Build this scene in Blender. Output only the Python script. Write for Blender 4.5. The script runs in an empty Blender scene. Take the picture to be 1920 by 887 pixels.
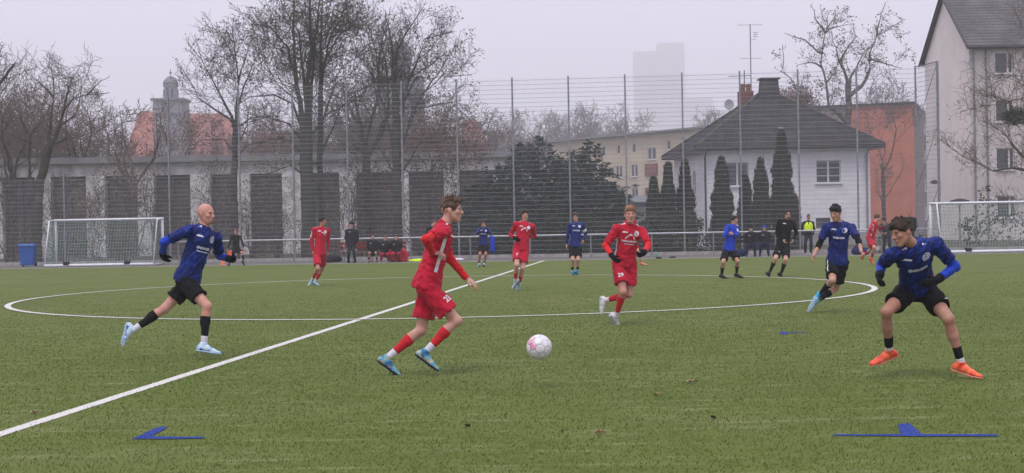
import bpy, bmesh, math, random
import numpy as np
from mathutils import Vector, Matrix
from mathutils.bvhtree import BVHTree

R = math.radians
random.seed(7)
rng = np.random.default_rng(11)
sc = bpy.context.scene
col = sc.collection

# ------------------------------------------------------------------ camera
CAMH, FPX, PITCH, ROLL = 1.443, 2680.0, 0.0080, 0.0182
IW, IH = 1920.0, 887.0
_c, _s, _cp, _sp = math.cos(ROLL), math.sin(ROLL), math.cos(PITCH), math.sin(PITCH)
cam_d = bpy.data.cameras.new('camera')
cam = bpy.data.objects.new('camera', cam_d)
col.objects.link(cam)
cam_d.sensor_width = 36.0
cam_d.lens = FPX / IW * 36.0
cam_d.clip_start = 0.1
cam_d.clip_end = 5000.0
cam.matrix_world = Matrix(((_c, _s, 0, 0), (-_s * _sp, _c * _sp, -_cp, 0), (-_s * _cp, _c * _cp, _sp, CAMH), (0, 0, 0, 1)))
sc.camera = cam

# ------------------------------------------------------------------ world, sun, exposure
SUN_EL, SUN_AZ = 64.0, 200.0
w = bpy.data.worlds.new('World'); sc.world = w; w.use_nodes = True
nt = w.node_tree; nt.nodes.clear()
sky = nt.nodes.new('ShaderNodeTexSky'); sky.sky_type = 'NISHITA'; sky.sun_disc = False
sky.sun_elevation = R(SUN_EL); sky.sun_rotation = R(SUN_AZ)
sky.dust_density = 6.0; sky.air_density = 1.5
hsv = nt.nodes.new('ShaderNodeHueSaturation'); hsv.inputs['Saturation'].default_value = 0.15
cloud = nt.nodes.new('ShaderNodeMix'); cloud.data_type = 'RGBA'          # closed fog cloud over the clear sky
cloud.inputs[0].default_value = 0.93
cloud.inputs[7].default_value = (7.5, 7.1, 9.0, 1)
bg = nt.nodes.new('ShaderNodeBackground'); bg.inputs['Strength'].default_value = 0.1
wo = nt.nodes.new('ShaderNodeOutputWorld')
nt.links.new(sky.outputs[0], hsv.inputs['Color']); nt.links.new(hsv.outputs[0], cloud.inputs[6])
nt.links.new(cloud.outputs[2], bg.inputs['Color']); nt.links.new(bg.outputs[0], wo.inputs['Surface'])
sun_d = bpy.data.lights.new('sun', 'SUN'); sun_d.energy = 1.5; sun_d.angle = R(20); sun_d.color = (1.0, 0.97, 0.93)
sun = bpy.data.objects.new('sun', sun_d); col.objects.link(sun)
_az = R(SUN_AZ); _el = R(SUN_EL)
sdir = Vector((math.sin(_az) * math.cos(_el), math.cos(_az) * math.cos(_el), math.sin(_el)))   # towards the sun
sun.rotation_euler = sdir.to_track_quat('Z', 'Y').to_euler()
sun.location = (0, 0, 60)
sc.view_settings.view_transform = 'Standard'
sc.view_settings.look = 'None'
sc.view_settings.exposure = 0.45
sc.view_settings.gamma = 1.0
sc.cycles.volume_bounces = 2
sc.cycles.max_bounces = 8
sc.cycles.diffuse_bounces = 3
sc.cycles.transparent_max_bounces = 16

# ------------------------------------------------------------------ pixel of the photograph -> place in the world
def ray(px, py):
    x = (px - IW / 2) / FPX; y = (py - IH / 2) / FPX
    X = _c * x - _s * y; Y = _s * x + _c * y
    return Vector((X, _cp - Y * _sp, -(_sp + Y * _cp)))
def P(px, py, d):
    r = ray(px, py); return Vector((0, 0, CAMH)) + r * (d / r.y)
def G(px, py):
    r = ray(px, py); return Vector((0, 0, CAMH)) + r * (CAMH / -r.z)
def project(v):
    d = v - Vector((0, 0, CAMH))
    X = _c * d.x - _s * _sp * d.y - _s * _cp * d.z
    dn = -_s * d.x - _c * _sp * d.y - _c * _cp * d.z
    F = _cp * d.y - _sp * d.z
    return IW / 2 + FPX * X / F, IH / 2 + FPX * dn / F

# field frame: centre spot, direction along the halfway line (FU) and along the touchline (FN)
YAW = 0.1062
FC = Vector((-1.4553, 31.5366, 0)); FD = 25.46
FU = Vector((math.sin(YAW), math.cos(YAW), 0)); FN = Vector((math.cos(YAW), -math.sin(YAW), 0))
def F(a, b, z=0.0):
    v = FC + FN * a + FU * b; v.z = z; return v
def fcoord(v):
    d = v - FC; return d.dot(FN), d.dot(FU)

# ------------------------------------------------------------------ objects
def put(name, me, parent=None, mat=None, loc=None):
    o = bpy.data.objects.new(name, me); col.objects.link(o)
    if mat is not None:
        for m in (mat if isinstance(mat, (list, tuple)) else [mat]): me.materials.append(m)
    if parent is not None: o.parent = parent
    if loc is not None: o.location = loc
    return o
def empty(name, loc=(0, 0, 0), rz=0.0):
    o = bpy.data.objects.new(name, None); col.objects.link(o)
    o.location = loc; o.rotation_euler = (0, 0, rz); o.empty_display_size = 0.2
    return o
def tag(o, label=None, cat=None, group=None, kind=None):
    if label: o['label'] = label
    if cat: o['category'] = cat
    if group: o['group'] = group
    if kind: o['kind'] = kind
    return o
def fast_mesh(name, V, Q=None, T=None, smooth=False):
    """V (n,3); Q (m,4) quads; T (k,3) triangles"""
    me = bpy.data.meshes.new(name)
    V = np.asarray(V, np.float32).reshape(-1, 3)
    nq = 0 if Q is None else len(Q); ntr = 0 if T is None else len(T)
    me.vertices.add(len(V)); me.vertices.foreach_set('co', V.ravel())
    loops = []
    if nq: loops.append(np.asarray(Q, np.int32).ravel())
    if ntr: loops.append(np.asarray(T, np.int32).ravel())
    li = np.concatenate(loops) if loops else np.zeros(0, np.int32)
    me.loops.add(len(li)); me.loops.foreach_set('vertex_index', li)
    me.polygons.add(nq + ntr)
    st = np.concatenate([np.arange(nq) * 4, nq * 4 + np.arange(ntr) * 3]).astype(np.int32)
    me.polygons.foreach_set('loop_start', st)
    if smooth: me.polygons.foreach_set('use_smooth', np.ones(nq + ntr, bool))
    me.update(calc_edges=True)
    return me

class MB:
    """collects boxes, bars, prisms and tubes into one mesh"""
    def __init__(s): s.v = []; s.f = []; s.m = []; s.mi = 0
    def add(s, vs, fs):
        b = len(s.v); s.v += [tuple(v) for v in vs]; s.f += [tuple(b + i for i in f) for f in fs]; s.m += [s.mi] * len(fs)
    def box(s, c, size, rz=0.0, M=None):
        hx, hy, hz = size[0] / 2, size[1] / 2, size[2] / 2
        cs, sn = math.cos(rz), math.sin(rz); vs = []
        for x, y, z in ((-hx, -hy, -hz), (hx, -hy, -hz), (hx, hy, -hz), (-hx, hy, -hz), (-hx, -hy, hz), (hx, -hy, hz), (hx, hy, hz), (-hx, hy, hz)):
            v = Vector((x * cs - y * sn + c[0], x * sn + y * cs + c[1], z + c[2]))
            vs.append(M @ v if M else v)
        s.add(vs, ((0, 3, 2, 1), (4, 5, 6, 7), (0, 1, 5, 4), (1, 2, 6, 5), (2, 3, 7, 6), (3, 0, 4, 7)))
    def tube(s, pts, rad, n=8, cap=True):
        pts = [Vector(p) for p in pts]; rad = rad if isinstance(rad, (list, tuple)) else [rad] * len(pts)
        vs = []; fs = []
        for i, p in enumerate(pts):
            t = (pts[min(i + 1, len(pts) - 1)] - pts[max(i - 1, 0)]).normalized()
            a = Vector((0, 0, 1)) if abs(t.z) < 0.9 else Vector((1, 0, 0))
            x = t.cross(a).normalized(); y = t.cross(x)
            for k in range(n):
                an = 2 * math.pi * k / n
                vs.append(p + (x * math.cos(an) + y * math.sin(an)) * rad[i])
        for i in range(len(pts) - 1):
            for k in range(n):
                fs.append((i * n + k, i * n + (k + 1) % n, (i + 1) * n + (k + 1) % n, (i + 1) * n + k))
        if cap:
            fs.append(tuple(range(n))[::-1]); fs.append(tuple((len(pts) - 1) * n + k for k in range(n)))
        s.add(vs, fs)
    def lathe(s, c, prof, n=16):
        vs = []; fs = []
        for r, z in prof:
            for k in range(n):
                an = 2 * math.pi * k / n; vs.append((c[0] + r * math.cos(an), c[1] + r * math.sin(an), c[2] + z))
        for i in range(len(prof) - 1):
            for k in range(n): fs.append((i * n + k, i * n + (k + 1) % n, (i + 1) * n + (k + 1) % n, (i + 1) * n + k))
        fs.append(tuple(range(n))[::-1]); fs.append(tuple((len(prof) - 1) * n + k for k in range(n)))
        s.add(vs, fs)
    def poly(s, vs): s.add(vs, (tuple(range(len(vs))),))
    def mesh(s, name):
        me = bpy.data.meshes.new(name); me.from_pydata(s.v, [], s.f); me.update(); return me
    def build(s, name, mat, parent=None, smooth=False, loc=None, bevel=0):
        me = s.mesh(name)
        o = put(name, me, parent, mat, loc)
        if any(s.m): me.polygons.foreach_set('material_index', s.m)
        if smooth: me.polygons.foreach_set('use_smooth', [True] * len(me.polygons))
        if bevel:
            b = o.modifiers.new('bevel', 'BEVEL'); b.width = bevel; b.segments = 2; b.limit_method = 'ANGLE'
        return o

# ------------------------------------------------------------------ materials
def mat(name, c1, c2=None, rough=0.8, scale=8.0, detail=4.0, bump=0.0, bscale=None, metal=0.0, spec=0.3, stretch=None, ramp=(0.35, 0.65), c3=None, sheen=0.0, trans=0.0):
    m = bpy.data.materials.new(name); m.use_nodes = True
    n = m.node_tree.nodes; l = m.node_tree.links
    b = n['Principled BSDF']
    b.inputs['Roughness'].default_value = rough; b.inputs['Metallic'].default_value = metal
    b.inputs['Specular IOR Level'].default_value = spec
    if sheen: b.inputs['Sheen Weight'].default_value = sheen
    if trans: b.inputs['Transmission Weight'].default_value = trans
    if c2 is None:
        b.inputs['Base Color'].default_value = (*c1, 1)
    tc = n.new('ShaderNodeTexCoord'); mp = n.new('ShaderNodeMapping'); l.new(tc.outputs['Object'], mp.inputs[0])
    if stretch: mp.inputs['Scale'].default_value = stretch
    if c2 is not None:
        tx = n.new('ShaderNodeTexNoise'); tx.inputs['Scale'].default_value = scale; tx.inputs['Detail'].default_value = detail; tx.inputs['Roughness'].default_value = 0.62
        l.new(mp.outputs[0], tx.inputs['Vector'])
        rp = n.new('ShaderNodeValToRGB'); e = rp.color_ramp.elements
        e[0].position = ramp[0]; e[0].color = (*c1, 1); e[1].position = ramp[1]; e[1].color = (*c2, 1)
        if c3 is not None:
            e2 = rp.color_ramp.elements.new((ramp[0] + ramp[1]) / 2); e2.color = (*c3, 1)
        l.new(tx.outputs['Fac'], rp.inputs[0]); l.new(rp.outputs[0], b.inputs['Base Color'])
    if bump:
        tb = n.new('ShaderNodeTexNoise'); tb.inputs['Scale'].default_value = bscale or scale * 3; tb.inputs['Detail'].default_value = 3
        l.new(mp.outputs[0], tb.inputs['Vector'])
        bp = n.new('ShaderNodeBump'); bp.inputs['Strength'].default_value = min(1.0, bump); bp.inputs['Distance'].default_value = 0.02
        l.new(tb.outputs['Fac'], bp.inputs['Height']); l.new(bp.outputs[0], b.inputs['Normal'])
    return m
M = {}
M['galv'] = mat('galvanised steel', (0.16, 0.17, 0.19), (0.26, 0.27, 0.29), rough=0.55, scale=6, metal=0.3)
M['wire'] = mat('grey wire', (0.29, 0.30, 0.33), rough=0.6, metal=0.1)
M['rail'] = mat('rail steel', (0.36, 0.36, 0.38), (0.48, 0.48, 0.50), rough=0.45, scale=5, metal=0.4)
M['white_paint'] = mat('white powder coat', (0.62, 0.64, 0.65), (0.74, 0.75, 0.76), rough=0.45, scale=5)
M['glass'] = mat('window glass', (0.025, 0.03, 0.035), rough=0.12, spec=0.7)
M['glass_dusty'] = mat('dusty hall glazing', (0.035, 0.036, 0.042), (0.075, 0.072, 0.075), rough=0.3, scale=0.6, spec=0.5)
M['frame_white'] = mat('white window frame', (0.6, 0.6, 0.6), rough=0.5)
# ------------------------------------------------------------------ ground
def turf_material():
    m = bpy.data.materials.new('artificial turf'); m.use_nodes = True
    n = m.node_tree.nodes; l = m.node_tree.links; b = n['Principled BSDF']
    b.inputs['Roughness'].default_value = 0.85; b.inputs['Specular IOR Level'].default_value = 0.12
    geo = n.new('ShaderNodeNewGeometry')
    def noise(scale, detail, sx=1.0, sy=1.0, rough=0.6):
        mp = n.new('ShaderNodeMapping'); mp.inputs['Scale'].default_value = (sx, sy, 1); mp.inputs['Rotation'].default_value = (0, 0, YAW)
        l.new(geo.outputs['Position'], mp.inputs[0])
        t = n.new('ShaderNodeTexNoise'); t.inputs['Scale'].default_value = scale; t.inputs['Detail'].default_value = detail; t.inputs['Roughness'].default_value = rough
        l.new(mp.outputs[0], t.inputs['Vector']); return t
    def mixc(fac, a, bcol, f0=0.0, f1=1.0):
        mr = n.new('ShaderNodeMapRange'); mr.inputs[1].default_value = f0; mr.inputs[2].default_value = f1
        l.new(fac, mr.inputs[0])
        mx = n.new('ShaderNodeMix'); mx.data_type = 'RGBA'; l.new(mr.outputs[0], mx.inputs[0])
        for k, v in ((6, a), (7, bcol)):
            if isinstance(v, tuple): mx.inputs[k].default_value = (*v, 1)
            else: l.new(v, mx.inputs[k])
        return mx.outputs[2]
    big = noise(0.35, 5); mid = noise(3.0, 5, 0.6, 1.0); fine = noise(45.0, 4, 0.55, 1.0, 0.75); streak = noise(5.0, 5, 0.22, 1.0, 0.7); dark = noise(11, 4, 0.6, 1.0, 0.7)
    c = mixc(big.outputs['Fac'], (0.0902, 0.1241, 0.0233), (0.1192, 0.1521, 0.033), 0.3, 0.7)
    c = mixc(mid.outputs['Fac'], (0.0794, 0.112, 0.019), c, 0.25, 0.55)
    c = mixc(fine.outputs['Fac'], (0.0693, 0.0939, 0.0183), c, 0.22, 0.5)
    lane = noise(0.9, 3, 0.25, 1.0, 0.5)
    c = mixc(lane.outputs['Fac'], c, (0.118, 0.1432, 0.0408), 0.52, 0.75)
    c = mixc(streak.outputs['Fac'], c, (0.2162, 0.2394, 0.1062), 0.54, 0.76)
    c = mixc(dark.outputs['Fac'], c, (0.0615, 0.0779, 0.0211), 0.66, 0.84)
    l.new(c, b.inputs['Base Color'])
    bp = n.new('ShaderNodeBump'); bp.inputs['Strength'].default_value = 0.25; bp.inputs['Distance'].default_value = 0.01
    l.new(fine.outputs['Fac'], bp.inputs['Height']); l.new(bp.outputs[0], b.inputs['Normal'])
    return m
M['turf'] = turf_material()
M['earth'] = mat('ground beyond', (0.045, 0.05, 0.028), (0.09, 0.085, 0.06), rough=0.95, scale=0.8, detail=6, bump=0.5)
M['path'] = mat('concrete paving path', (0.10, 0.095, 0.088), (0.17, 0.16, 0.15), rough=0.9, scale=1.6, detail=8, bump=0.3, bscale=30)
M['kerb'] = mat('kerb concrete', (0.24, 0.23, 0.22), (0.36, 0.35, 0.33), rough=0.9, scale=4)
M['line'] = mat('white line turf', (0.46, 0.45, 0.42), (0.62, 0.61, 0.57), rough=0.9, scale=40, bump=0.3, ramp=(0.25, 0.5))
M['blueline'] = mat('blue line turf', (0.007, 0.018, 0.14), (0.02, 0.05, 0.27), rough=0.9, scale=45, bump=0.3, ramp=(0.3, 0.55))

me = fast_mesh('ground', [(-1600, -60, -0.02), (1600, -60, -0.02), (1600, 2600, -0.02), (-1600, 2600, -0.02)], Q=[(0, 1, 2, 3)])
tag(put('ground', me, mat=M['earth']), kind='structure')
def sheet(name, corners, z, m):
    me = fast_mesh(name, [(*c.xy, z) for c in corners], Q=[(0, 1, 2, 3)])
    return tag(put(name, me, mat=m), kind='structure')
PATH0, FENCE_U = FD + 0.45, None
sheet('pitch', [F(-70, -60), F(70, -60), F(70, PATH0), F(-70, PATH0)], 0.0, M['turf'])
FENCE_U = fcoord(G(1000, 481.7))[1]
sheet('path', [F(-70, PATH0 + 0.0), F(70, PATH0), F(70, FENCE_U + 0.6), F(-70, FENCE_U + 0.6)], -0.012, M['path'])
mb = MB(); mb.box((0, 0, 0.0), (140, 0.08, 0.16)); o = mb.build('kerb', M['kerb'], loc=F(0, FENCE_U - 0.35, 0.055)); o.rotation_euler.z = -YAW
tag(o, kind='structure')
mb = MB(); mb.box((0, 0, 0.0), (140, 0.10, 0.05)); o = mb.build('pitch_edging', M['kerb'], loc=F(0, PATH0 + 0.05, -0.005)); o.rotation_euler.z = -YAW
tag(o, kind='structure')

# field markings
def strip(name, a, b, wd, m, z=0.004, par=None):
    a = Vector(a); b = Vector(b); t = (b - a).normalized(); s = Vector((-t.y, t.x, 0)) * wd / 2
    n = max(2, int((b - a).length / 0.25)); V = []
    for i in range(n + 1):
        p = a.lerp(b, i / n)
        j1 = random.uniform(-0.006, 0.006); j2 = random.uniform(-0.006, 0.006)
        V += [(*(p - s * (1 + j1 * 8)).xy, z), (*(p + s * (1 + j2 * 8)).xy, z)]
    Q = [(2 * i, 2 * i + 1, 2 * i + 3, 2 * i + 2)[::-1] for i in range(n)]
    o = put(name, fast_mesh(name, V, Q=Q), mat=m)
    return tag(o, kind='structure')
strip('halfway_line', F(0, -45), F(0, FD - 0.05), 0.12, M['line'])
strip('touchline', F(-68, FD), F(68, FD), 0.10, M['line'], 0.008)
V = []; n = 220
for i in range(n):
    a = 2 * math.pi * i / n
    for r in (9.09, 9.21): V.append((*(F(r * math.cos(a), r * math.sin(a))).xy, 0.012))
tag(put('centre_circle', fast_mesh('centre_circle', V, Q=[(2 * i, 2 * i + 1, (2 * i + 3) % (2 * n), (2 * i + 2) % (2 * n)) for i in range(n)]), mat=M['line']), kind='structure')
def ground_poly(name, pts, m, z):
    V = [(*G(*p).xy, z) for p in pts]
    bm = bmesh.new(); vs = [bm.verts.new(v) for v in V]; bm.faces.new(vs); bmesh.ops.triangulate(bm, faces=bm.faces[:])
    me = bpy.data.meshes.new(name); bm.to_mesh(me); bm.free()
    return tag(put(name, me, mat=m), kind='structure')
BLUE_MARKS = [[(246, 824), (262, 818), (290, 804), (308, 801), (313, 803), (284, 819), (330, 820.6), (382, 820.4), (383, 823), (300, 824.5)],
    [(1562, 815.5), (1640, 816), (1690, 815.5), (1683, 797), (1704, 795), (1724, 811), (1728, 815.5), (1870, 816), (1872, 819), (1716, 819.5), (1640, 818.5), (1565, 818)],
    [(1461, 622.8), (1473, 622.4), (1479, 625.5), (1474, 628), (1465, 627)], [(1479, 623.7), (1512, 623.8), (1512, 624.5), (1479, 625)]]
for k_, pl_ in enumerate(BLUE_MARKS): ground_poly('blue_marking', pl_, M['blueline'], 0.006 + .001 * (k_ == 3))

def blade_material():
    m = bpy.data.materials.new('turf fibre'); m.use_nodes = True
    n = m.node_tree.nodes; l = m.node_tree.links; b = n['Principled BSDF']; b.inputs['Roughness'].default_value = 0.7; b.inputs['Specular IOR Level'].default_value = 0.12
    g = n.new('ShaderNodeNewGeometry'); rp = n.new('ShaderNodeValToRGB'); e = rp.color_ramp.elements
    e[0].position = 0.0; e[0].color = (0.0882, 0.1221, 0.0243, 1); e[1].position = 1.0; e[1].color = (0.1966, 0.2390, 0.0716, 1)
    e2 = e.new(0.55); e2.color = (0.1188, 0.1573, 0.0334, 1); e3 = e.new(0.93); e3.color = (0.1390, 0.1767, 0.0407, 1)
    l.new(g.outputs['Random Per Island'], rp.inputs[0]); l.new(rp.outputs[0], b.inputs['Base Color'])
    tr = n.new('ShaderNodeBsdfTranslucent'); l.new(rp.outputs[0], tr.inputs['Color']); mx = n.new('ShaderNodeMixShader'); mx.inputs[0].default_value = .5
    l.new(b.outputs[0], mx.inputs[1]); l.new(tr.outputs[0], mx.inputs[2]); l.new(mx.outputs[0], n['Material Output'].inputs['Surface'])
    return m
M['turf_blade'] = blade_material()
# turf fibres: short real blades near the camera, thinning with distance
def turf_blades():
    N = 200000
    d = 5.5 + 42.0 * (1 - np.sqrt(1 - rng.random(N) ** 0.9 * 0.9999))
    ang = (rng.random(N) - 0.5) * 0.80
    x = d * np.tan(ang); y = d
    fx = (x - FC.x) * FN.x + (y - FC.y) * FN.y; fy = (x - FC.x) * FU.x + (y - FC.y) * FU.y
    jit = rng.normal(0, 0.006, N)
    white = (np.abs(np.abs(fx)) < 0.060 + jit) | (np.abs(np.hypot(fx, fy) - 9.15) < 0.060 + jit)
    def inside(poly):
        c4 = [G(*p) for p in poly]; res = np.zeros(N, bool); xx = x + rng.normal(0, .010, N); yy = y + rng.normal(0, .018, N)
        for k in range(len(c4)):
            a_, b_ = c4[k], c4[(k + 1) % len(c4)]; cond = ((a_.y > yy) != (b_.y > yy)); xi = (b_.x - a_.x) * (yy - a_.y) / (b_.y - a_.y + 1e-12) + a_.x; res ^= cond & (xx < xi)
        return res
    blue = np.zeros(N, bool)
    for pl_ in BLUE_MARKS: blue |= inside(pl_)
    kind = np.where(white, 1, 0); kind[blue] = 2
    h = (0.008 + 0.011 * rng.random(N)) * np.clip((48 - d) / 30, 0.15, 1); wd = 0.0019 + 0.00024 * d; a = rng.random(N) * 6.283
    le = (rng.random(N)) * 1.6; la = rng.normal(0.4, 1.3, N)
    b0 = np.stack([x - np.cos(a) * wd, y - np.sin(a) * wd, np.full(N, -0.001)], 1)
    b1 = np.stack([x + np.cos(a) * wd, y + np.sin(a) * wd, np.full(N, -0.001)], 1)
    tp = np.stack([x + np.cos(la) * h * le, y + np.sin(la) * h * le, h], 1)
    V = np.stack([b0, b1, tp], 1).reshape(-1, 3)
    T = np.arange(N * 3).reshape(-1, 3)
    me = fast_mesh('turf_fibres', V, T=T)
    for mm in (M['turf_blade'], M['line'], M['blueline']): me.materials.append(mm)
    me.polygons.foreach_set('material_index', kind.astype(np.int32))
    tag(put('turf_fibres', me), 'short green plastic turf fibres of the near half of the pitch', 'grass', kind='stuff')
turf_blades()

# fallen leaves lying on the turf (each one its own thing)
M['leaf_tan'] = mat('fallen leaf', (0.30, 0.20, 0.10), (0.42, 0.32, 0.18), rough=0.8, scale=60)
M['leaf_dark'] = mat('dark fallen leaf', (0.03, 0.025, 0.015), (0.06, 0.045, 0.03), rough=0.8, scale=60)
for px, py, s, m, lb in ((1298, 719, 0.05, 'leaf_tan', 'pale curled leaf on the turf below the right end of the ball path'), (1230, 743, 0.045, 'leaf_tan', 'small tan leaf on the turf between the ball and the blue marking'),
                     (1126, 815, 0.035, 'leaf_tan', 'tan leaf lying lowest on the turf left of the long blue marking'), (1337, 787, 0.025, 'leaf_dark', 'dark leaf above and left of the long blue marking'),
                     (1054, 814, 0.018, 'leaf_dark', 'brown leaf flat on the turf under the ball near the bottom edge'), (877, 803, 0.02, 'leaf_dark', 'dark speck of leaf at bottom centre of the turf'),
                     (66, 777, 0.04, 'leaf_tan', 'pale leaf beside the halfway line at lower left')):
    g = G(px, py); mb = MB(); pts = []
    N = 9; rz = random.uniform(0, 6)
    top = []
    for i in range(N):
        a = 2 * math.pi * i / N; r = s * (0.7 + 0.5 * math.cos(2 * a)) * random.uniform(0.8, 1.15)
        top.append((r * math.cos(a + rz), r * math.sin(a + rz), 0.012 + 0.02 * abs(math.sin(2 * a)) + random.uniform(0, 0.006)))
    mb.add([(0, 0, 0.012)] + top, [(0, i + 1, (i + 1) % N + 1) for i in range(N)])
    mb.add([(0, 0, 0.009)] + [(a, b, c - 0.003) for a, b, c in top], [(0, (i + 1) % N + 1, i + 1) for i in range(N)])
    tag(mb.build('fallen_leaf', M[m], loc=(g.x, g.y, 0.0)), lb, 'leaf')

# ------------------------------------------------------------------ ball stop fence
def fence():
    root = empty('ball_fence', F(0, FENCE_U)); root.rotation_euler.z = -YAW
    tag(root, 'tall grey wire mesh ball fence running behind the rail across the whole pitch side', 'fence')
    # distances along the fence from pixel columns
    def along(px):
        lo, hi = -60, 60
        for _ in range(50):
            m_ = (lo + hi) / 2
            if project(F(m_, FENCE_U, 1.4))[0] < px: lo = m_
            else: hi = m_
        return lo
    a0 = along(1720); a_left = along(320)
    cols = [a0 - 2.52 * i for i in range(0, 17)]
    cols = [c for c in cols if c > a_left - 1.2]
    cols[-1] = a_left
    hi = 8.05
    pm = MB(); pm.box((0, 0, hi / 2), (0.07, 0.09, hi)); pmesh = pm.mesh('post'); pmesh.materials.append(M['galv'])
    pl = MB(); pl.box((0, 0, 2.1), (0.06, 0.08, 4.2)); plmesh = pl.mesh('post_low'); plmesh.materials.append(M['galv'])
    def panel(wd, h0, h1, nm):
        m = MB(); zs = np.arange(h0, h1, 0.2)
        for z in zs:
            for dy in (-0.010, 0.010):
                r = 0.0055; m.box((wd / 2, dy, z), (wd - 0.02, 2 * r, 2 * r))
        xs = np.arange(0.05, wd, 0.05) if wd > 0.4 else []
        for x in xs: m.box((x, 0, (h0 + h1) / 2), (0.003, 0.003, h1 - h0))
        me = m.mesh(nm); me.materials.append(M['wire']); return me
    full = panel(2.52, 0.12, 8.0, 'mesh_panel'); low = panel(2.52, 0.12, 4.0, 'mesh_panel_low')
    for c in cols: put('post', pmesh, root, loc=(c, -0.06, 0))
    for i in range(len(cols) - 1):
        wd = cols[i] - cols[i + 1]
        put('mesh_panel', full if abs(wd - 2.52) < 0.05 else panel(wd, 0.12, 8.0, 'mesh_panel_part'), root, loc=(cols[i + 1], 0, 0))
    # lower run at the left
    x = a_left; k = 0
    while x > -40:
        nx = x - 2.52; o = put('mesh_panel', low, root, loc=(nx, 0.0, 0)); 
        if k % 2 == 1: put('post', plmesh, root, loc=(nx, -0.06, 0))
        x = nx; k += 1
    # short return towards the pitch at the right end
    ret = empty('fence_return', F(a0 + 0.08, FENCE_U)); 
    e = F(a0 + 0.62, FENCE_U - 1.75); dvec = e - F(a0 + 0.08, FENCE_U)
    ret.rotation_euler.z = math.atan2(dvec.y, dvec.x)
    tag(ret, 'narrow end section of tall mesh fence turned towards the pitch beside the beige building', 'fence')
    L = dvec.length
    put('mesh_panel', panel(L, 0.12, 8.0, 'mesh_panel_return'), ret); put('post', pmesh, ret, loc=(L, 0, 0)); 
    m = MB(); m.box((L / 2, 0, 8.02), (L, 0.04, 0.04)); m.build('top_rail', M['galv'], ret)
    for k in range(3):
        m = MB(); m.tube([(0, 0, 0.3 + k * 2.6), (L, 0, 2.8 + k * 2.6)], 0.014, 5); m.build('brace', M['galv'], ret)
fence()

# ------------------------------------------------------------------ hand rail
def rail():
    U = FD + 4.5
    root = empty('barrier_rail', F(0, U)); root.rotation_euler.z = -YAW
    tag(root, 'waist high tubular steel barrier rail along the pitch in front of the tall fence', 'railing')
    def along(px):
        lo, hi = -60, 60
        for _ in range(50):
            m_ = (lo + hi) / 2
            if project(F(m_, U, 1.0))[0] < px: lo = m_
            else: hi = m_
        return lo
    x0, x1 = along(309), along(1757); h = 0.98
    m = MB(); m.tube([(x0 + (x1 - x0) * i / 12, 0, h) for i in range(13)], 0.032, 10); m.build('top_rail', M['rail'], root, smooth=True)
    pm = MB(); pm.tube([(0, 0, 0), (0, 0, h - 0.03)], 0.03, 8); pme = pm.mesh('post'); pme.materials.append(M['galv'])
    base = along(994)
    x = base
    step = 2.6
    k = int((x0 - base) / step) 
    while base + k * step < x1:
        put('post', pme, root, loc=(base + k * step, 0, 0)); k += 1
rail()

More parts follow.
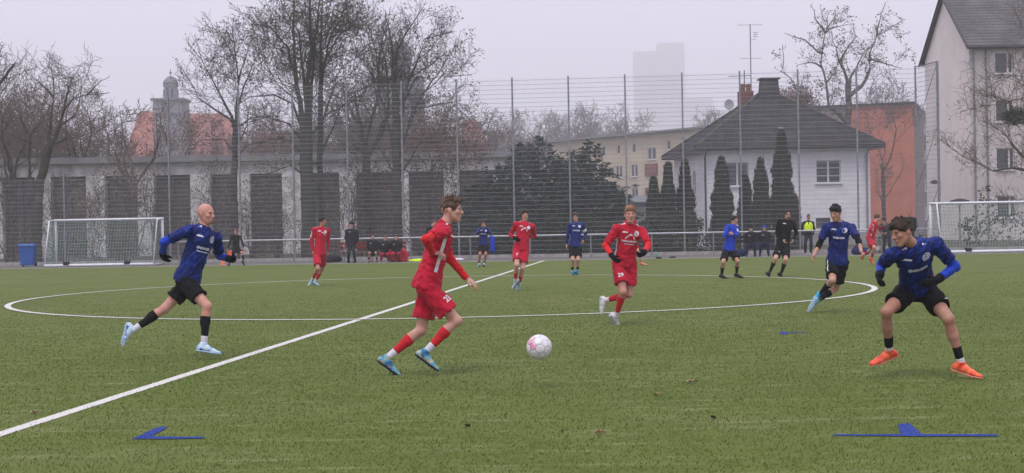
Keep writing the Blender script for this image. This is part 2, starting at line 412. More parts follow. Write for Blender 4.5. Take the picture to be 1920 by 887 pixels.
# ------------------------------------------------------------------ goals
M['net'] = mat('goal net cord', (0.20, 0.29, 0.27), rough=0.8)
def goal(name, pl, pr, wd, label):
    """youth goal turned with its back to the pitch; pl, pr = pixels along the near rear bar"""
    b = G(*pl); a = G(*pr); x_ = (a - b).normalized(); a = b + x_ * wd; yax = Vector((-x_.y, x_.x, 0)) * -1
    root = empty(name, a - yax * 1.35, math.atan2(-x_.y, -x_.x))
    tag(root, label, 'goal')
    H = 2.0; D = 1.35; DT = 0.75
    r = 0.06
    for x in (0, wd):
        m = MB(); m.tube([(x, 0, 0.04), (x, 0, H)], r, 10); m.build('post', M['white_paint'], root, smooth=True)
        m = MB(); m.tube([(x, 0, 0.05), (x, D, 0.05)], 0.04, 8); m.build('ground_bar', M['white_paint'], root, smooth=True)
        m = MB(); m.tube([(x, 0.0, H), (x, DT, H - 0.02), (x, D, 0.06)], 0.036, 8); m.build('side_stay', M['white_paint'], root, smooth=True)
    m = MB(); m.tube([(-r, 0, H), (wd + r, 0, H)], r, 10); m.build('crossbar', M['white_paint'], root, smooth=True)
    m = MB(); m.tube([(0, D, 0.06), (wd, D, 0.06)], 0.06, 8); m.build('rear_bar', M['white_paint'], root, smooth=True)
    m = MB(); m.tube([(0, DT, H - 0.02), (wd, DT, H - 0.02)], 0.018, 6); m.build('net_bar', M['galv'], root, smooth=True)
    for x in (wd * 0.24, wd * 0.80):
        m = MB(); m.box((x, D, 0.14), (0.25, 0.16, 0.16)); m.build('weight', M['dark'], root, bevel=0.02)
    # net: slack cords on back, sides and roof
    m = MB(); c = 0.008; s = 0.12
    nx = int(wd / s); 
    def P3(u, v):   # u 0..1 across, v 0..1 roof then back
        if v < 0.3:
            t = v / 0.3; y = DT * t; z = H - 0.02 * t
        else:
            t = (v - 0.3) / 0.7; y = DT + (D - DT) * t; z = (H - 0.02) * (1 - t) + 0.05 * t
        sag = 0.05 * math.sin(u * 9 + v * 3) * math.sin(math.pi * v) + 0.12 * math.sin(math.pi * v) ** 2 * (0.6 + 0.4 * math.sin(u * 23))
        return (u * wd, y + sag * 0.6, max(0.03, z - 0.25 * sag))
    NV = 20
    for i in range(nx + 1):
        m.tube([P3(i / nx, j / NV) for j in range(NV + 1)], c, 3, cap=False)
    for j in range(NV + 1):
        m.tube([P3(i / nx, j / NV) for i in range(nx + 1)], c, 3, cap=False)
    for x in (0, wd):
        for j in range(1, 14):
            z = H * j / 14; ymax = DT + (D - DT) * (1 - z / H)
            m.tube([(x, 0, z), (x + 0.03, ymax * 0.5, z - 0.05), (x, ymax, z)], c, 3, cap=False)
        for k in range(1, 9):
            y = D * k / 9; zt = H if y < DT else H * (D - y) / (D - DT)
            m.tube([(x, y, 0.05), (x, y, max(zt, 0.06))], c, 3, cap=False)
    m.build('net', M['net'], root)
    return root
M['dark'] = mat('black plastic', (0.015, 0.015, 0.017), rough=0.6)
goal('football_goal', (84, 501), (292, 497.5), 4.75, 'small white framed goal with green net at left beside the blue bin')
goal('football_goal', (1767, 475.5), (1920, 472.6), 5.2, 'small white framed goal with green net at right in front of the beige building')

# ------------------------------------------------------------------ wheelie bin
M['bin_blue'] = mat('blue bin plastic', (0.022, 0.085, 0.30), (0.03, 0.11, 0.37), rough=0.5, scale=5, bump=0.1)
g = G(53, 500); bn = empty('waste_bin', g, 0.1); tag(bn, 'bright blue plastic waste bin standing by the path left of the goal', 'bin')
def taper(x0, y0, x1, y1, z0, z1):
    vs = [(-x0, -y0, z0), (x0, -y0, z0), (x0, y0, z0), (-x0, y0, z0), (-x1, -y1, z1), (x1, -y1, z1), (x1, y1, z1), (-x1, y1, z1)]
    return vs, ((0, 3, 2, 1), (4, 5, 6, 7), (0, 1, 5, 4), (1, 2, 6, 5), (2, 3, 7, 6), (3, 0, 4, 7))
m = MB(); m.add(*taper(0.27, 0.27, 0.345, 0.35, 0.06, 0.90)); m.build('body', M['bin_blue'], bn, bevel=0.03)
m = MB(); m.add(*taper(0.37, 0.38, 0.33, 0.33, 0.91, 1.0)); m.box((0, -0.37, 0.92), (0.5, 0.04, 0.03)); m.build('lid', M['bin_blue'], bn, bevel=0.015)
m = MB(); m.tube([(-0.3, 0.38, 0.95), (0.3, 0.38, 0.95)], 0.02, 8); m.build('handle', M['bin_blue'], bn)
for s in (-1, 1):
    m = MB(); m.tube([(s * 0.24, 0.26, 0.1), (s * 0.3, 0.26, 0.1)], 0.1, 12); m.build('wheel', M['dark'], bn)
# ------------------------------------------------------------------ buildings
M['render_white'] = mat('white render', (0.62, 0.61, 0.62), (0.72, 0.71, 0.72), rough=0.9, scale=1.3, detail=8, bump=0.15, bscale=40)
M['plinth'] = mat('grey plinth', (0.25, 0.24, 0.24), (0.32, 0.31, 0.31), rough=0.9, scale=2)
M['roof_dark'] = mat('dark slate tiles', (0.022, 0.022, 0.024), (0.060, 0.056, 0.054), rough=0.8, scale=1.2, detail=8, c3=(0.036, 0.035, 0.035))
M['roof_moss'] = mat('mossy dark tile', (0.06, 0.062, 0.035), (0.10, 0.10, 0.06), rough=0.9, scale=3)
M['tile_pale'] = mat('replaced pale tile', (0.22, 0.22, 0.24), rough=0.7)
M['gutter'] = mat('dark gutter metal', (0.05, 0.045, 0.045), rough=0.5, metal=0.2)
M['soffit'] = mat('eave board', (0.38, 0.36, 0.36), (0.46, 0.44, 0.44), rough=0.8, scale=3)
M['orange_render'] = mat('orange render', (0.40, 0.125, 0.072), (0.49, 0.165, 0.095), rough=0.9, scale=0.7, detail=7)
M['brown_render'] = mat('grey brown render', (0.20, 0.165, 0.155), (0.26, 0.215, 0.20), rough=0.9, scale=0.7, detail=7)
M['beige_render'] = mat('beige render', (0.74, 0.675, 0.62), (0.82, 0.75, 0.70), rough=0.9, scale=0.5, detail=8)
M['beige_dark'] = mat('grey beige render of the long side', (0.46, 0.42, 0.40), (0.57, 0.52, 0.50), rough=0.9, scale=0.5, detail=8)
M['cream_render'] = mat('cream render', (0.45, 0.385, 0.285), (0.55, 0.475, 0.36), rough=0.9, scale=0.35, detail=8)
M['red_brick'] = mat('red brick', (0.14, 0.055, 0.045), (0.22, 0.085, 0.065), rough=0.9, scale=8)
M['red_roof'] = mat('red clay roof', (0.27, 0.095, 0.07), (0.36, 0.14, 0.105), rough=0.9, scale=0.5, detail=8)
M['grey_stone'] = mat('grey tower stone', (0.17, 0.17, 0.19), (0.25, 0.25, 0.27), rough=0.9, scale=0.4, detail=6)
M['lead'] = mat('lead grey dome', (0.12, 0.125, 0.145), (0.18, 0.185, 0.20), rough=0.6, scale=1)
M['conc_white'] = mat('weathered white concrete', (0.30, 0.29, 0.28), (0.66, 0.64, 0.62), rough=0.9, scale=1.4, detail=9, bump=0.2, ramp=(0.3, 0.6))
M['fascia'] = mat('grey fascia', (0.16, 0.16, 0.165), (0.22, 0.22, 0.225), rough=0.7, scale=1)
M['hall_dark'] = mat('dark hall panel', (0.04, 0.038, 0.038), (0.11, 0.10, 0.09), rough=0.7, scale=0.6, detail=6)
M['tower_block'] = mat('tower block concrete', (0.50, 0.44, 0.45), (0.58, 0.52, 0.52), rough=0.9, scale=0.05)
M['roof_tile_grey'] = mat('grey concrete tile', (0.10, 0.095, 0.10), (0.17, 0.16, 0.165), rough=0.85, scale=0.8, detail=8)
M['curtain'] = mat('pale curtain', (0.35, 0.34, 0.33), (0.5, 0.49, 0.47), rough=0.9, scale=9, stretch=(6, 6, 0.4))
M['dish'] = mat('satellite dish', (0.3, 0.3, 0.32), rough=0.6)

M['glass_brown'] = mat('brown film glazing', (0.06, 0.05, 0.042), (0.13, 0.11, 0.09), rough=0.4, scale=0.7, detail=7, spec=0.4)
def frame_of(a, b):
    """matrix with x along a->b on the ground, y into the building"""
    x = Vector((b[0] - a[0], b[1] - a[1], 0)).normalized(); z = Vector((0, 0, 1)); y = z.cross(x)
    return Matrix(((x.x, y.x, 0, a[0]), (x.y, y.y, 0, a[1]), (0, 0, 1, 0), (0, 0, 0, 1)))
def wall(parent, Mx, W, H, holes=(), name='wall', m='render_white', z0=0.0, reveal=0.16, top=None):
    """facade sheet with real openings; holes = (x0, z0, x1, z1)"""
    xs = sorted({0.0, W, *[h[0] for h in holes], *[h[2] for h in holes]}); zs = sorted({z0, H, *[h[1] for h in holes], *[h[3] for h in holes]})
    mb = MB()
    for i in range(len(xs) - 1):
        for j in range(len(zs) - 1):
            cx = (xs[i] + xs[i + 1]) / 2; cz = (zs[j] + zs[j + 1]) / 2
            if any(h[0] < cx < h[2] and h[1] < cz < h[3] for h in holes): continue
            mb.poly([Mx @ Vector(p) for p in ((xs[i], 0, zs[j]), (xs[i + 1], 0, zs[j]), (xs[i + 1], 0, zs[j + 1]), (xs[i], 0, zs[j + 1]))])
    for a, b, c, d in holes:
        for q in (((a, 0, b), (a, reveal, b), (a, reveal, d), (a, 0, d)), ((c, 0, b), (c, 0, d), (c, reveal, d), (c, reveal, b)),
                  ((a, 0, d), (a, reveal, d), (c, reveal, d), (c, 0, d)), ((a, 0, b), (c, 0, b), (c, reveal, b), (a, reveal, b))):
            mb.poly([Mx @ Vector(p) for p in q])
    return mb.build(name, M[m], parent)
def window(parent, Mx, h, frame='frame_white', mull=(0.5,), bars=(), sill=True, curtain=False, fw=0.06, recess=0.11, shutter=0.0):
    a, b, c, d = h; mb = MB()
    def bx(x0, z0, x1, z1, y0=recess - 0.03, y1=recess + 0.03):
        mb.box(((x0 + x1) / 2, (y0 + y1) / 2, (z0 + z1) / 2), (x1 - x0, y1 - y0, z1 - z0), M=Mx)
    bx(a + .002, b + .002, a + fw, d - .002); bx(c - fw, b + .002, c - .002, d - .002); bx(a + fw, d - fw, c - fw, d - .002); bx(a + fw, b + .002, c - fw, b + fw)
    for t in mull:
        x = a + (c - a) * t; bx(x - fw * 0.8, b + fw, x + fw * 0.8, d - fw)
    for t in bars:
        z = b + (d - b) * t; bx(a + fw, z - 0.015, c - fw, z + 0.015, recess - 0.035, recess + 0.0)
    w_ = mb.build('window', M[frame], parent)
    mb = MB(); mb.box(((a + c) / 2, recess + 0.015, (b + d) / 2), (c - a - fw, 0.012, d - b - fw), M=Mx); mb.build('pane', M['glass'], w_)
    if curtain:
        mb = MB(); n = 24
        vs = []; 
        for i in range(n + 1):
            x = a + fw + (c - a - 2 * fw) * i / n; y = recess + 0.10 + 0.02 * math.sin(i * 1.9)
            vs += [Mx @ Vector((x, y, b + fw)), Mx @ Vector((x, y, d - fw))]
        fs = [(2 * i, 2 * i + 2, 2 * i + 3, 2 * i + 1) for i in range(n)]
        mb.add(vs, fs); mb.build('curtain', M['curtain'], w_)
    if sill:
        mb = MB(); mb.box(((a + c) / 2, -0.045, b - 0.035), (c - a + 0.14, 0.15, 0.06), M=Mx); mb.build('sill', M['frame_white'], w_)
    if shutter:
        mb = MB()
        z = d - fw
        while z > d - (d - b) * shutter: mb.box(((a + c) / 2, recess - 0.045, z - 0.035), (c - a - .01, 0.02, 0.062), M=Mx); z -= 0.07
        mb.build('roller_shutter', M['soffit'], w_)
    return w_
def tile_face(parent, quad, name, m, tw=0.3, th=0.34, extra=None):
    """courses of overlapping tiles on the planar roof face bl, br, tr, tl (tr may equal tl)"""
    bl, br, tr, tl = [Vector(q) for q in quad]
    n = (br - bl).cross(tl - bl).normalized()
    if n.z < 0: n = -n
    h = ((tl + tr) / 2 - (bl + br) / 2).length; rows = max(2, int(h / th)); V = []; Q = []; ex = []
    for r in range(rows):
        t0, t1 = r / rows, (r + 1.12) / rows
        a, b_ = bl.lerp(tl, t0), br.lerp(tr, t0); c, d = bl.lerp(tl, min(1, t1)), br.lerp(tr, min(1, t1))
        L = (b_ - a).length; k = max(1, int(L / tw)); off = 0.5 * (r % 2) / k
        for i in range(k):
            u0 = min(1, max(0, (i + 0.03) / k + off - 0.25 / k)); u1 = min(1, (i + 0.97) / k + off - 0.25 / k)
            if u1 - u0 < 0.2 / k: continue
            j = random.uniform(0, 0.012)
            l0 = n * (0.045 + j); l1 = n * (0.012)
            p = [a.lerp(b_, u0) + l0, a.lerp(b_, u1) + l0, c.lerp(d, u1) + l1, c.lerp(d, u0) + l1, a.lerp(b_, u0) - n * 0.005, a.lerp(b_, u1) - n * 0.005]
            if extra is not None and random.random() < 0.006 and r > 1: ex.append(p); continue
            b0 = len(V); V += [tuple(q) for q in p]; Q += [(b0, b0 + 1, b0 + 2, b0 + 3), (b0 + 4, b0 + 5, b0 + 1, b0)]
    o = put(name, fast_mesh(name, V, Q=Q), parent, M[m]); o['kind'] = 'stuff'
    for p in ex:
        mb = MB(); mb.add(p, ((0, 1, 2, 3), (4, 5, 1, 0))); t = mb.build('tile', M['tile_pale'], parent); t['label'] = 'paler replaced tile'
    mb = MB(); mb.poly([bl - n * 0.02, br - n * 0.02, tr - n * 0.02, tl - n * 0.02] if (tr - tl).length > 0.01 else [bl - n * 0.02, br - n * 0.02, tr - n * 0.02]); mb.build('roof', M['gutter'], parent)
    return o

# ---- white house with the dark hipped roof
def house():
    D0 = 80.0
    c0 = P(1324, 430, D0); ang = 0.05
    a = Vector((c0.x, c0.y, 0)); xd = Vector((math.cos(ang), math.sin(ang), 0)); yd = Vector((-math.sin(ang), math.cos(ang), 0))
    Wd = (P(1637, 430, D0).x - c0.x) / math.cos(ang); Dp = 10.5
    root = empty('white_house', a); inv = Matrix.Translation(-a)
    tag(root, 'white rendered house with dark hipped tile roof, twin chimneys and white windows', 'house')
    zE = P(1324, 277, D0).z
    def fr(p, q): return inv @ frame_of(p, q)
    Mf = fr(a, a + xd * Wd)
    def hp(x0, y0, x1, y1, d):
        p0 = P(x0, y0, d); p1 = P(x1, y1, d)
        return ((p0 - a).dot(xd), p1.z, (p1 - a).dot(xd), p0.z)
    w1 = hp(1528, 301, 1576, 343, D0 + .5); w2 = hp(1340, 305, 1404, 349, D0 + .2); w3 = hp(1528, 409, 1556, 428, D0 + .5)
    wall(root, Mf, Wd, zE, [w1, w2, w3])
    window(root, Mf, w1, bars=(0.33, 0.66), curtain=False); window(root, Mf, w2, mull=(0.33, 0.66), curtain=True); window(root, Mf, w3, frame='gutter', mull=(0.5,))
    b = a + xd * Wd
    Ml = fr(a + yd * Dp, a); lw = [(6.6, 3.0, 7.5, 4.4), (3.0, 3.0, 4.2, 4.4)]
    wall(root, Ml, Dp, zE, lw)
    for q in lw: window(root, Ml, q)
    Mr = fr(b, b + yd * Dp); wall(root, Mr, Dp, zE)
    wall(root, fr(b + yd * Dp, a + yd * Dp), Wd, zE)
    mb = MB(); mb.box((Wd / 2, -0.04, 0.35), (Wd + 0.06, 0.1, 0.7), M=Mf); mb.build('plinth', M['plinth'], root)
    # roof
    ov = 0.65
    def L(x, y, z): return xd * x + yd * y + Vector((0, 0, z))
    e = [L(-ov, -ov, zE + .0), L(Wd + ov, -ov, zE), L(Wd + ov, Dp + ov, zE), L(-ov, Dp + ov, zE)]
    apx = P(1439, 176, D0 + 5.0); rx = (apx - a).dot(xd); zR = apx.z
    r0, r1 = L(rx - 0.4, Dp / 2, zR), L(rx + 0.6, Dp / 2, zR)
    tile_face(root, (e[0], e[1], r1, r0), 'front_tiles', 'roof_dark', extra=True)
    tile_face(root, (e[3], e[0], r0, r0), 'left_tiles', 'roof_dark')
    tile_face(root, (e[1], e[2], r1, r1), 'right_tiles', 'roof_dark')
    tile_face(root, (e[2], e[3], r0, r1), 'rear_tiles', 'roof_dark')
    for p, q in ((e[0], r0), (e[1], r1), (e[2], r1), (e[3], r0), (r0, r1)):
        k = max(2, int((q - p).length / 0.36))
        for i in range(k):
            s0, s1 = p.lerp(q, i / k), p.lerp(q, (i + 1.08) / k)
            mb = MB(); mb.tube([s0 + Vector((0, 0, .03)), s1 + Vector((0, 0, .055))], [0.10, 0.085], 6); mb.build('ridge_tile', M['roof_moss' if (p - e[0]).length < .1 and i < k * .9 and i % 3 else 'roof_dark'], root)
    mb = MB()
    for i in range(4):
        p, q = e[i], e[(i + 1) % 4]; p = p - Vector((0, 0, 0.10)); q = q - Vector((0, 0, 0.10)); mb.tube([p, q], 0.075, 8)
    mb.build('gutter', M['gutter'], root)
    mb = MB(); z = zE - 0.14
    mb.poly([L(-ov + .05, -ov + .05, z), L(Wd + ov - .05, -ov + .05, z), L(Wd + ov - .05, Dp + ov - .05, z), L(-ov + .05, Dp + ov - .05, z)]); mb.build('soffit', M['soffit'], root)
    for x, xx in ((0.0, -0.02), (Wd - 0.22, 0)):
        mb = MB(); mb.tube([L(x + xx, -ov + .05, zE - .15), L(x + xx, -0.12, zE - 0.55), L(x + xx, -0.12, 0.1)], 0.055, 8); mb.build('downpipe', M['gutter'] if x == 0 else M['galv'], root)
    # chimneys
    mb = MB(); cx, cy = rx + 0.1, Dp / 2
    s0, s1 = 0.62, 0.48
    vs, fs = taper(s0, s0, s1, s1, zR - 0.9, zR + 0.80); c_ = L(cx, cy - .4, 0); mb.add([Vector(v) + c_ for v in vs], fs); mb.build('chimney', M['roof_dark'], root)
    mb = MB(); mb.box(c_ + Vector((0, 0, zR + 0.88)), (1.2, 1.2, 0.08)); mb.build('chimney_cap', M['gutter'], root)
    c2 = L(rx - 1.0, cy + 1.0, 0); zt = P(1408, 170, D0 + 6).z
    mb = MB(); mb.box(c2 + Vector((0, 0, zR - 0.8)), (0.75, 0.75, 2 * (zt - zR + 0.8)), rz=.2); o = mb.build('chimney', M['red_brick'], root); o['label'] = 'narrower brick chimney with pots'
    for dx in (-.17, .17):
        mb = MB(); mb.lathe(c2 + Vector((dx, 0, zt)), [(0.15, -.02), (0.13, 0.2), (0.17, 0.25), (0.16, 0.42), (0.08, 0.45)], 10); mb.build('chimney_pot', M['red_brick'], o)
    # aerials
    an = empty('roof_aerial', a + c2 + Vector((0.35, 0, zR - .3))); tag(an, 'tall thin television aerial mast on the dark roof of the white house', 'aerial')
    dd = D0 + 6.3; h1 = P(1419, 45, dd).z - zR + .3
    mb = MB(); mb.tube([(0, 0, 0), (0, 0, h1)], 0.035, 6); mb.build('mast', M['galv'], an)
    mb = MB()
    for z_, hw, in ((h1 - .03, .75), (h1 - 2.05, .65)):
        mb = MB(); mb.tube([(-hw, 0, z_), (hw, 0, z_)], 0.012, 4); mb.build('aerial_rod', M['galv'], an)
    mb = MB(); mb.tube([(0, 0, h1 - .95), (.28, 0, h1 - .9), (.32, 0, h1 - .5)], 0.014, 4); mb.build('side_arm', M['galv'], an)
    for z_ in (.5, .62, .74): mb = MB(); mb.tube([(.16, 0, h1 - z_), (.48, 0, h1 - z_)], 0.012, 4); mb.build('aerial_rod', M['galv'], an)
    a2 = empty('roof_aerial', a + c2 + Vector((-.05, 0, zR - .3))); tag(a2, 'short aerial with one wide crossbar beside the chimney pots of the white house', 'aerial')
    h2 = P(1408, 131, dd).z - zR + .3
    mb = MB(); mb.tube([(0, 0, 0), (0, 0, h2)], 0.04, 6); mb.build('mast', M['galv'], a2)
    mb = MB(); mb.tube([(-.95, 0, h2 - .36), (.35, 0, h2 - .33)], 0.025, 5)
    for k in range(7): mb.tube([(-.9 + .2 * k, -.2, h2 - .36), (-.9 + .2 * k, .2, h2 - .36)], 0.008, 4)
    mb.build('aerial_rods', M['galv'], a2)
house()

# ---- orange building behind the house
def orange():
    D0 = 138.0
    a = P(1530, 430, D0 + 3); b = P(1717, 430, D0); c = P(1745, 430, D0 + 14)
    a.z = b.z = c.z = 0
    root = empty('orange_building', b); inv = Matrix.Translation(-b)
    tag(root, 'orange rendered flat roofed apartment building standing behind the white house', 'building')
    H = P(1717, 194, D0).z
    Mf = inv @ frame_of(a, b); W = (b - a).length; split = (P(1592, 300, D0 + 2) - a).dot((b - a).normalized())
    fz = 2.95
    # the brownish grey part with windows and the orange part
    def cut(x0, x1, H_, holes, m, nm='wall'):
        Mx = Mf @ Matrix.Translation((x0, 0, 0)); return wall(root, Mx, x1 - x0, H_, holes, nm, m), Mx
    hl = []
    for k in range(3):
        z = H - 2.2 - fz * k
        hl += [(1.0, z, 1.9, z + 1.2)]
    hw, Mx = cut(0, split, H, hl, 'brown_render')
    for h in hl: window(root, Mx, h, mull=())
    hl = [(0.8, H - 2.3, 1.7, H - 1.1), (0.8 + 2.6, H - 2.3, 4.3, H - 1.1)]
    o, Mx = cut(split, W, H, [], 'orange_render', 'wall')
    Mr = inv @ frame_of(b, c); Wr = (c - b).length; hr = []
    for k in range(4):
        z = H - 2.4 - fz * k; hr.append((Wr * 0.62, z, Wr * 0.62 + 4.4, z + 1.35))
    wall(root, Mr, Wr, H, hr, 'wall', 'brown_render')
    for h in hr: window(root, Mr, h, mull=(0.5,), fw=0.09)
    mb = MB(); mb.box((W / 2, 3.9, H + 0.06), (W + 0.5, 8.3, 0.22), M=Mf); mb.build('roof', M['gutter'], root)
orange()

# ---- tall beige block at the right
def beige():
    XR = P(1822, 430, 86).x
    a = Vector((P(1737, 300, 96).x, 96, 0)); b = Vector((XR, 86.0, 0)); c = b + Vector((24, 0.3, 0))
    root = empty('beige_apartment_block', b); inv = Matrix.Translation(-b)
    tag(root, 'tall beige gabled apartment block with grey tiled roof at right edge', 'building')
    zE = P(1822, 79, 86).z; zE2 = P(1737, 117, 96).z; zE = (zE + zE2) / 2
    W = (b - a).length; Mg = inv @ frame_of(a, b)
    zR = P(1778, -8, 91).z
    wall(root, Mg, W, zE, [], 'wall', 'beige_render')
    mb = MB(); mb.poly([Mg @ Vector(p) for p in ((0, 0, zE), (W, 0, zE), (W / 2, 0, zR))]); mb.build('gable', M['beige_render'], root)
    Mf = inv @ frame_of(b, c); L = (c - b).length; fz = (P(1885, 199, 86).z - P(1885, 289, 86).z)
    hs = []; wx0 = P(1868, 300, 86).x - b.x; 
    for k in range(5):
        zt = P(1885, 97, 86).z - fz * k
        for dx in (0.0, 3.4, 7.4, 10.8, 15):
            hs.append((wx0 + dx, zt - 1.32, wx0 + dx + 1.12, zt))
    hs = [h for h in hs if h[1] > 0.4]
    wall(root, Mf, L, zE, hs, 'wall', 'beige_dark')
    for i, h in enumerate(hs): window(root, Mf, h, mull=(0.72,), shutter=(0.3 if i % 7 == 2 else 0.0), fw=0.07)
    # roof
    xd = (c - b).normalized(); yd = Vector((-xd.y, xd.x, 0)); half = W / 2
    ridge0 = inv @ ((a + b) / 2); ridge0 = Vector((ridge0.x, ridge0.y, zR)); ridge1 = ridge0 + xd * L
    e0 = Vector((0, 0, zE)) - xd * 0.25 + Vector((0, -0.45, -0.25)); e1 = e0 + xd * (L + .25)
    tile_face(root, (e0, e1, ridge1, ridge0 - xd * .25), 'roof_tiles', 'roof_tile_grey', tw=0.33, th=0.36)
    la = (inv @ a); f0 = Vector((la.x, la.y + .45, zE - .25)) - xd * .25
    tile_face(root, (f0 + xd * L, f0, ridge0 - xd * .25, ridge1), 'rear_tiles', 'roof_tile_grey', tw=0.6, th=0.5)
    mb = MB(); mb.tube([f0, ridge0 - xd * .25 + Vector((0, 0, .03)), e0], 0.09, 6); mb.build('verge_board', M['gutter'], root)
    mb = MB(); mb.tube([e0 - Vector((0, 0, .08)), e1 - Vector((0, 0, .08))], 0.09, 8); mb.build('gutter', M['gutter'], root)
    for x in (0.25, 1.0):
        mb = MB(); mb.tube([Mf @ Vector((x, -0.1, zE - .2)), Mf @ Vector((x, -0.1, 0.1))], 0.06, 8); mb.build('downpipe', M['galv'], root)
    p = P(1755, 342, 92.7); lp = empty('wall_lamp', p); tag(lp, 'small dark lamp fixed to the beige gable wall', 'lamp')
    mb = MB(); mb.lathe((-.12, -.05, -.05), [(0.05, .22), (0.26, .12), (0.28, .02), (0.1, -0.06)], 12); mb.tube([(.1, .1, .1), (-.12, -.05, .15)], 0.03, 6); mb.build('shade', M['dark'], lp)
beige()

# ---- cream block left of the house
def cream():
    b = P(1345, 430, 160); a = P(1040, 430, 184); a.z = b.z = 0
    root = empty('cream_apartment_block', b); inv = Matrix.Translation(-b)
    tag(root, 'long cream three storey apartment block seen behind the dark spruces', 'building')
    Mf = inv @ frame_of(a, b); W = (b - a).length; xd = (b - a).normalized()
    H = P(1330, 240, 161).z
    def along(px):
        lo, hi = 0.0, W
        for _ in range(40):
            m_ = (lo + hi) / 2
            if project(a + xd * m_ + Vector((0, 0, 8)))[0] < px: lo = m_
            else: hi = m_
        return lo
    hs = []; cols = [1075, 1103, 1132, 1160, 1189, 1254, 1285, 1312]
    for px in cols:
        x = along(px); hs.append((x - .32, H - 2.1, x + .32, H - 1.0, 0))
        for k in range(3):
            hs.append((x - .62, H - 5.0 - 2.8 * k, x + .62, H - 3.55 - 2.8 * k, 1))
    x = along(1222)
    hs.append((x - .75, H - 3.1, x + .75, H - 1.65, 2))
    hs = [h for h in hs if h[1] > .3]
    wall(root, Mf, W, H, [h[:4] for h in hs], 'wall', 'cream_render')
    for h in hs: window(root, Mf, h[:4], mull=(0.5,) if h[4] else (), fw=0.08, sill=h[4] > 0)
    for k in range(3):
        mb = MB(); mb.box((x, -0.1, H - 4.3 - 2.8 * k), (2.1, 0.2, 1.45), M=Mf); o = mb.build('balcony_panel', M['red_brick'], root)
    mb = MB(); mb.box((W / 2, 4.4, H + .10), (W + .8, 10.2, 0.22), M=Mf); mb.build('roof', M['fascia'], root)
    x = along(1319); mb = MB(); mb.box((x, 5, H + .85), (1.0, 1.0, 1.3), M=Mf); mb.build('chimney', M['red_brick'], root)
    x = along(1275)
    for dx in (0, .5): mb = MB(); mb.tube([Mf @ Vector((x + dx, 4, H + .2)), Mf @ Vector((x + dx, 4, H + 1.4 + dx))], .14, 8); mb.build('flue', M['galv'], root)
    x = along(1333); d = empty('satellite_dish', inv.inverted() @ (Mf @ Vector((x, 3, H + .2)))); tag(d, 'round satellite dish on a pole above the cream block roof', 'dish')
    mb = MB(); mb.tube([(0, 0, 0), (0, 0, 2.0)], .05, 6); mb.build('pole', M['galv'], d)
    mb = MB(); n = 14
    for k in range(n): pass
    mb.add([(0, 0.12, 2.5)] + [(.55 * math.cos(6.283 * k / n), -.02, 2.5 + .62 * math.sin(6.283 * k / n)) for k in range(n)] + [(0, .17, 2.5)],
           [(0, k + 1, (k + 1) % n + 1) for k in range(n)] + [(n + 1, (k + 1) % n + 1, k + 1) for k in range(n)]); mb.build('reflector', M['dish'], d)
cream()

# ---- sports hall with white pillars at the left
def hall():
    b = P(968, 430, 84); a = P(-70, 430, 82.5); a.z = b.z = 0
    root = empty('sports_hall', a); inv = Matrix.Translation(-a)
    tag(root, 'long low sports hall with white concrete pillars and dark glazing behind the bare trees', 'building')
    Mf = inv @ frame_of(a, b); W = (b - a).length; xd = (b - a).normalized()
    H = P(450, 293, 83.2).z; zb = P(450, 326, 83.2).z
    def along(px):
        lo, hi = 0.0, W
        for _ in range(40):
            m_ = (lo + hi) / 2
            if project(a + xd * m_ + Vector((0, 0, 3)))[0] < px: lo = m_
            else: hi = m_
        return lo
    mb = MB(); mb.box((W / 2, 8, H - .12), (W + .6, 16.8, 0.36), M=Mf); mb.build('roof', M['fascia'], root)
    mb = MB(); mb.box((W / 2, 0.30, (H - .3 + zb) / 2), (W, 0.5, H - .3 - zb), M=Mf); mb.build('beam', M['conc_white'], root)
    prs = [(-60, -35), (0, 6), (68, 97), (163, 198), (259, 290), (358, 396), (440, 470), (530, 565), (637, 668), (752, 767), (833, 862), (925, 968)]
    px = []
    for p, q in prs:
        x0, x1 = along(p), along(q); px.append((x0, x1))
        mb = MB(); mb.box(((x0 + x1) / 2, 0.15, zb / 2), (x1 - x0, 0.6, zb), M=Mf); mb.build('pillar', M['conc_white'], root, bevel=0.02)
    for i in range(len(px) - 1):
        x0, x1 = px[i][1], px[i + 1][0]
        if x1 - x0 < .3: continue
        mb = MB(); mb.box(((x0 + x1) / 2, 0.75, 0.45), (x1 - x0, 0.2, 0.9), M=Mf); mb.build('parapet', M['hall_dark'], root)
        n = max(1, round((x1 - x0) / 1.2)); f = MB()
        for k in range(n + 1):
            x = x0 + (x1 - x0) * k / n; f.box((min(max(x, x0 + .03), x1 - .03), 0.7, (0.9 + zb) / 2), (.06, .1, zb - .9), M=Mf)
        for z in (0.93, 0.9 + (zb - .9) * .42, zb - .04): f.box(((x0 + x1) / 2, 0.705, z), (x1 - x0, .08, .06), M=Mf)
        fr_ = f.build('window', M['hall_dark'], root)
        for k in range(n):
            for z0, z1 in ((0.93, 0.9 + (zb - .9) * .42), (0.9 + (zb - .9) * .42, zb)):
                q = MB(); xa = x0 + (x1 - x0) * k / n; xb = x0 + (x1 - x0) * (k + 1) / n
                q.box(((xa + xb) / 2, 0.76 + random.uniform(-.008, .008), (z0 + z1) / 2), (xb - xa - .02, .01, z1 - z0 - .02), M=Mf); q.build('pane', M[random.choice(('glass_dusty', 'glass_dusty', 'glass_brown'))], fr_)
    mb = MB(); mb.box((W / 2, 8.9, H / 2 - .2), (W - .2, 15.8, H - .4), M=Mf); mb.build('hall_body', M['conc_white'], root)
hall()

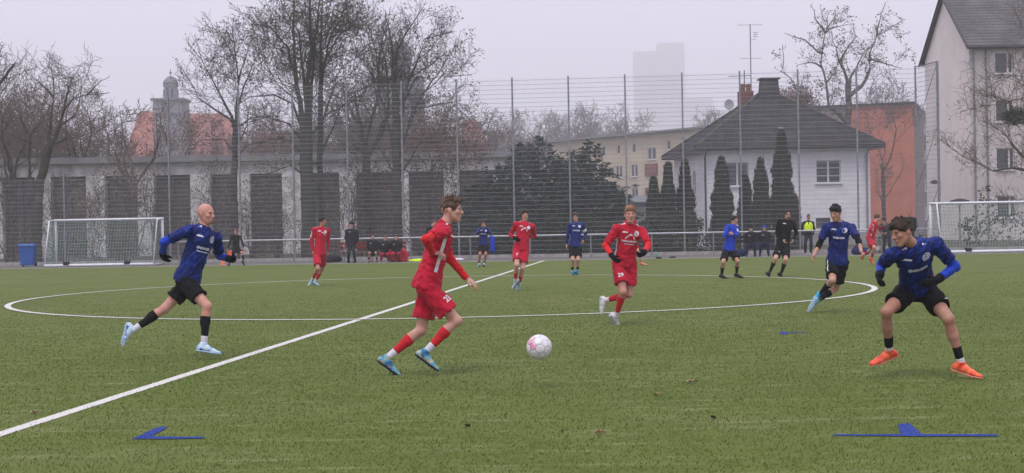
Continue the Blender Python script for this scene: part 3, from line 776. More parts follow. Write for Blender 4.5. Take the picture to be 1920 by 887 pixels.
# ---- church like school with red roofs and domed tower, far behind
def school():
    D0 = 250.0
    o = P(250, 430, D0); o.z = 0
    root = empty('towered_school', o); inv = Matrix.Translation(-o)
    tag(root, 'old school building with red tiled roofs and grey domed clock tower in the haze', 'building')
    def Q(px, py, d): return inv @ P(px, py, d)
    def gable(x0, x1, ytop, ybase, xt0, xt1, d=D0, dep=22):
        A, B, T0, T1 = Q(x0, ybase, d), Q(x1, ybase, d), Q(xt0, ytop, d + dep / 2), Q(xt1, ytop, d + dep / 2)
        back = Vector((0, dep, 0)); mb = MB()
        mb.poly([A, B, T1, T0]); mb.poly([B, B + back, T1]); mb.poly([B + back, A + back, T0, T1]); mb.poly([A + back, A, T0]); r = mb.build('roof', M['red_roof'], root)
        mb = MB(); A0, B0 = A.copy(), B.copy(); A0.z = B0.z = 0; i_ = Vector((.4, .4, 0)); j_ = Vector((-.4, .4, 0)); k_ = Vector((-.4, -.4, 0)); l_ = Vector((.4, -.4, 0))
        c = [A + i_, B + j_, B + back + k_, A + back + l_]; 
        for i in range(4):
            p, q = c[i], c[(i + 1) % 4]; mb.poly([Vector((p.x, p.y, 0)), Vector((q.x, q.y, 0)), q, p])
        mb.build('wall', M['cream_render'], root); return r
    gable(222, 345, 209, 320, 262, 318)
    gable(330, 470, 213, 318, 352, 420, d=D0 + 5)
    gable(455, 620, 250, 315, 480, 600, d=D0 + 15)
    gable(640, 800, 240, 315, 665, 780, d=D0 + 20)
    gable(860, 935, 225, 315, 868, 893, d=D0 + 2)
    def tower(px, d, wpx, ybody, ybel, ydome, yspire, name):
        k = d / FPX; z = lambda y: (inv @ P(px, y, d)).z
        c = inv @ P(px, 400, d); hw = wpx * k / 2
        mb = MB(); mb.box((c.x, c.y, z(ybody) / 2), (2 * hw, 2 * hw, z(ybody))); t = mb.build('tower_body', M['grey_stone'], root)
        mb = MB(); mb.box((c.x, c.y, z(ybody) + .15), (2 * hw + .7, 2 * hw + .7, .35)); mb.box((c.x, c.y, z(ybody) - (z(ybody) - z(ybody + 24)) - .1), (2 * hw + .5, 2 * hw + .5, .3)); mb.build('cornice', M['lead'], t)
        r = hw * .46; mb = MB(); mb.lathe((c.x, c.y, 0), [(r, z(ybody)), (r, z(ybel)), (r * 1.15, z(ybel) + .05), (r * 1.15, z(ybel) + .3)], 12); bl = mb.build('belfry', M['grey_stone'], root)
        h = z(ydome) - z(ybel); z1 = z(ybel) + .3
        mb = MB(); mb.lathe((c.x, c.y, z1), [(r * 1.1, 0), (r * 1.14, h * .25), (r * .98, h * .55), (r * .62, h * .82), (r * .25, h * .97), (.1, h)], 16); dm = mb.build('dome', M['lead'], root, smooth=True)
        mb = MB(); mb.tube([(c.x, c.y, z1 + h), (c.x, c.y, z(yspire))], .08, 5); mb.lathe((c.x, c.y, z1 + h + .6), [(.05, -.25), (.28, 0), (.05, .25)], 8); mb.build('spire', M['lead'], dm)
        for k_ in range(4):
            an = k_ * math.pi / 2 + .4; mb = MB(); mb.box((c.x + r * math.cos(an), c.y + r * math.sin(an), (z(ybody) + z(ybel)) / 2 + .1), (.25, .25, (z(ybel) - z(ybody)) * .55), rz=an); mb.build('opening', M['dark'], bl)
    tower(325, D0 - 1, 55, 190, 163, 146, 130, 'tower')
    tower(757, D0 + 30, 80, 150, 118, 75, 55, 'tower')
school()

# ---- high rise lost in the fog
def highrise():
    D0 = 1600.0
    o = P(1230, 430, D0); o.z = 0
    root = empty('high_rise', o); inv = Matrix.Translation(-o); tag(root, 'faint pale high rise block almost lost in the fog above the cream building', 'building')
    def blk(x0, x1, yt, dd, m='tower_block'):
        A, B = inv @ P(x0, yt, D0), inv @ P(x1, yt, D0); mb = MB(); mb.box(((A.x + B.x) / 2, dd, A.z / 2), (B.x - A.x, 20 - dd, A.z)); mb.build('tower_section', M[m], root); return A, B
    blk(1188, 1232, 98, 1); blk(1232, 1281, 83, 0); blk(1281, 1335, 185, 2)
    mb = MB()
    for i in range(23):
        y = 100 + i * 13
        for x in (1196, 1205, 1214, 1223, 1240, 1249, 1258, 1267):
            A, B = inv @ P(x, y, D0 - 10), inv @ P(x + 5, y + 6, D0 - 10); mb.box(((A.x + B.x) / 2, -10.2 + (1.2 if x < 1230 else 0), (A.z + B.z) / 2), (B.x - A.x, .8, A.z - B.z))
    o = mb.build('windows', M['tower_block'], root); o['kind'] = 'stuff'
highrise()

# ---- garden shed and lamp posts behind the fence
g = P(1172, 430, 74); g.z = 0
sh = empty('garden_shed', g, 0.1); tag(sh, 'small low grey garden shed behind the fence between the spruces and the thujas', 'shed')
ht = P(1172, 372, 74).z
mb = MB(); mb.box((0, 0, ht / 2 - .1), (2.1, 1.8, ht - .2)); mb.build('wall', M['plinth'], sh)
mb = MB(); vs, fs = taper(1.25, 1.1, 1.15, .2, ht - .22, ht + .12); mb.add(vs, fs); mb.build('roof', M['lead'], sh)
mb = MB(); mb.box((-.3, -.93, ht * .42), (.8, .04, ht * .75)); mb.build('door', M['hall_dark'], sh)
def lamp(px, ytop, d, label, cap=.32):
    g = P(px, 430, d); g.z = 0; h = P(px, ytop, d).z; r = empty('path_lamp', g); tag(r, label, 'lamp', 'mushroom lamps on the path')
    mb = MB(); mb.tube([(0, 0, 0), (0, 0, h - .3)], [.05, .035], 8); mb.build('post', M['galv'], r)
    mb = MB(); mb.lathe((0, 0, h), [(.09, -.32), (.13, -.1)], 12); mb.build('diffuser', M['frame_white'], r)
    mb = MB(); mb.lathe((0, 0, h), [(cap, -.1), (cap * .9, -.05), (cap * .4, .02), (.04, .05)], 14); mb.build('shade', M['dark'], r)
lamp(1800, 374, 70, 'mushroom lamp post seen above the crossbar of the right goal', .5)
lamp(1176, 350, 100, 'left of two mushroom lamps above the grey shed')
lamp(1193, 346, 100, 'right of two mushroom lamps above the grey shed')
# ------------------------------------------------------------------ vegetation
M['bark_dark'] = mat('dark wet bark', (0.030, 0.027, 0.025), (0.062, 0.055, 0.050), rough=0.9, scale=4, detail=6, stretch=(1, 1, .3), bump=.5)
M['bark_brown'] = mat('brown twigs', (0.085, 0.060, 0.048), (0.15, 0.112, 0.09), rough=0.9, scale=3)
M['bark_grey'] = mat('grey smooth bark', (0.075, 0.068, 0.065), (0.12, 0.11, 0.10), rough=0.9, scale=4, stretch=(1, 1, .4))
M['bark_moss'] = mat('mossy bark', (0.035, 0.036, 0.022), (0.065, 0.062, 0.045), rough=0.95, scale=3, stretch=(1, 1, .3), bump=.5)
def leafmat(name, c1, c2, c3, rough=0.7):
    m = bpy.data.materials.new(name); m.use_nodes = True
    n = m.node_tree.nodes; l = m.node_tree.links; b = n['Principled BSDF']; b.inputs['Roughness'].default_value = rough; b.inputs['Specular IOR Level'].default_value = 0.2
    g = n.new('ShaderNodeNewGeometry'); rp = n.new('ShaderNodeValToRGB'); e = rp.color_ramp.elements
    e[0].color = (*c1, 1); e[1].color = (*c3, 1); x = e.new(0.5); x.color = (*c2, 1)
    l.new(g.outputs['Random Per Island'], rp.inputs[0]); l.new(rp.outputs[0], b.inputs['Base Color']); return m
M['dry_leaf'] = leafmat('dry brown leaves', (0.07, 0.045, 0.028), (0.13, 0.08, 0.045), (0.20, 0.13, 0.07))
M['olive_leaf'] = leafmat('last olive leaves', (0.06, 0.055, 0.025), (0.10, 0.09, 0.04), (0.15, 0.12, 0.06))
M['russet_leaf'] = leafmat('russet leaves', (0.10, 0.045, 0.03), (0.15, 0.07, 0.045), (0.20, 0.11, 0.075))
M['spruce'] = leafmat('blue green needles', (0.008, 0.024, 0.016), (0.016, 0.042, 0.028), (0.036, 0.066, 0.048))
M['thuja'] = leafmat('dull green scale leaves', (0.016, 0.030, 0.012), (0.032, 0.050, 0.022), (0.065, 0.080, 0.040))
M['thuja_brown'] = leafmat('browning scale leaves', (0.02, 0.017, 0.011), (0.04, 0.03, 0.02), (0.07, 0.045, 0.03))
M['ivy'] = leafmat('dark hedge leaves', (0.014, 0.024, 0.013), (0.030, 0.044, 0.022), (0.06, 0.075, 0.04))
M['scrub'] = leafmat('grey brown scrub', (0.028, 0.025, 0.022), (0.055, 0.047, 0.038), (0.10, 0.085, 0.06))

def prisms(S, sides):
    """S: list of (p0, p1, t0, t1, r0, r1) -> arrays"""
    if not S: return np.zeros((0, 3)), np.zeros((0, 4), int)
    A = np.array(S, float); p0, p1, t0, t1, r0, r1 = A[:, 0:3], A[:, 3:6], A[:, 6:9], A[:, 9:12], A[:, 12], A[:, 13]
    def ring(p, t, r):
        ref = np.where((np.abs(t[:, 2]) < 0.85)[:, None], np.array([0, 0, 1.0]), np.array([1.0, 0, 0]))
        ref = np.tile(np.array([0.31, 0.17, 0.93]), (len(t), 1))
        x = np.cross(t, ref); x /= np.linalg.norm(x, axis=1, keepdims=True) + 1e-9; y = np.cross(t, x)
        out = []
        for k in range(sides):
            a = 2 * np.pi * k / sides; out.append(p + (x * np.cos(a) + y * np.sin(a)) * r[:, None])
        return np.stack(out, 1)
    V = np.concatenate([ring(p0, t0, r0), ring(p1, t1, r1)], 1); n = len(A)
    base = (np.arange(n) * 2 * sides)[:, None]
    Q = np.stack([np.stack([base[:, 0] + k, base[:, 0] + (k + 1) % sides, base[:, 0] + sides + (k + 1) % sides, base[:, 0] + sides + k], 1) for k in range(sides)], 1)
    return V.reshape(-1, 3), Q.reshape(-1, 4)

class Tree:
    def __init__(s, seed, env, up=0.25, wander=0.22, twig=0.0105, gnarl=0.0, droop=0.0, budget=16000, spread=1.0):
        s.r = random.Random(seed); s.env = env; s.up = up; s.w = wander; s.twig = twig; s.g = gnarl; s.dr = droop; s.limb = []; s.tw = []; s.tips = []; s.budget = budget; s.spread = spread
    def inside(s, p):
        (cx, cy, cz), (rx, ry, rz) = s.env
        q = ((p.x - cx) / rx) ** 2 + ((p.y - cy) / ry) ** 2 + ((p.z - cz) / rz) ** 2
        m_ = 1 + .28 * math.sin(p.x * 1.3 + p.z * .9 + cx) * math.sin(p.z * 1.1 - p.y + 1.7) + .18 * math.sin(p.x * 3.1 + p.y * 2.3)
        return q / (m_ * m_) * s.r.uniform(.75, 1.1)
    def grow(s, p, d, r, L, lvl, up=None):
        """one branch: a wandering chain which carries side shoots"""
        rr = s.r; up = s.up if up is None else up
        seg = max(0.20, min(0.55, L / 6)) * (0.8 if lvl < 3 else 1); n = max(2, int(L / seg)); d = d.normalized(); t_prev = d.copy()
        side = rr.random() * 6.28
        for i in range(n):
            if len(s.tw) > s.budget: return
            f = i / n; wv = s.w * (1 + s.g) * (0.6 if lvl == 0 else 1)
            nd = d + Vector((rr.gauss(0, wv), rr.gauss(0, wv), rr.gauss(0, wv) + up * 0.25 - s.dr * (0.10 if lvl >= 3 else 0)))
            nd.normalize(); q = p + nd * seg
            r1 = r * (1 - 0.75 / n) if lvl else r * (1 - 0.45 / n)
            if lvl and r1 > s.twig and s.inside(q) > .5: r1 *= .86
            r1 = max(r1, s.twig * 0.6)
            rec = (*p, *q, *t_prev, *nd, r, r1)
            (s.limb if r > 0.045 else s.tw).append(rec)
            if i > 0 or lvl > 1:
                e = s.inside(q)
                if e > 1.0 and lvl > 0:
                    if r1 > s.twig * 1.6 and lvl < 5:
                        for _ in range(3): s.grow(q, nd + Vector((rr.gauss(0, .5), rr.gauss(0, .5), rr.gauss(0, .4))), max(s.twig, r1 * .5), .5, 5)
                    s.tips.append(q.copy()); return
                # side shoots
                if lvl < 5 and (f > 0.22 or lvl == 0 and f > 0.35 or lvl > 2):
                    k = {0: 1.0, 1: 0.9, 2: 1.0, 3: 1.0, 4: 0.8}[lvl]
                    if rr.random() < k:
                        side += 2.4 + rr.gauss(0, .5)
                        ref = Vector((0.3, 0.2, 0.9)) if abs(nd.z) < 0.9 else Vector((1, 0, 0))
                        x = nd.cross(ref).normalized(); y = nd.cross(x)
                        out = x * math.cos(side) + y * math.sin(side); an = s.spread * rr.uniform(0.5, 1.05)
                        cd = nd * math.cos(an) + out * math.sin(an)
                        cl = L * rr.uniform(0.38, 0.62) * (1.05 - 0.35 * f) if lvl else L * rr.uniform(0.35, 0.6)
                        cr = max(s.twig, min(r1 * 0.62, r1 * rr.uniform(0.4, 0.7)))
                        if cl > 0.24: s.grow(q, cd, cr, cl, lvl + 1)
            p, d, t_prev, r = q, nd, nd, r1
        s.tips.append(p.copy())
        if lvl < 4 and r > s.twig * 1.2:
            for _ in range(2):
                cd = d + Vector((rr.gauss(0, .45), rr.gauss(0, .45), rr.gauss(0, .35))); s.grow(p, cd, r * .8, L * .45, lvl + 1)

def leaf_cards(centres, n_each, spread, size, rs, flat=False):
    C = np.repeat(np.asarray(centres, float), n_each, axis=0); n = len(C)
    C = C + rs.normal(0, spread, (n, 3)); a = rs.normal(0, 1, (n, 3)); a /= np.linalg.norm(a, axis=1, keepdims=True)
    b = np.cross(a, rs.normal(0, 1, (n, 3))); b /= np.linalg.norm(b, axis=1, keepdims=True) + 1e-9
    s = size * (0.6 + 0.8 * rs.random((n, 1)))
    V = np.stack([C - a * s * .5, C + b * s * .35, C + a * s * .5, C - b * s * .35], 1).reshape(-1, 3)
    return V, np.arange(n * 4).reshape(-1, 4)

def finish_tree(name, base, T, label, group, bark, twigm, leaves=None, mesh_cache=None):
    root = empty(name, base); tag(root, label, 'tree', group)
    V, Q = prisms(T.limb, 7); o = put('trunk', fast_mesh('trunk', V, Q=Q, smooth=True), root, M[bark])
    V, Q = prisms(T.tw, 3); o = put('crown', fast_mesh('crown', V, Q=Q), root, M[twigm])
    if leaves:
        mt, frac, k, sp, sz = leaves; rs = np.random.default_rng(5 + len(T.tw)); pts = [t for t in T.tips if T.r.random() < frac]
        if pts:
            V, Q = leaf_cards([tuple(p) for p in pts], k, sp, sz, rs); put('leaves', fast_mesh('leaves', V, Q=Q), root, M[mt])
    return root

def root_at(px, d):
    g = P(px, 430, d); g.z = 0; return g
def env_px(base, x0, x1, y0, y1, d, depth=3.5):
    a, b = P(x0, y0, d), P(x1, y1, d)
    return ((a.x + b.x) / 2 - base.x, 0, (a.z + b.z) / 2 - base.z), ((b.x - a.x) / 2, depth, (a.z - b.z) / 2)

def limb(T, pts, r0, r1, side=0.9, ln=3.0, upb=.3, lvl=2, step=.45, jit=.03):
    """a bough led through given points, carrying side shoots"""
    pts = [Vector(p) for p in pts]; fine = []
    for i in range(len(pts) - 1):
        k = max(1, int((pts[i + 1] - pts[i]).length / step)); dy = T.r.gauss(0, .35)
        for j in range(k): fine.append(pts[i].lerp(pts[i + 1], j / k) + Vector((T.r.gauss(0, jit), T.r.gauss(0, jit * 2), T.r.gauss(0, jit))))
    fine.append(pts[-1]); m = len(fine) - 1; prev = (fine[1] - fine[0]).normalized()
    for i in range(m):
        ra, rb = r0 * (r1 / r0) ** (i / m), r0 * (r1 / r0) ** ((i + 1) / m); t = (fine[i + 1] - fine[i]).normalized()
        (T.limb if ra > .045 else T.tw).append((*fine[i], *fine[i + 1], *prev, *t, ra, rb)); prev = t
        for _ in range(3 if lvl == 2 and i > m * .3 else 1):
          if side > 0 and i > m * .12 and T.r.random() < side:
            an = T.r.random() * 6.28; o = t * .5 + Vector((math.cos(an), math.sin(an), T.r.uniform(-.1, .5))); T.grow(fine[i], o, max(T.twig, rb * .4), ln * T.r.uniform(.5, 1.1), lvl, up=upb)
    T.tips.append(fine[-1])
def led_tree(px, d, env4, seed, label, boughs, leaves, bark, tw, budget=14000, up=.3, wander=.14, twig=.0105, depth=3.5, spread=1.0, gnarl=0, name='bare_tree', group=None, lvl=2, spreadY=1.6):
    b = root_at(px, d); T = Tree(seed, env_px(b, *env4, d, depth), up=up, wander=wander, twig=twig, budget=budget, spread=spread, gnarl=gnarl)
    for k, (pl, r0, r1, side, ln) in enumerate(boughs):
        oy = 0.0 if k == 0 else T.r.uniform(-spreadY, spreadY); n = len(pl); pts = []
        for i, (x, y) in enumerate(pl):
            dd = d + oy * (i / max(1, n - 1)); v = P(x, y, dd) - b; pts.append(v)
        if k == 0: pts[0] = Vector((0, 0, 0))
        limb(T, pts, r0, r1, side, ln, up, lvl)
    return finish_tree(name, b, T, label, group or GR, bark, tw, leaves)

GR = 'bare trees behind the fence'
# central many stemmed lime
def main_lime():
    d = 69.0; b = root_at(577, d); env = env_px(b, 440, 725, -60, 420, d, 4.2)
    T = Tree(3, env, up=0.5, wander=0.10, twig=0.0105, budget=36000, spread=0.9)
    def L(px, py): v = P(px, py, d) - b; return v
    # trunk, then leaders that follow the photograph
    def poly(pts, r0, r1, side=0.9, ln=3.0, upb=.3, dz=0.0):
        pts = [Vector(p) for p in pts]; n = len(pts) - 1; prev = (pts[1] - pts[0]).normalized()
        fine = []
        for i in range(n):
            k = max(1, int((pts[i + 1] - pts[i]).length / .45))
            for j in range(k): fine.append(pts[i].lerp(pts[i + 1], j / k) + Vector((T.r.gauss(0, .025), T.r.gauss(0, .025), 0)))
        fine.append(pts[-1]); m = len(fine) - 1
        for i in range(m):
            r_a = r0 * (r1 / r0) ** (i / m); r_b = r0 * (r1 / r0) ** ((i + 1) / m); t = (fine[i + 1] - fine[i]).normalized()
            (T.limb if r_a > .045 else T.tw).append((*fine[i], *fine[i + 1], *prev, *t, r_a, r_b)); prev = t
            for _ in range(2 if i > m * .35 else 1):
              if i > m * .12 and T.r.random() < side:
                an = T.r.random() * 6.28; o = Vector((math.cos(an), math.sin(an), T.r.uniform(-.1, .5))); T.grow(fine[i], o, max(.018, r_b * .35), ln * T.r.uniform(.5, 1.1), 2, up=upb)
        T.tips.append(fine[-1])
    poly([(0, 0, 0), L(577, 400), L(575, 300), L(573, 215)], 0.36, 0.30, side=.0)
    poly([L(570, 240), L(553, 150), L(540, 90), L(505, 50), L(470, 45)], 0.17, 0.03)
    poly([L(568, 230), L(556, 165), L(550, 60), L(552, -30)], 0.15, 0.03)
    poly([L(575, 230), L(577, 150), L(583, 90), L(581, 0), L(575, -50)], 0.19, 0.04)
    poly([L(579, 235), L(590, 80), L(600, 0), L(610, -40)], 0.13, 0.03)
    poly([L(575, 200), L(560, 60), L(530, 10), L(515, -30)], 0.10, 0.02)
    # low arching boughs
    poly([L(571, 250), L(548, 195), L(515, 178), L(470, 182), L(440, 200)], 0.10, 0.02, side=1, ln=1.6)
    poly([L(570, 268), L(540, 232), L(500, 220), L(455, 232)], 0.09, 0.02, side=1, ln=1.6)
    poly([L(572, 300), L(545, 262), L(500, 262), L(470, 285)], 0.08, 0.02, side=1, ln=1.5)
    poly([L(574, 330), L(545, 310), L(505, 325), L(490, 350)], 0.07, 0.02, side=1, ln=1.4, upb=-.1)
    poly([L(578, 260), L(612, 215), L(660, 190), L(700, 185)], 0.08, 0.02, side=1, ln=1.6)
    finish_tree('lime_tree', b, T, 'tallest bare tree with several dark upright stems left of centre', GR, 'bark_moss', 'bark_dark', ('olive_leaf', .30, 3, .12, .11))
    # slimmer companion right beside it
    b2 = root_at(603, d + 1.5); env = env_px(b2, 560, 740, -40, 380, d + 1.5, 3.5); T2 = Tree(9, env, up=.5, wander=.10, twig=.0105, budget=14000, spread=.9)
    T = T2; b_ = b2
    def L(px, py): return P(px, py, d + 1.5) - b2
    poly([(0, 0, 0), L(601, 330), L(601, 250), L(601, 180)], 0.17, 0.13, side=.15)
    poly([L(601, 185), L(602, 90), L(604, 10), L(600, -40)], 0.12, 0.03)
    poly([L(602, 170), L(618, 70), L(650, 10), L(668, -20)], 0.08, 0.02)
    poly([L(602, 125), L(640, 60), L(690, 30)], 0.06, 0.02)
    poly([L(603, 230), L(640, 125), L(690, 95), L(715, 100)], 0.06, 0.02)
    poly([L(602, 290), L(640, 200), L(680, 165)], 0.07, 0.02)
    finish_tree('lime_tree', b2, T2, 'slim bare tree just right of the tallest tree with arching side boughs', GR, 'bark_moss', 'bark_dark', ('olive_leaf', .30, 3, .12, .11))
main_lime()

def tree(px, d, env4, seed, r0, label, stems, leaves=None, bark='bark_dark', tw='bark_dark', up=.35, wander=.16, budget=12000, fork=.38, spread=1.0, depth=3.5, gnarl=0, droop=0, lean=0.0, twig=.0105, name='bare_tree', group=GR):
    b = root_at(px, d); env = env_px(b, *env4, d, depth); T = Tree(seed, env, up=up, wander=wander, twig=twig, budget=budget, spread=spread, gnarl=gnarl, droop=droop)
    top = env[0][2] + env[1][2]; hf = top * fork; p = Vector((0, 0, 0)); dr = Vector((lean, 0, 1)).normalized(); prev = dr.copy(); r = r0
    n = max(3, int(hf / .5))
    for i in range(n):
        t = (dr + Vector((T.r.gauss(0, .05), T.r.gauss(0, .05), 0))).normalized(); q = p + t * hf / n; r1 = r * (1 - .3 / n)
        T.limb.append((*p, *q, *prev, *t, r, r1)); prev = t; p = q; r = r1
        if i > n * .55 and T.r.random() < .5:
            an = T.r.random() * 6.28; T.grow(p, Vector((math.cos(an), math.sin(an), .4)), r * .3, top * .25, 2)
    for k in range(stems):
        an = 2 * math.pi * k / stems + T.r.gauss(0, .4); s_ = T.r.uniform(.15, .55) * spread
        v = Vector((math.cos(an) * s_ * 1.2, math.sin(an) * s_ * .8, 1.0))
        T.grow(p - Vector((0, 0, .25 * T.r.random())), v, r * T.r.uniform(.5, .68), (top - hf) * T.r.uniform(.85, 1.1), 1)
    return finish_tree(name, b, T, label, group, bark, tw, leaves)

led_tree(440, 68, (330, 545, 18, 420), 21, 'medium bare tree forking low, left of the tallest tree', [
    ([(440, 480), (439, 400), (438, 300), (442, 236)], .20, .14, .12, 1.8), ([(442, 250), (447, 152), (439, 101), (437, 40)], .10, .02, .9, 2.4), ([(440, 240), (434, 218), (408, 170), (386, 130), (372, 90)], .09, .02, .9, 2.2),
    ([(441, 236), (449, 178), (472, 127), (492, 80)], .08, .02, .9, 2.2), ([(439, 236), (429, 223), (371, 183), (338, 122)], .07, .015, .8, 1.6), ([(442, 240), (470, 222), (523, 218)], .06, .015, .8, 1.4),
    ([(440, 290), (420, 262), (380, 262), (352, 275)], .05, .012, .8, 1.3), ([(440, 300), (462, 275), (500, 262)], .05, .012, .8, 1.3), ([(447, 150), (470, 80), (480, 45)], .05, .012, .9, 1.8), ([(439, 110), (415, 70), (405, 40)], .04, .012, .9, 1.8)],
    ('olive_leaf', .20, 3, .10, .10), 'bark_dark', 'bark_dark', budget=20000, up=.4)
led_tree(746, 67, (630, 905, 2, 420), 34, 'broad bare tree with last brown leaves right of the tallest tree', [
    ([(746, 480), (745, 400), (743, 258), (741, 176)], .27, .17, .10, 2.5), ([(741, 180), (737, 108), (731, 67), (722, 18)], .13, .02, .9, 2.6), ([(741, 120), (745, 90), (763, 59), (790, 18)], .08, .02, .9, 2.4),
    ([(745, 270), (757, 182), (769, 147), (804, 125), (835, 100)], .12, .02, .9, 2.4), ([(746, 300), (778, 200), (795, 176), (828, 144), (885, 140)], .11, .015, .9, 1.8), ([(747, 300), (772, 211), (804, 199), (845, 191), (893, 235)], .09, .015, .9, 1.6),
    ([(744, 290), (728, 229), (713, 176), (707, 117), (696, 55)], .11, .02, .9, 2.3), ([(741, 200), (737, 147), (684, 164), (642, 179)], .07, .015, .9, 1.6), ([(745, 330), (790, 270), (850, 262), (880, 300)], .07, .015, .9, 1.5),
    ([(744, 340), (715, 280), (672, 270)], .06, .015, .9, 1.5), ([(769, 147), (800, 75), (850, 60)], .06, .015, .9, 2.0), ([(800, 170), (850, 90), (862, 85)], .05, .012, .9, 1.6), ([(713, 176), (680, 110), (662, 80)], .05, .012, .9, 1.8)],
    ('dry_leaf', .28, 3, .13, .10), 'bark_moss', 'bark_dark', budget=32000, up=.35, depth=4.5)
tree(694, 74, (620, 800, 60, 380), 37, .28, 'bare tree with a thick mossy trunk between the tallest tree and the broad one', 5, ('dry_leaf', .3, 3, .15, .12), budget=9000, fork=.45, bark='bark_moss')
tree(808, 72, (740, 905, 195, 420), 41, .14, 'low drooping tree with reddish brown leaves at the right of the broad tree', 6, ('russet_leaf', .8, 5, .22, .13), budget=8000, fork=.40, up=-.1, droop=.6, tw='bark_brown')
led_tree(66, 69, (0, 235, 108, 420), 52, 'spreading bare tree with a flat domed crown above the blue bin', [
    ([(66, 490), (68, 420), (75, 338), (92, 275)], .30, .20, .0, 2), ([(92, 280), (111, 237), (120, 208), (139, 186), (164, 177), (205, 174)], .13, .02, .9, 2.2), ([(92, 275), (92, 218), (101, 180), (98, 150), (95, 125)], .12, .02, .9, 2.4),
    ([(70, 400), (56, 330), (54, 250), (80, 225), (95, 200)], .13, .03, .6, 2.0), ([(95, 275), (126, 256), (170, 262)], .06, .015, .9, 1.5), ([(111, 237), (140, 215), (150, 190), (152, 150)], .07, .015, .9, 2.2),
    ([(54, 250), (35, 210), (25, 175)], .08, .02, .9, 2.2), ([(120, 208), (135, 150), (150, 125)], .07, .015, .9, 2.2), ([(101, 180), (70, 150), (48, 135)], .07, .015, .9, 2.0), ([(164, 177), (190, 150), (205, 145)], .05, .015, .9, 1.8), ([(60, 270), (20, 255), (0, 240)], .06, .015, .9, 1.6)],
    ('scrub', .10, 2, .08, .07), 'bark_moss', 'bark_brown', budget=28000, up=.12, depth=5, spread=1.15)
tree(-25, 69, (-150, 62, 60, 400), 57, .28, 'bare tree cut off by the left edge with a branch reaching in high up', 5, None, budget=9000, fork=.32, spread=1.2, tw='bark_brown')
tree(30, 80, (-60, 130, 170, 420), 58, .2, 'dim bare tree behind the spreading tree at far left', 5, None, budget=7000, tw='bark_brown', name='bare_tree')
tree(160, 88, (90, 250, 180, 420), 59, .18, 'hazy bare tree right of the spreading tree behind the hall roof', 5, None, budget=7000, tw='bark_brown')
tree(253, 79, (205, 312, 175, 400), 61, .17, 'slender bare tree standing before the red school roof', 4, None, budget=6000, fork=.42, up=.4, tw='bark_brown', bark='bark_grey')
tree(330, 90, (270, 400, 205, 420), 63, .16, 'small hazy bare tree below the domed tower', 4, ('dry_leaf', .3, 3, .2, .14), budget=4500, tw='bark_brown')
tree(505, 90, (430, 570, 215, 420), 65, .16, 'small bare tree low behind the arching boughs left of the tallest tree', 4, ('russet_leaf', .3, 3, .2, .14), budget=4500, tw='bark_brown')
# pollarded tree behind the house
led_tree(1588, 104, (1438, 1712, -8, 330), 72, 'gnarled pollard tree with knobbly branches rising behind the white house', [
    ([(1588, 470), (1588, 300), (1591, 194), (1591, 150)], .40, .22, .0, 2), ([(1591, 155), (1583, 130), (1575, 115), (1562, 77), (1560, 60)], .15, .022, 1, 1.8), ([(1575, 115), (1590, 85), (1605, 69), (1600, 45)], .10, .022, 1, 1.6),
    ([(1591, 180), (1617, 162), (1631, 130), (1631, 101), (1644, 67), (1698, 36)], .17, .022, 1, 1.9), ([(1593, 150), (1621, 97), (1641, 80)], .10, .022, 1, 1.7), ([(1590, 230), (1554, 198), (1550, 154), (1540, 121), (1542, 99), (1548, 60), (1554, 22)], .20, .022, 1, 1.8),
    ([(1541, 100), (1534, 97), (1510, 75), (1471, 62)], .10, .022, 1, 1.6), ([(1540, 125), (1522, 117), (1493, 123)], .07, .022, 1, 1.5), ([(1560, 240), (1502, 188), (1487, 152), (1465, 133), (1471, 117), (1467, 83)], .13, .022, 1, 1.5),
    ([(1548, 60), (1570, 50), (1589, 46)], .06, .022, 1, 1.5), ([(1551, 55), (1568, 28), (1587, 22)], .06, .022, 1, 1.5), ([(1550, 155), (1568, 133), (1572, 112)], .07, .022, 1, 1.3), ([(1644, 67), (1650, 30), (1660, 5)], .08, .022, 1, 1.6), ([(1631, 110), (1660, 120), (1690, 128)], .06, .022, 1, 1.5),
    ([(1548, 62), (1530, 35), (1520, 10)], .07, .022, 1, 1.6)],
    ('dry_leaf', .5, 4, .10, .13), 'bark_grey', 'bark_grey', budget=16000, up=.25, wander=.2, gnarl=.4, twig=.014, depth=6, name='pollard_tree', lvl=3)
tree(1500, 112, (1445, 1560, 150, 330), 74, .2, 'small reddish leaved tree between the chimney and the pollard tree', 4, ('russet_leaf', .7, 4, .2, .16), budget=3000, twig=.02, tw='bark_grey')
tree(1660, 120, (1600, 1730, 130, 330), 76, .2, 'hazy bare tree above the roof of the orange building', 4, None, budget=3000, twig=.02, tw='bark_grey')
tree(1655, 100, (1630, 1690, 262, 400), 78, .1, 'thin small tree in front of the orange wall', 3, ('dry_leaf', .4, 3, .15, .12), budget=1200, tw='bark_brown')
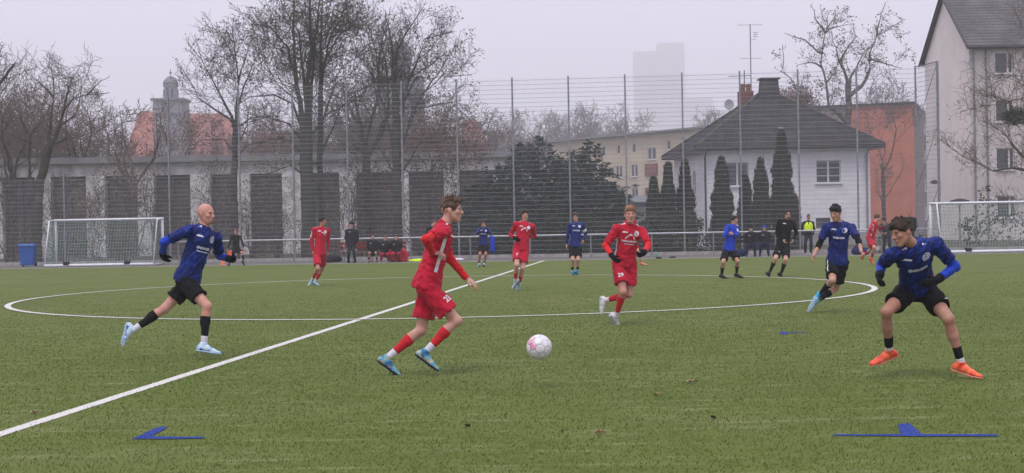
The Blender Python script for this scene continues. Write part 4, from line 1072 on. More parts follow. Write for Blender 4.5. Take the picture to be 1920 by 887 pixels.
# fine twigged tree reaching in from the right edge
def right_tree():
    d = 66.0; b = root_at(1965, d); env = ((P(1890, 250, d).x - b.x, 0, P(1890, 215, d).z), (P(1965, 0, d).x - P(1822, 0, d).x, 3.5, 5.2)); T = Tree(88, env, up=.1, wander=.15, twig=.0105, budget=20000, spread=1.1)
    def L(px, py): return P(px, py, d) - b
    def bough(pts, r0, r1, ln=1.7):
        pts = [Vector(p) for p in pts]; fine = []
        for i in range(len(pts) - 1):
            k = max(1, int((pts[i + 1] - pts[i]).length / .35))
            for j in range(k): fine.append(pts[i].lerp(pts[i + 1], j / k) + Vector((T.r.gauss(0, .03), T.r.gauss(0, .05), T.r.gauss(0, .03))))
        fine.append(pts[-1]); m = len(fine) - 1; prev = (fine[1] - fine[0]).normalized()
        for i in range(m):
            ra, rb = r0 * (r1 / r0) ** (i / m), r0 * (r1 / r0) ** ((i + 1) / m); t = (fine[i + 1] - fine[i]).normalized()
            (T.limb if ra > .045 else T.tw).append((*fine[i], *fine[i + 1], *prev, *t, ra, rb)); prev = t
            if i > 1:
                for _ in range(2):
                    an = T.r.random() * 6.28; o = t * .6 + Vector((math.cos(an) * .6, math.sin(an) * .6, T.r.uniform(-.2, .9))); T.grow(fine[i], o, max(.014, rb * .35), ln * T.r.uniform(.5, 1.1), 3)
    bough([(0, 0, 0), (0, 0, 1.5), L(1962, 330)], .3, .24, .1)
    bough([L(1962, 330), L(1925, 300), L(1875, 245), L(1838, 225)], .12, .02)
    bough([L(1960, 335), L(1915, 315), L(1860, 320), L(1810, 295), L(1770, 268)], .11, .015)
    bough([L(1962, 320), L(1930, 240), L(1890, 190), L(1830, 168)], .10, .02)
    bough([L(1963, 310), L(1940, 180), L(1890, 190), L(1800, 210)], .09, .015)
    bough([L(1963, 300), L(1950, 150), L(1900, 140), L(1850, 165)], .09, .015)
    bough([L(1963, 300), L(1960, 120), L(1925, 60), L(1900, 20)], .12, .02)
    bough([L(1960, 340), L(1920, 380), L(1870, 380)], .07, .015)
    finish_tree('bare_tree', b, T, 'fine twigged bare tree reaching in from the right edge before the beige block', GR, 'bark_dark', 'bark_brown', ('olive_leaf', .12, 2, .1, .08))
    nt_ = empty('bird_nest', b + L(1903, 218)); tag(nt_, 'dark green clump of mistletoe in the bare tree at the right edge', 'mistletoe')
    rs = np.random.default_rng(3); u = rs.normal(0, 1, (420, 3)); u /= np.linalg.norm(u, axis=1, keepdims=True); V, Q = leaf_cards(u * rs.random((420, 1)) ** .4 * np.array([.55, .5, .36]), 2, .05, .13, rs)
    nt_.name = 'mistletoe'; put('foliage', fast_mesh('foliage', V, Q=Q), nt_, M['ivy'])
right_tree()

# far trees fading above the cream block: a few crowns sharing three meshes
far = []
for k, sd in enumerate((101, 102, 103)):
    T = Tree(sd, ((0, 0, 8.5), (6.2, 6, 6.5)), up=.2, wander=.18, twig=.026, budget=7000, spread=1.2)
    T.limb.append((0, 0, 0, 0, 0, 4, 0, 0, 1, 0, 0, 1, .35, .28))
    for j in range(6):
        an = j * 1.05; T.grow(Vector((0, 0, 3.6 + .2 * j)), Vector((math.cos(an) * .7, math.sin(an) * .7, .8)), .18, 7, 1)
    V, Q = prisms(T.limb, 5); tm = fast_mesh('trunk', V, Q=Q, smooth=True); tm.materials.append(M['bark_grey'])
    V, Q = prisms(T.tw, 3); cm = fast_mesh('crown', V, Q=Q); cm.materials.append(M['bark_brown']); far.append((tm, cm))
for i, (px, yt, d, lb) in enumerate(((905, 215, 205, 'far hazy bare tree just right of the broad tree crown'), (945, 208, 215, 'far hazy bare tree second from the left above the spruces'), (1000, 218, 210, 'far hazy bare tree directly above the tallest spruce'),
        (1052, 210, 220, 'far hazy bare tree at the left end of the cream block roof'), (1095, 205, 225, 'far hazy bare tree above the left part of the cream block roof'), (1140, 200, 222, 'far hazy bare tree above the middle of the cream block roof'),
        (1188, 205, 230, 'far hazy bare tree at the foot of the faint high rise'), (1370, 205, 190, 'far hazy bare tree just left of the pots of the white house'), (20, 150, 130, 'hazy tall bare tree behind the left edge trees'), (480, 235, 150, 'hazy bare tree over the hall roof left of the tallest tree'), (560, 215, 160, 'hazy bare tree over the hall roof behind the tallest tree'), (660, 205, 150, 'hazy bare tree over the hall roof behind the broad tree'), (850, 225, 150, 'hazy bare tree over the hall roof at the right of the broad tree'))):
    d = d * 1.35; g = root_at(px, d); h = P(px, yt, d).z; r = empty('hazy_tree', g, random.uniform(0, 6)); tag(r, lb, 'tree', 'far trees in the haze'); s = h / 12.6; r.scale = (s, s, s)
    put('trunk', far[i % 3][0], r); put('crown', far[i % 3][1], r)

# spruces
def spruce_mesh(seed, H, Rb, layers=26, per=12, cards=11):
    rs = np.random.default_rng(seed); C = []; S = []; D = []
    for i in range(layers):
        t = i / (layers - 1); z = 0.3 + (H - 0.35) * t; rad = Rb * (1 - t) ** 0.55 * min(1, .72 + t * 1.2) * (0.85 + .3 * rs.random()) + .10
        for k in range(max(4, int(per * (1 - .6 * t)))):
            a = rs.random() * 6.283; rl = rad * (0.75 + .45 * rs.random())
            n = max(3, int(cards * (rl / Rb) + 3))
            for j in range(n):
                u = (j + rs.random()) / n; r_ = rl * u; zz = z - .28 * r_ * (1 - .4 * u) + .1 * u * rl + rs.normal(0, .05)
                C.append((r_ * math.cos(a), r_ * math.sin(a), max(.05, zz))); D.append(a); S.append(.16 + .22 * u * (1 - t * .5))
    C = np.array(C); D = np.array(D); S = np.array(S); n = len(C); m = 6
    C = np.repeat(C, m, 0); D = np.repeat(D, m) + rs.normal(0, .7, n * m); S = np.repeat(S, m) * (.6 + .8 * rs.random(n * m)); C = C + rs.normal(0, .07, C.shape)
    dr = np.stack([np.cos(D), np.sin(D), -.15 + rs.normal(0, .3, n * m)], 1); sd = np.stack([-np.sin(D), np.cos(D), rs.normal(0, .5, n * m)], 1)
    V = np.stack([C - sd * S[:, None] * .22, C + sd * S[:, None] * .22, C + dr * S[:, None]], 1).reshape(-1, 3)
    return fast_mesh('crown', V, T=np.arange(n * m * 3).reshape(-1, 3))
def spruce(px, yt, d, rb, seed, label):
    g = root_at(px, d); H = P(px, yt, d).z; r = empty('spruce_tree', g); tag(r, label, 'tree', 'dark spruces behind the fence')
    me = spruce_mesh(seed, H, rb, layers=int(14 + H * 1.6), per=12); put('crown', me, r, M['spruce'])
    m = MB(); m.tube([(0, 0, 0), (0, 0, H * .6), (0, 0, H * .97)], [.16, .08, .01], 7); m.build('trunk', M['bark_dark'], r)
spruce(1012, 258, 70, 3.22, 1, 'tallest blue green spruce in the middle of the clump')
spruce(975, 272, 72, 2.66, 2, 'second spruce directly left of the tallest one')
spruce(1108, 268, 71, 2.38, 3, 'slim pointed spruce at the right of the clump')
spruce(1075, 285, 73, 2.66, 4, 'spruce between the tallest and the slim pointed one')
spruce(1050, 300, 69, 2.66, 5, 'shorter spruce low in front of the tallest one')
spruce(938, 312, 70, 2.94, 6, 'broad low spruce left of the clump')
spruce(905, 345, 71, 2.66, 7, 'lowest spruce at the left end of the clump')
spruce(1130, 330, 70, 1.96, 8, 'small spruce at the right end of the clump')

# columnar thujas
def thuja(px, yt, d, wpx, seed, label, m='thuja'):
    g = root_at(px, d); H = P(px, yt, d).z; rw = wpx / 2 * d / FPX; rs = np.random.default_rng(seed); n = int(900 + 750 * H * rw * 2)
    z = rs.random(n) * H; t = z / H; prof = np.minimum(1, (1 - t) ** .62 * 1.35) * (.84 + .12 * np.sin(t * 19 + seed) + .08 * np.sin(t * 47 + 3 * seed)); a = rs.random(n) * 6.283; k = rs.random(n) ** .22
    rr = rw * prof * k * (1 + .13 * np.sin(a * 5 + z * 3 + seed)); C = np.stack([rr * np.cos(a), rr * np.sin(a), z], 1)
    m_ = 5; C = np.repeat(C, m_, 0) + rs.normal(0, .035, (n * m_, 3)); A = np.repeat(a, m_) + rs.normal(0, .9, n * m_); S = (.06 + .14 * rs.random(n * m_) ** 2)[:, None]
    dr = np.stack([np.cos(A) * .45, np.sin(A) * .45, .8 + rs.normal(0, .25, n * m_)], 1); sd = np.stack([-np.sin(A), np.cos(A), rs.normal(0, .2, n * m_)], 1)
    V = np.stack([C - sd * S * .32, C + sd * S * .32, C + dr * S * 1.5], 1).reshape(-1, 3)
    r = empty('thuja_tree', g); tag(r, label, 'tree', 'columnar thujas by the white house'); put('crown', fast_mesh('crown', V, T=np.arange(n * m_ * 3).reshape(-1, 3)), r, M[m])
    q = MB(); q.tube([(0, 0, 0), (0, 0, H * .85)], [.09, .02], 6); q.build('trunk', M['bark_dark'], r)
thuja(1227, 338, 69, 34, 1, 'short thuja column leftmost of the row')
thuja(1254, 312, 69.5, 34, 2, 'second thuja from the left, rising above the shortest one')
thuja(1286, 307, 69, 38, 3, 'brownish thuja left of the corner of the white house', 'thuja_brown')
thuja(1355, 301, 70, 46, 4, 'broad thuja covering the left part of the large house window')
thuja(1399, 335, 71, 34, 5, 'small thuja between two taller ones under the large window')
thuja(1428, 304, 70, 38, 6, 'pointed thuja between the large window and the tallest thuja')
thuja(1468, 250, 71, 50, 7, 'tallest thuja reaching up to the eave of the white house')
thuja(1490, 372, 69, 26, 8, 'low thuja right beside the tallest one', 'thuja_brown')

# hedges and scrub along the fence
def hedge(name, x0, x1, yt, d, dep, m, label, seed, cat='hedge', dens=420, size=.13, wob=.25):
    a, b = root_at(x0, d), root_at(x1, d); L = (b - a).length; H = P((x0 + x1) / 2, yt, d).z; rs = np.random.default_rng(seed); n = int(dens * L * H)
    x = rs.random(n) * L; top = H * (1 + wob * (np.sin(x * 1.7 + seed) * .4 + np.sin(x * 4.1 + 2 * seed) * .35 + np.sin(x * .6) * .4)); z = top * (1 - rs.random(n) ** 1.6 * 1.0); y = dep * (rs.random(n) ** 1.7) * (.5 + .5 * np.sin(x * 2.3 + z * 3) ** 2)
    C = np.stack([x, y, np.maximum(z, .03)], 1); V, Q = leaf_cards(C, 2, .05, size, rs)
    r = put(name, fast_mesh(name, V, Q=Q), None, M[m]); r.location = a; r.rotation_euler.z = math.atan2(b.y - a.y, b.x - a.x); tag(r, label, cat)
hedge('hedge', 858, 1320, 408, 66.5, 1.6, 'ivy', 'dark evergreen hedge along the fence below the spruces and the left thujas', 4, dens=300)
hedge('hedge', 1320, 1500, 440, 67, 1.0, 'ivy', 'low dark hedge at the foot of the thujas before the white house', 6, dens=260)
hedge('shrub', 1262, 1300, 448, 65.2, .8, 'olive_leaf', 'small olive green bush at the fence left of the house corner', 7, 'bush', dens=150, size=.10, wob=.5)
hedge('scrub', -80, 300, 440, 73, 2.5, 'scrub', 'grey brown undergrowth below the left bare trees before the hall', 8, 'undergrowth', dens=110, size=.08, wob=.7)
hedge('scrub', 300, 860, 428, 72, 3.0, 'scrub', 'grey brown undergrowth under the tall bare trees before the hall', 9, 'undergrowth', dens=120, size=.08, wob=.7)
hedge('shrub', 1800, 1990, 418, 72, 1.2, 'scrub', 'bare shrubs behind the right goal at the foot of the beige block', 10, 'bush', dens=90, size=.12, wob=.6)
hedge('shrub', 1812, 1870, 385, 71, 1.2, 'ivy', 'grey green bush behind the net of the right goal', 11, 'bush', dens=60, size=.12, wob=.6)
hedge('shrub', 1640, 1762, 445, 70, 1.0, 'scrub', 'low scrub at the fence below the orange wall', 12, 'bush', dens=70, size=.12, wob=.6)
# bare bushes and saplings between the fence and the hall, veiling its pillars
bush = []
for k in range(4):
    T = Tree(300 + k, ((0, 0, 1.6), (1.5, 1.2, 2.0)), up=.5, wander=.16, twig=.010, budget=1500, spread=1.0)
    for j in range(9): T.grow(Vector((T.r.gauss(0, .15), T.r.gauss(0, .15), 0)), Vector((T.r.gauss(0, .45), T.r.gauss(0, .4), 1)), .028, 2.8, 1)
    V, Q = prisms(T.limb + T.tw, 3); tm = fast_mesh('stems', V, Q=Q); tm.materials.append(M['bark_brown'])
    rs = np.random.default_rng(k); V, Q = leaf_cards([tuple(p) for p in T.tips if T.r.random() < .3], 2, .1, .07, rs); lm = fast_mesh('leaves', V, Q=Q); lm.materials.append(M['scrub']); bush.append((tm, lm))
spots = [(18, 70, 'at the far left edge'), (115, 71, 'between the spreading tree and the left goal'), (178, 70, 'behind the left goal'), (228, 71.5, 'behind the right half of the left goal'), (292, 70, 'behind the right post of the left goal'),
         (345, 71, 'behind the bald player'), (392, 72, 'just right of the bald player'), (470, 70, 'left of the tallest tree'), (520, 71, 'near the foot of the tallest tree'), (628, 70, 'behind the left red player'), (668, 71, 'behind the coach'), (705, 72, 'behind the seated substitutes'), (790, 70, 'behind the running red player'), (835, 72, 'behind the head of the running red player')]
for i, (px, d, lb) in enumerate(spots):
    r = empty('bare_bush', root_at(px, d), random.uniform(0, 6)); tag(r, 'leafless brown bush behind the fence ' + lb, 'bush', 'bare bushes before the hall'); sc_ = random.uniform(.85, 1.5); r.scale = (sc_, sc_, sc_)
    put('stems', bush[i % 4][0], r); put('leaves', bush[i % 4][1], r)
M['climber'] = leafmat('brown olive autumn leaves', (0.12, 0.092, 0.058), (0.22, 0.165, 0.10), (0.34, 0.26, 0.155))
hedge('autumn_shrub', 95, 262, 352, 74, 3.0, 'climber', 'brown olive autumn shrubs before the hall behind the left goal', 21, 'bush', dens=75, size=.09, wob=.5)
hedge('autumn_shrub', 398, 545, 345, 74, 3.0, 'climber', 'brown olive autumn shrubs before the hall between the bald player and the tallest tree', 22, 'bush', dens=85, size=.09, wob=.5)
hedge('autumn_shrub', 600, 860, 362, 74, 3.0, 'climber', 'brown olive autumn shrubs before the hall behind the substitutes', 23, 'bush', dens=75, size=.09, wob=.5)
for i, (px, yt, d, lb) in enumerate(((-10, 190, 108, 'at the far left edge'), (60, 205, 112, 'behind the trunk of the spreading tree'), (130, 195, 106, 'right of the spreading tree'), (185, 210, 114, 'left of the slender tree'), (238, 215, 118, 'behind the slender tree'), (300, 228, 112, 'at the left side of the domed tower'), (372, 232, 110, 'left of the medium tree trunk'),
        (415, 225, 120, 'behind the medium tree trunk'), (478, 222, 108, 'between the medium and the tallest tree'), (535, 205, 116, 'at the left of the tallest trunk'), (640, 195, 112, 'right of the tallest trunk'), (700, 180, 118, 'before the second domed tower'), (775, 200, 108, 'behind the broad tree'), (830, 215, 114, 'at the right of the broad tree trunk'), (880, 228, 124, 'at the right end of the hall roof'))):
    g = root_at(px, d); h = P(px, yt, d).z; r = empty('hazy_tree', g, random.uniform(0, 6)); tag(r, 'brownish twiggy tree above the hall roof ' + lb, 'tree', 'brown trees behind the hall'); s = h / 12.0; wf = .62 if 180 < px < 480 else 1.3; s *= .86 if 180 < px < 480 else 1; r.scale = (s * wf, s * wf, s)
    put('trunk', far[i % 3][0], r); put('crown', far[i % 3][1], r)
# ------------------------------------------------------------------ figures: signed distance bodies turned into one continuous skin
def v3(p): return np.array(p, float)
class Field:
    def __init__(s, lo, hi, h):
        s.h = h; s.lo = np.array(lo, float); s.n = (np.ceil((np.array(hi) - s.lo) / h)).astype(int) + 1
        s.D = np.full(s.n, 0.25, np.float32)
    def box(s, lo, hi, pad):
        a = np.clip(np.floor((np.array(lo) - pad - s.lo) / s.h).astype(int), 0, s.n); b = np.clip(np.ceil((np.array(hi) + pad - s.lo) / s.h).astype(int) + 1, 0, s.n)
        if np.any(b <= a): return None
        g = [(s.lo[i] + s.h * np.arange(a[i], b[i])).astype(np.float32) for i in range(3)]
        X, Y, Z = np.meshgrid(*g, indexing='ij', sparse=True); return (slice(a[0], b[0]), slice(a[1], b[1]), slice(a[2], b[2])), X, Y, Z
    def blend(s, sl, d, k, op):
        D = s.D[sl]
        if op == 'u':
            if k <= 0: s.D[sl] = np.minimum(D, d)
            else:
                m = np.maximum(k - np.abs(D - d), 0) / k; s.D[sl] = np.minimum(D, d) - m * m * k * .25
        elif op == 's':
            d = -d; m = np.maximum(k - np.abs(D - d), 0) / max(k, 1e-6); s.D[sl] = np.maximum(D, d) + m * m * k * .25
    def cone(s, a, b, ra, rb, k=.02, op='u', flat=None, pl=()):
        """tapered capsule; flat = (unit vector, factor): squash the section along that vector"""
        a = v3(a); b = v3(b); R_ = max(ra, rb) * (max(1, flat[1]) if flat else 1); bb = s.box(np.minimum(a, b) - R_, np.maximum(a, b) + R_, k + 3 * s.h)
        if bb is None: return
        sl, X, Y, Z = bb; ab = b - a; L2 = ab @ ab + 1e-12
        px, py, pz = X - a[0], Y - a[1], Z - a[2]; t = np.clip((px * ab[0] + py * ab[1] + pz * ab[2]) / L2, 0, 1)
        qx, qy, qz = px - t * ab[0], py - t * ab[1], pz - t * ab[2]
        if flat is not None:
            f, sc_ = flat; w_ = qx * f[0] + qy * f[1] + qz * f[2]; e = (1 / sc_ - 1) * w_; qx = qx + e * f[0]; qy = qy + e * f[1]; qz = qz + e * f[2]
        d = np.sqrt(qx * qx + qy * qy + qz * qz) - (ra + (rb - ra) * t)
        for pp, nn in pl: d = np.maximum(d, (X - pp[0]) * nn[0] + (Y - pp[1]) * nn[1] + (Z - pp[2]) * nn[2])
        s.blend(sl, d.astype(np.float32), k, op)
    def ell(s, c, ax, r, k=.02, op='u'):
        """ellipsoid: ax = 3 orthonormal rows, r = radii"""
        c = v3(c); ax = np.asarray(ax, float); r = v3(r); ext = np.sqrt(((ax * r[:, None]) ** 2).sum(0)); bb = s.box(c - ext, c + ext, k + 3 * s.h)
        if bb is None: return
        sl, X, Y, Z = bb; x, y, z = X - c[0], Y - c[1], Z - c[2]; k0 = 0; k1 = 0
        for i in range(3):
            u = x * ax[i, 0] + y * ax[i, 1] + z * ax[i, 2]; k0 = k0 + (u / r[i]) ** 2; k1 = k1 + (u / r[i] ** 2) ** 2
        k0 = np.sqrt(k0); k1 = np.sqrt(k1) + 1e-9
        s.blend(sl, (k0 * (k0 - 1) / k1).astype(np.float32), k, op)
    def cut(s, p, n, k=.006):
        """keep the side the normal n points away from"""
        p = v3(p); n = v3(n); n = n / np.linalg.norm(n); g = [(s.lo[i] + s.h * np.arange(s.n[i])).astype(np.float32) for i in range(3)]
        X, Y, Z = np.meshgrid(*g, indexing='ij', sparse=True); d = (X - p[0]) * n[0] + (Y - p[1]) * n[1] + (Z - p[2]) * n[2]
        s.D = np.maximum(s.D, d.astype(np.float32))
    def mesh(s):
        D = s.D; sg = D < 0; n = D.shape
        c = np.zeros((n[0] - 1, n[1] - 1, n[2] - 1), np.int8)
        for i in (0, 1):
            for j in (0, 1):
                for k in (0, 1): c += sg[i:n[0] - 1 + i, j:n[1] - 1 + j, k:n[2] - 1 + k]
        act = (c > 0) & (c < 8); I = np.argwhere(act)
        if len(I) == 0: return np.zeros((0, 3)), np.zeros((0, 4), int)
        idx = np.full(act.shape, -1, np.int32); idx[act] = np.arange(len(I)); acc = np.zeros((len(I), 3)); cnt = np.zeros(len(I))
        cor = [(i, j, k) for i in (0, 1) for j in (0, 1) for k in (0, 1)]
        val = {q: D[I[:, 0] + q[0], I[:, 1] + q[1], I[:, 2] + q[2]].astype(float) for q in cor}
        for q in cor:
            for ax in range(3):
                if q[ax] == 0:
                    q2 = list(q); q2[ax] = 1; q2 = tuple(q2); a, b = val[q], val[q2]; m = (a < 0) != (b < 0); t = np.where(m, a / np.where(m, a - b, 1), 0)
                    p = np.tile(np.array(q, float), (len(I), 1)); p[:, ax] = t; acc[m] += p[m]; cnt[m] += 1
        V = s.lo + s.h * (I + acc / cnt[:, None]); Qs = []
        for ax in range(3):
            u, v = [(1, 2), (2, 0), (0, 1)][ax]; sl0 = [slice(None)] * 3; sl1 = [slice(None)] * 3; sl0[ax] = slice(0, -1); sl1[ax] = slice(1, None)
            ch = sg[tuple(sl0)] != sg[tuple(sl1)]; E_ = np.argwhere(ch); E_ = E_[(E_[:, u] > 0) & (E_[:, v] > 0) & (E_[:, u] < n[u] - 1) & (E_[:, v] < n[v] - 1)]
            if not len(E_): continue
            ins = sg[E_[:, 0], E_[:, 1], E_[:, 2]]
            def cell(du, dv):
                c_ = E_.copy(); c_[:, u] -= du; c_[:, v] -= dv; return idx[c_[:, 0], c_[:, 1], c_[:, 2]]
            q = np.stack([cell(1, 1), cell(0, 1), cell(0, 0), cell(1, 0)], 1); q[~ins] = q[~ins][:, ::-1]; Qs.append(q)
        Q = np.concatenate(Qs); return V, Q[(Q >= 0).all(1)]

def vnormals(V, Q):
    n = np.cross(V[Q[:, 2]] - V[Q[:, 0]], V[Q[:, 3]] - V[Q[:, 1]]); N = np.zeros_like(V)
    for k in range(4): np.add.at(N, Q[:, k], n)
    return N / (np.linalg.norm(N, axis=1, keepdims=True) + 1e-12)
def smooth_mesh(V, Q, it=1, lam=.5):
    for _ in range(it):
        S = np.zeros_like(V); c = np.zeros(len(V))
        for a, b in ((0, 1), (1, 2), (2, 3), (3, 0)):
            np.add.at(S, Q[:, a], V[Q[:, b]]); np.add.at(c, Q[:, a], 1); np.add.at(S, Q[:, b], V[Q[:, a]]); np.add.at(c, Q[:, b], 1)
        V = V * (1 - lam) + lam * S / np.maximum(c, 1)[:, None]
    return V
def folds(V, seed, amp, freq=14.0, axis=(0, 0, 1)):
    """cloth folds: warped ridges"""
    r = np.random.default_rng(seed); out = np.zeros(len(V))
    for i in range(4):
        k = r.normal(0, 1, 3); k /= np.linalg.norm(k); k = k * freq * (.6 + .45 * i); w1 = r.normal(0, 1, 3) * freq * .55; w2 = r.normal(0, 1, 3) * freq * .4
        ph = V @ k + 1.7 * np.sin(V @ w1 + r.random() * 6) + 1.2 * np.sin(V @ w2 + r.random() * 6); out += (1 - np.abs(np.sin(ph * .5)) * 2) * (.75 ** i)
    return out * amp / 2

# materials for figures
def cloth(name, c, var=.15, dark=None, pattern=None, rough=.75):
    c = np.array(c); c2 = c * (1 - var)
    m = mat(name, tuple(c2), tuple(np.minimum(1, c * (1 + var))), rough=rough, scale=9, detail=5, bump=.25, bscale=60, spec=.12 if max(c) < .1 else .2, sheen=0.0 if max(c) < .1 else .08)
    return m
def jersey_blue(name):
    m = bpy.data.materials.new(name); m.use_nodes = True; n = m.node_tree.nodes; l = m.node_tree.links; b = n['Principled BSDF']; b.inputs['Roughness'].default_value = .6; b.inputs['Specular IOR Level'].default_value = .25
    tc = n.new('ShaderNodeTexCoord'); mp = n.new('ShaderNodeMapping'); mp.inputs['Rotation'].default_value = (.35, .85, .0); m2 = n.new('ShaderNodeMapping'); m2.inputs['Scale'].default_value = (5, 9, 34); l.new(tc.outputs['Object'], mp.inputs[0]); l.new(mp.outputs[0], m2.inputs[0])
    t = n.new('ShaderNodeTexNoise'); t.inputs['Scale'].default_value = 2.1; t.inputs['Detail'].default_value = 3; t.inputs['Distortion'].default_value = 1.2; l.new(m2.outputs[0], t.inputs['Vector'])
    rp = n.new('ShaderNodeValToRGB'); e = rp.color_ramp.elements; e[0].position = .42; e[0].color = (.002, .006, .045, 1); e[1].position = .66; e[1].color = (.007, .040, .34, 1); x = e.new(.53); x.color = (.003, .014, .13, 1)
    l.new(t.outputs['Fac'], rp.inputs[0]); l.new(rp.outputs[0], b.inputs['Base Color']); return m
M['j_blue'] = jersey_blue('blue marbled jersey')
M['blue_sleeve'] = cloth('royal blue sleeve', (.009, .045, .42))
M['navy'] = cloth('navy cloth', (.008, .012, .07))
M['red_kit'] = cloth('red kit cloth', (.44, .006, .028), .12)
M['red_sleeve'] = cloth('bright red sleeve', (.60, .014, .02), .10)
M['black_kit'] = cloth('black cloth', (.007, .007, .009), .3)
M['black_glove'] = cloth('black knit', (.006, .006, .009), .3)
M['dark_jacket'] = cloth('dark padded jacket', (.012, .013, .02), .3)
M['grey_jacket'] = cloth('grey jacket', (.06, .062, .07), .2)
M['white_print'] = mat('white print', (.66, .66, .70), rough=.6)
M['white_sock'] = cloth('white sock', (.58, .57, .62), .06)
M['hi_vis'] = cloth('yellow high visibility cloth', (.60, .80, .02), .08)
M['red_sock'] = cloth('red sock', (.50, .012, .02), .12)
M['trousers_dark'] = cloth('dark trousers', (.018, .019, .025), .3)
M['shoe_ice'] = mat('ice blue boot', (.14, .32, .58), (.52, .66, .76), rough=.4, scale=13, ramp=(.40, .48))
M['shoe_cyan'] = mat('cyan boot', (.01, .12, .36), (.05, .42, .68), rough=.4, scale=14, ramp=(.38, .5))
M['shoe_teal'] = mat('teal boot', (.02, .10, .22), (.42, .40, .28), rough=.4, scale=11, c3=(.10, .36, .47), ramp=(.38, .62))
M['shoe_orange'] = mat('neon orange boot', (.72, .05, .03), (.90, .17, .07), rough=.4, scale=14, ramp=(.4, .55))
M['shoe_white'] = mat('white boot', (.52, .50, .49), (.64, .62, .60), rough=.4, scale=9)
M['shoe_black'] = mat('black boot', (.012, .012, .014), (.03, .03, .034), rough=.4, scale=9)
M['shoe_pink'] = mat('pink orange boot', (.70, .20, .15), (.78, .30, .22), rough=.4, scale=9)
M['sole_dark'] = mat('dark sole', (.010, .018, .06), rough=.5)
M['sole_pale'] = mat('pale sole', (.35, .48, .60), rough=.5)
M['sole_gold'] = mat('gold side panel', (.55, .42, .20), rough=.4)
M['eye_white'] = mat('eye white', (.26, .22, .20), rough=.3); M['iris'] = mat('dark iris', (.03, .02, .015), rough=.2)
M['light_stubble'] = mat('light stubble', (.20, .10, .075), (.30, .16, .12), rough=.8, scale=90)
M['eye_shade'] = mat('eye shade', (.10, .055, .04), rough=.6)  # far figures' eyes: shade of the eye sockets put into the colour
M['lip'] = mat('lips', (.36, .13, .11), rough=.5)
def skin(name, c):
    # flushed patches come from the noise ramp
    c = np.array(c); m = mat(name, tuple(c * np.array([.96, .76, .72])), tuple(np.minimum(1, c * np.array([1.06, 1.1, 1.1]))), rough=.55, scale=7, detail=5, bump=.08, bscale=90, spec=.35)
    b = m.node_tree.nodes['Principled BSDF']; b.inputs['Subsurface Weight'].default_value = .08; b.inputs['Subsurface Radius'].default_value = (.02, .008, .005); b.inputs['Subsurface Scale'].default_value = .5
    return m
M['skin_pale'] = skin('pale skin', (.50, .30, .235)); M['skin_rosy'] = skin('rosy skin', (.50, .27, .21)); M['skin_tan'] = skin('tanned skin', (.37, .205, .145)); M['skin_warm'] = skin('warm skin', (.43, .26, .19))
def hairm(name, c1, c2):
    return mat(name, c1, c2, rough=.55, scale=16, detail=6, stretch=(1.2, 1.2, .5), bump=1.0, bscale=70, spec=.3)
M['hair_brown'] = hairm('brown hair', (.045, .025, .016), (.13, .078, .05)); M['hair_dark'] = hairm('dark brown hair', (.022, .012, .009), (.07, .038, .026)); M['hair_black'] = hairm('black hair', (.006, .006, .007), (.018, .017, .018))
M['hair_ginger'] = hairm('ginger blond hair', (.16, .07, .035), (.36, .20, .11)); M['stubble'] = mat('beard', (.04, .025, .02), (.09, .05, .04), rough=.9, scale=60)

def unit(v): v = v3(v); return v / (np.linalg.norm(v) + 1e-9)
def face_vec(yaw, pitch=0.0):
    y, p = R(yaw), R(pitch); return np.array([math.sin(y) * math.cos(p), -math.cos(y) * math.cos(p), -math.sin(p)])
def basis(f, upref=(0, 0, 1)):
    """rows: forward, left, up"""
    f = unit(f); l = unit(np.cross(v3(upref), f)); u = np.cross(f, l); return np.array([f, l, u])

def on_ray(px, parent, L, sign):
    """point on the photograph's sight line at bone length L from the parent joint; sign +1 = farther away"""
    r = np.array(ray(*px)); o = np.array([0, 0, CAMH]); q = o - parent; A = r @ r; B = 2 * q @ r; C_ = q @ q - L * L; disc = B * B - 4 * A * C_
    t = -B / (2 * A)
    if disc > 0: t += sign * math.sqrt(disc) / (2 * A)
    p = o + r * t
    if disc <= 0: p = parent + unit(p - parent) * L
    return p

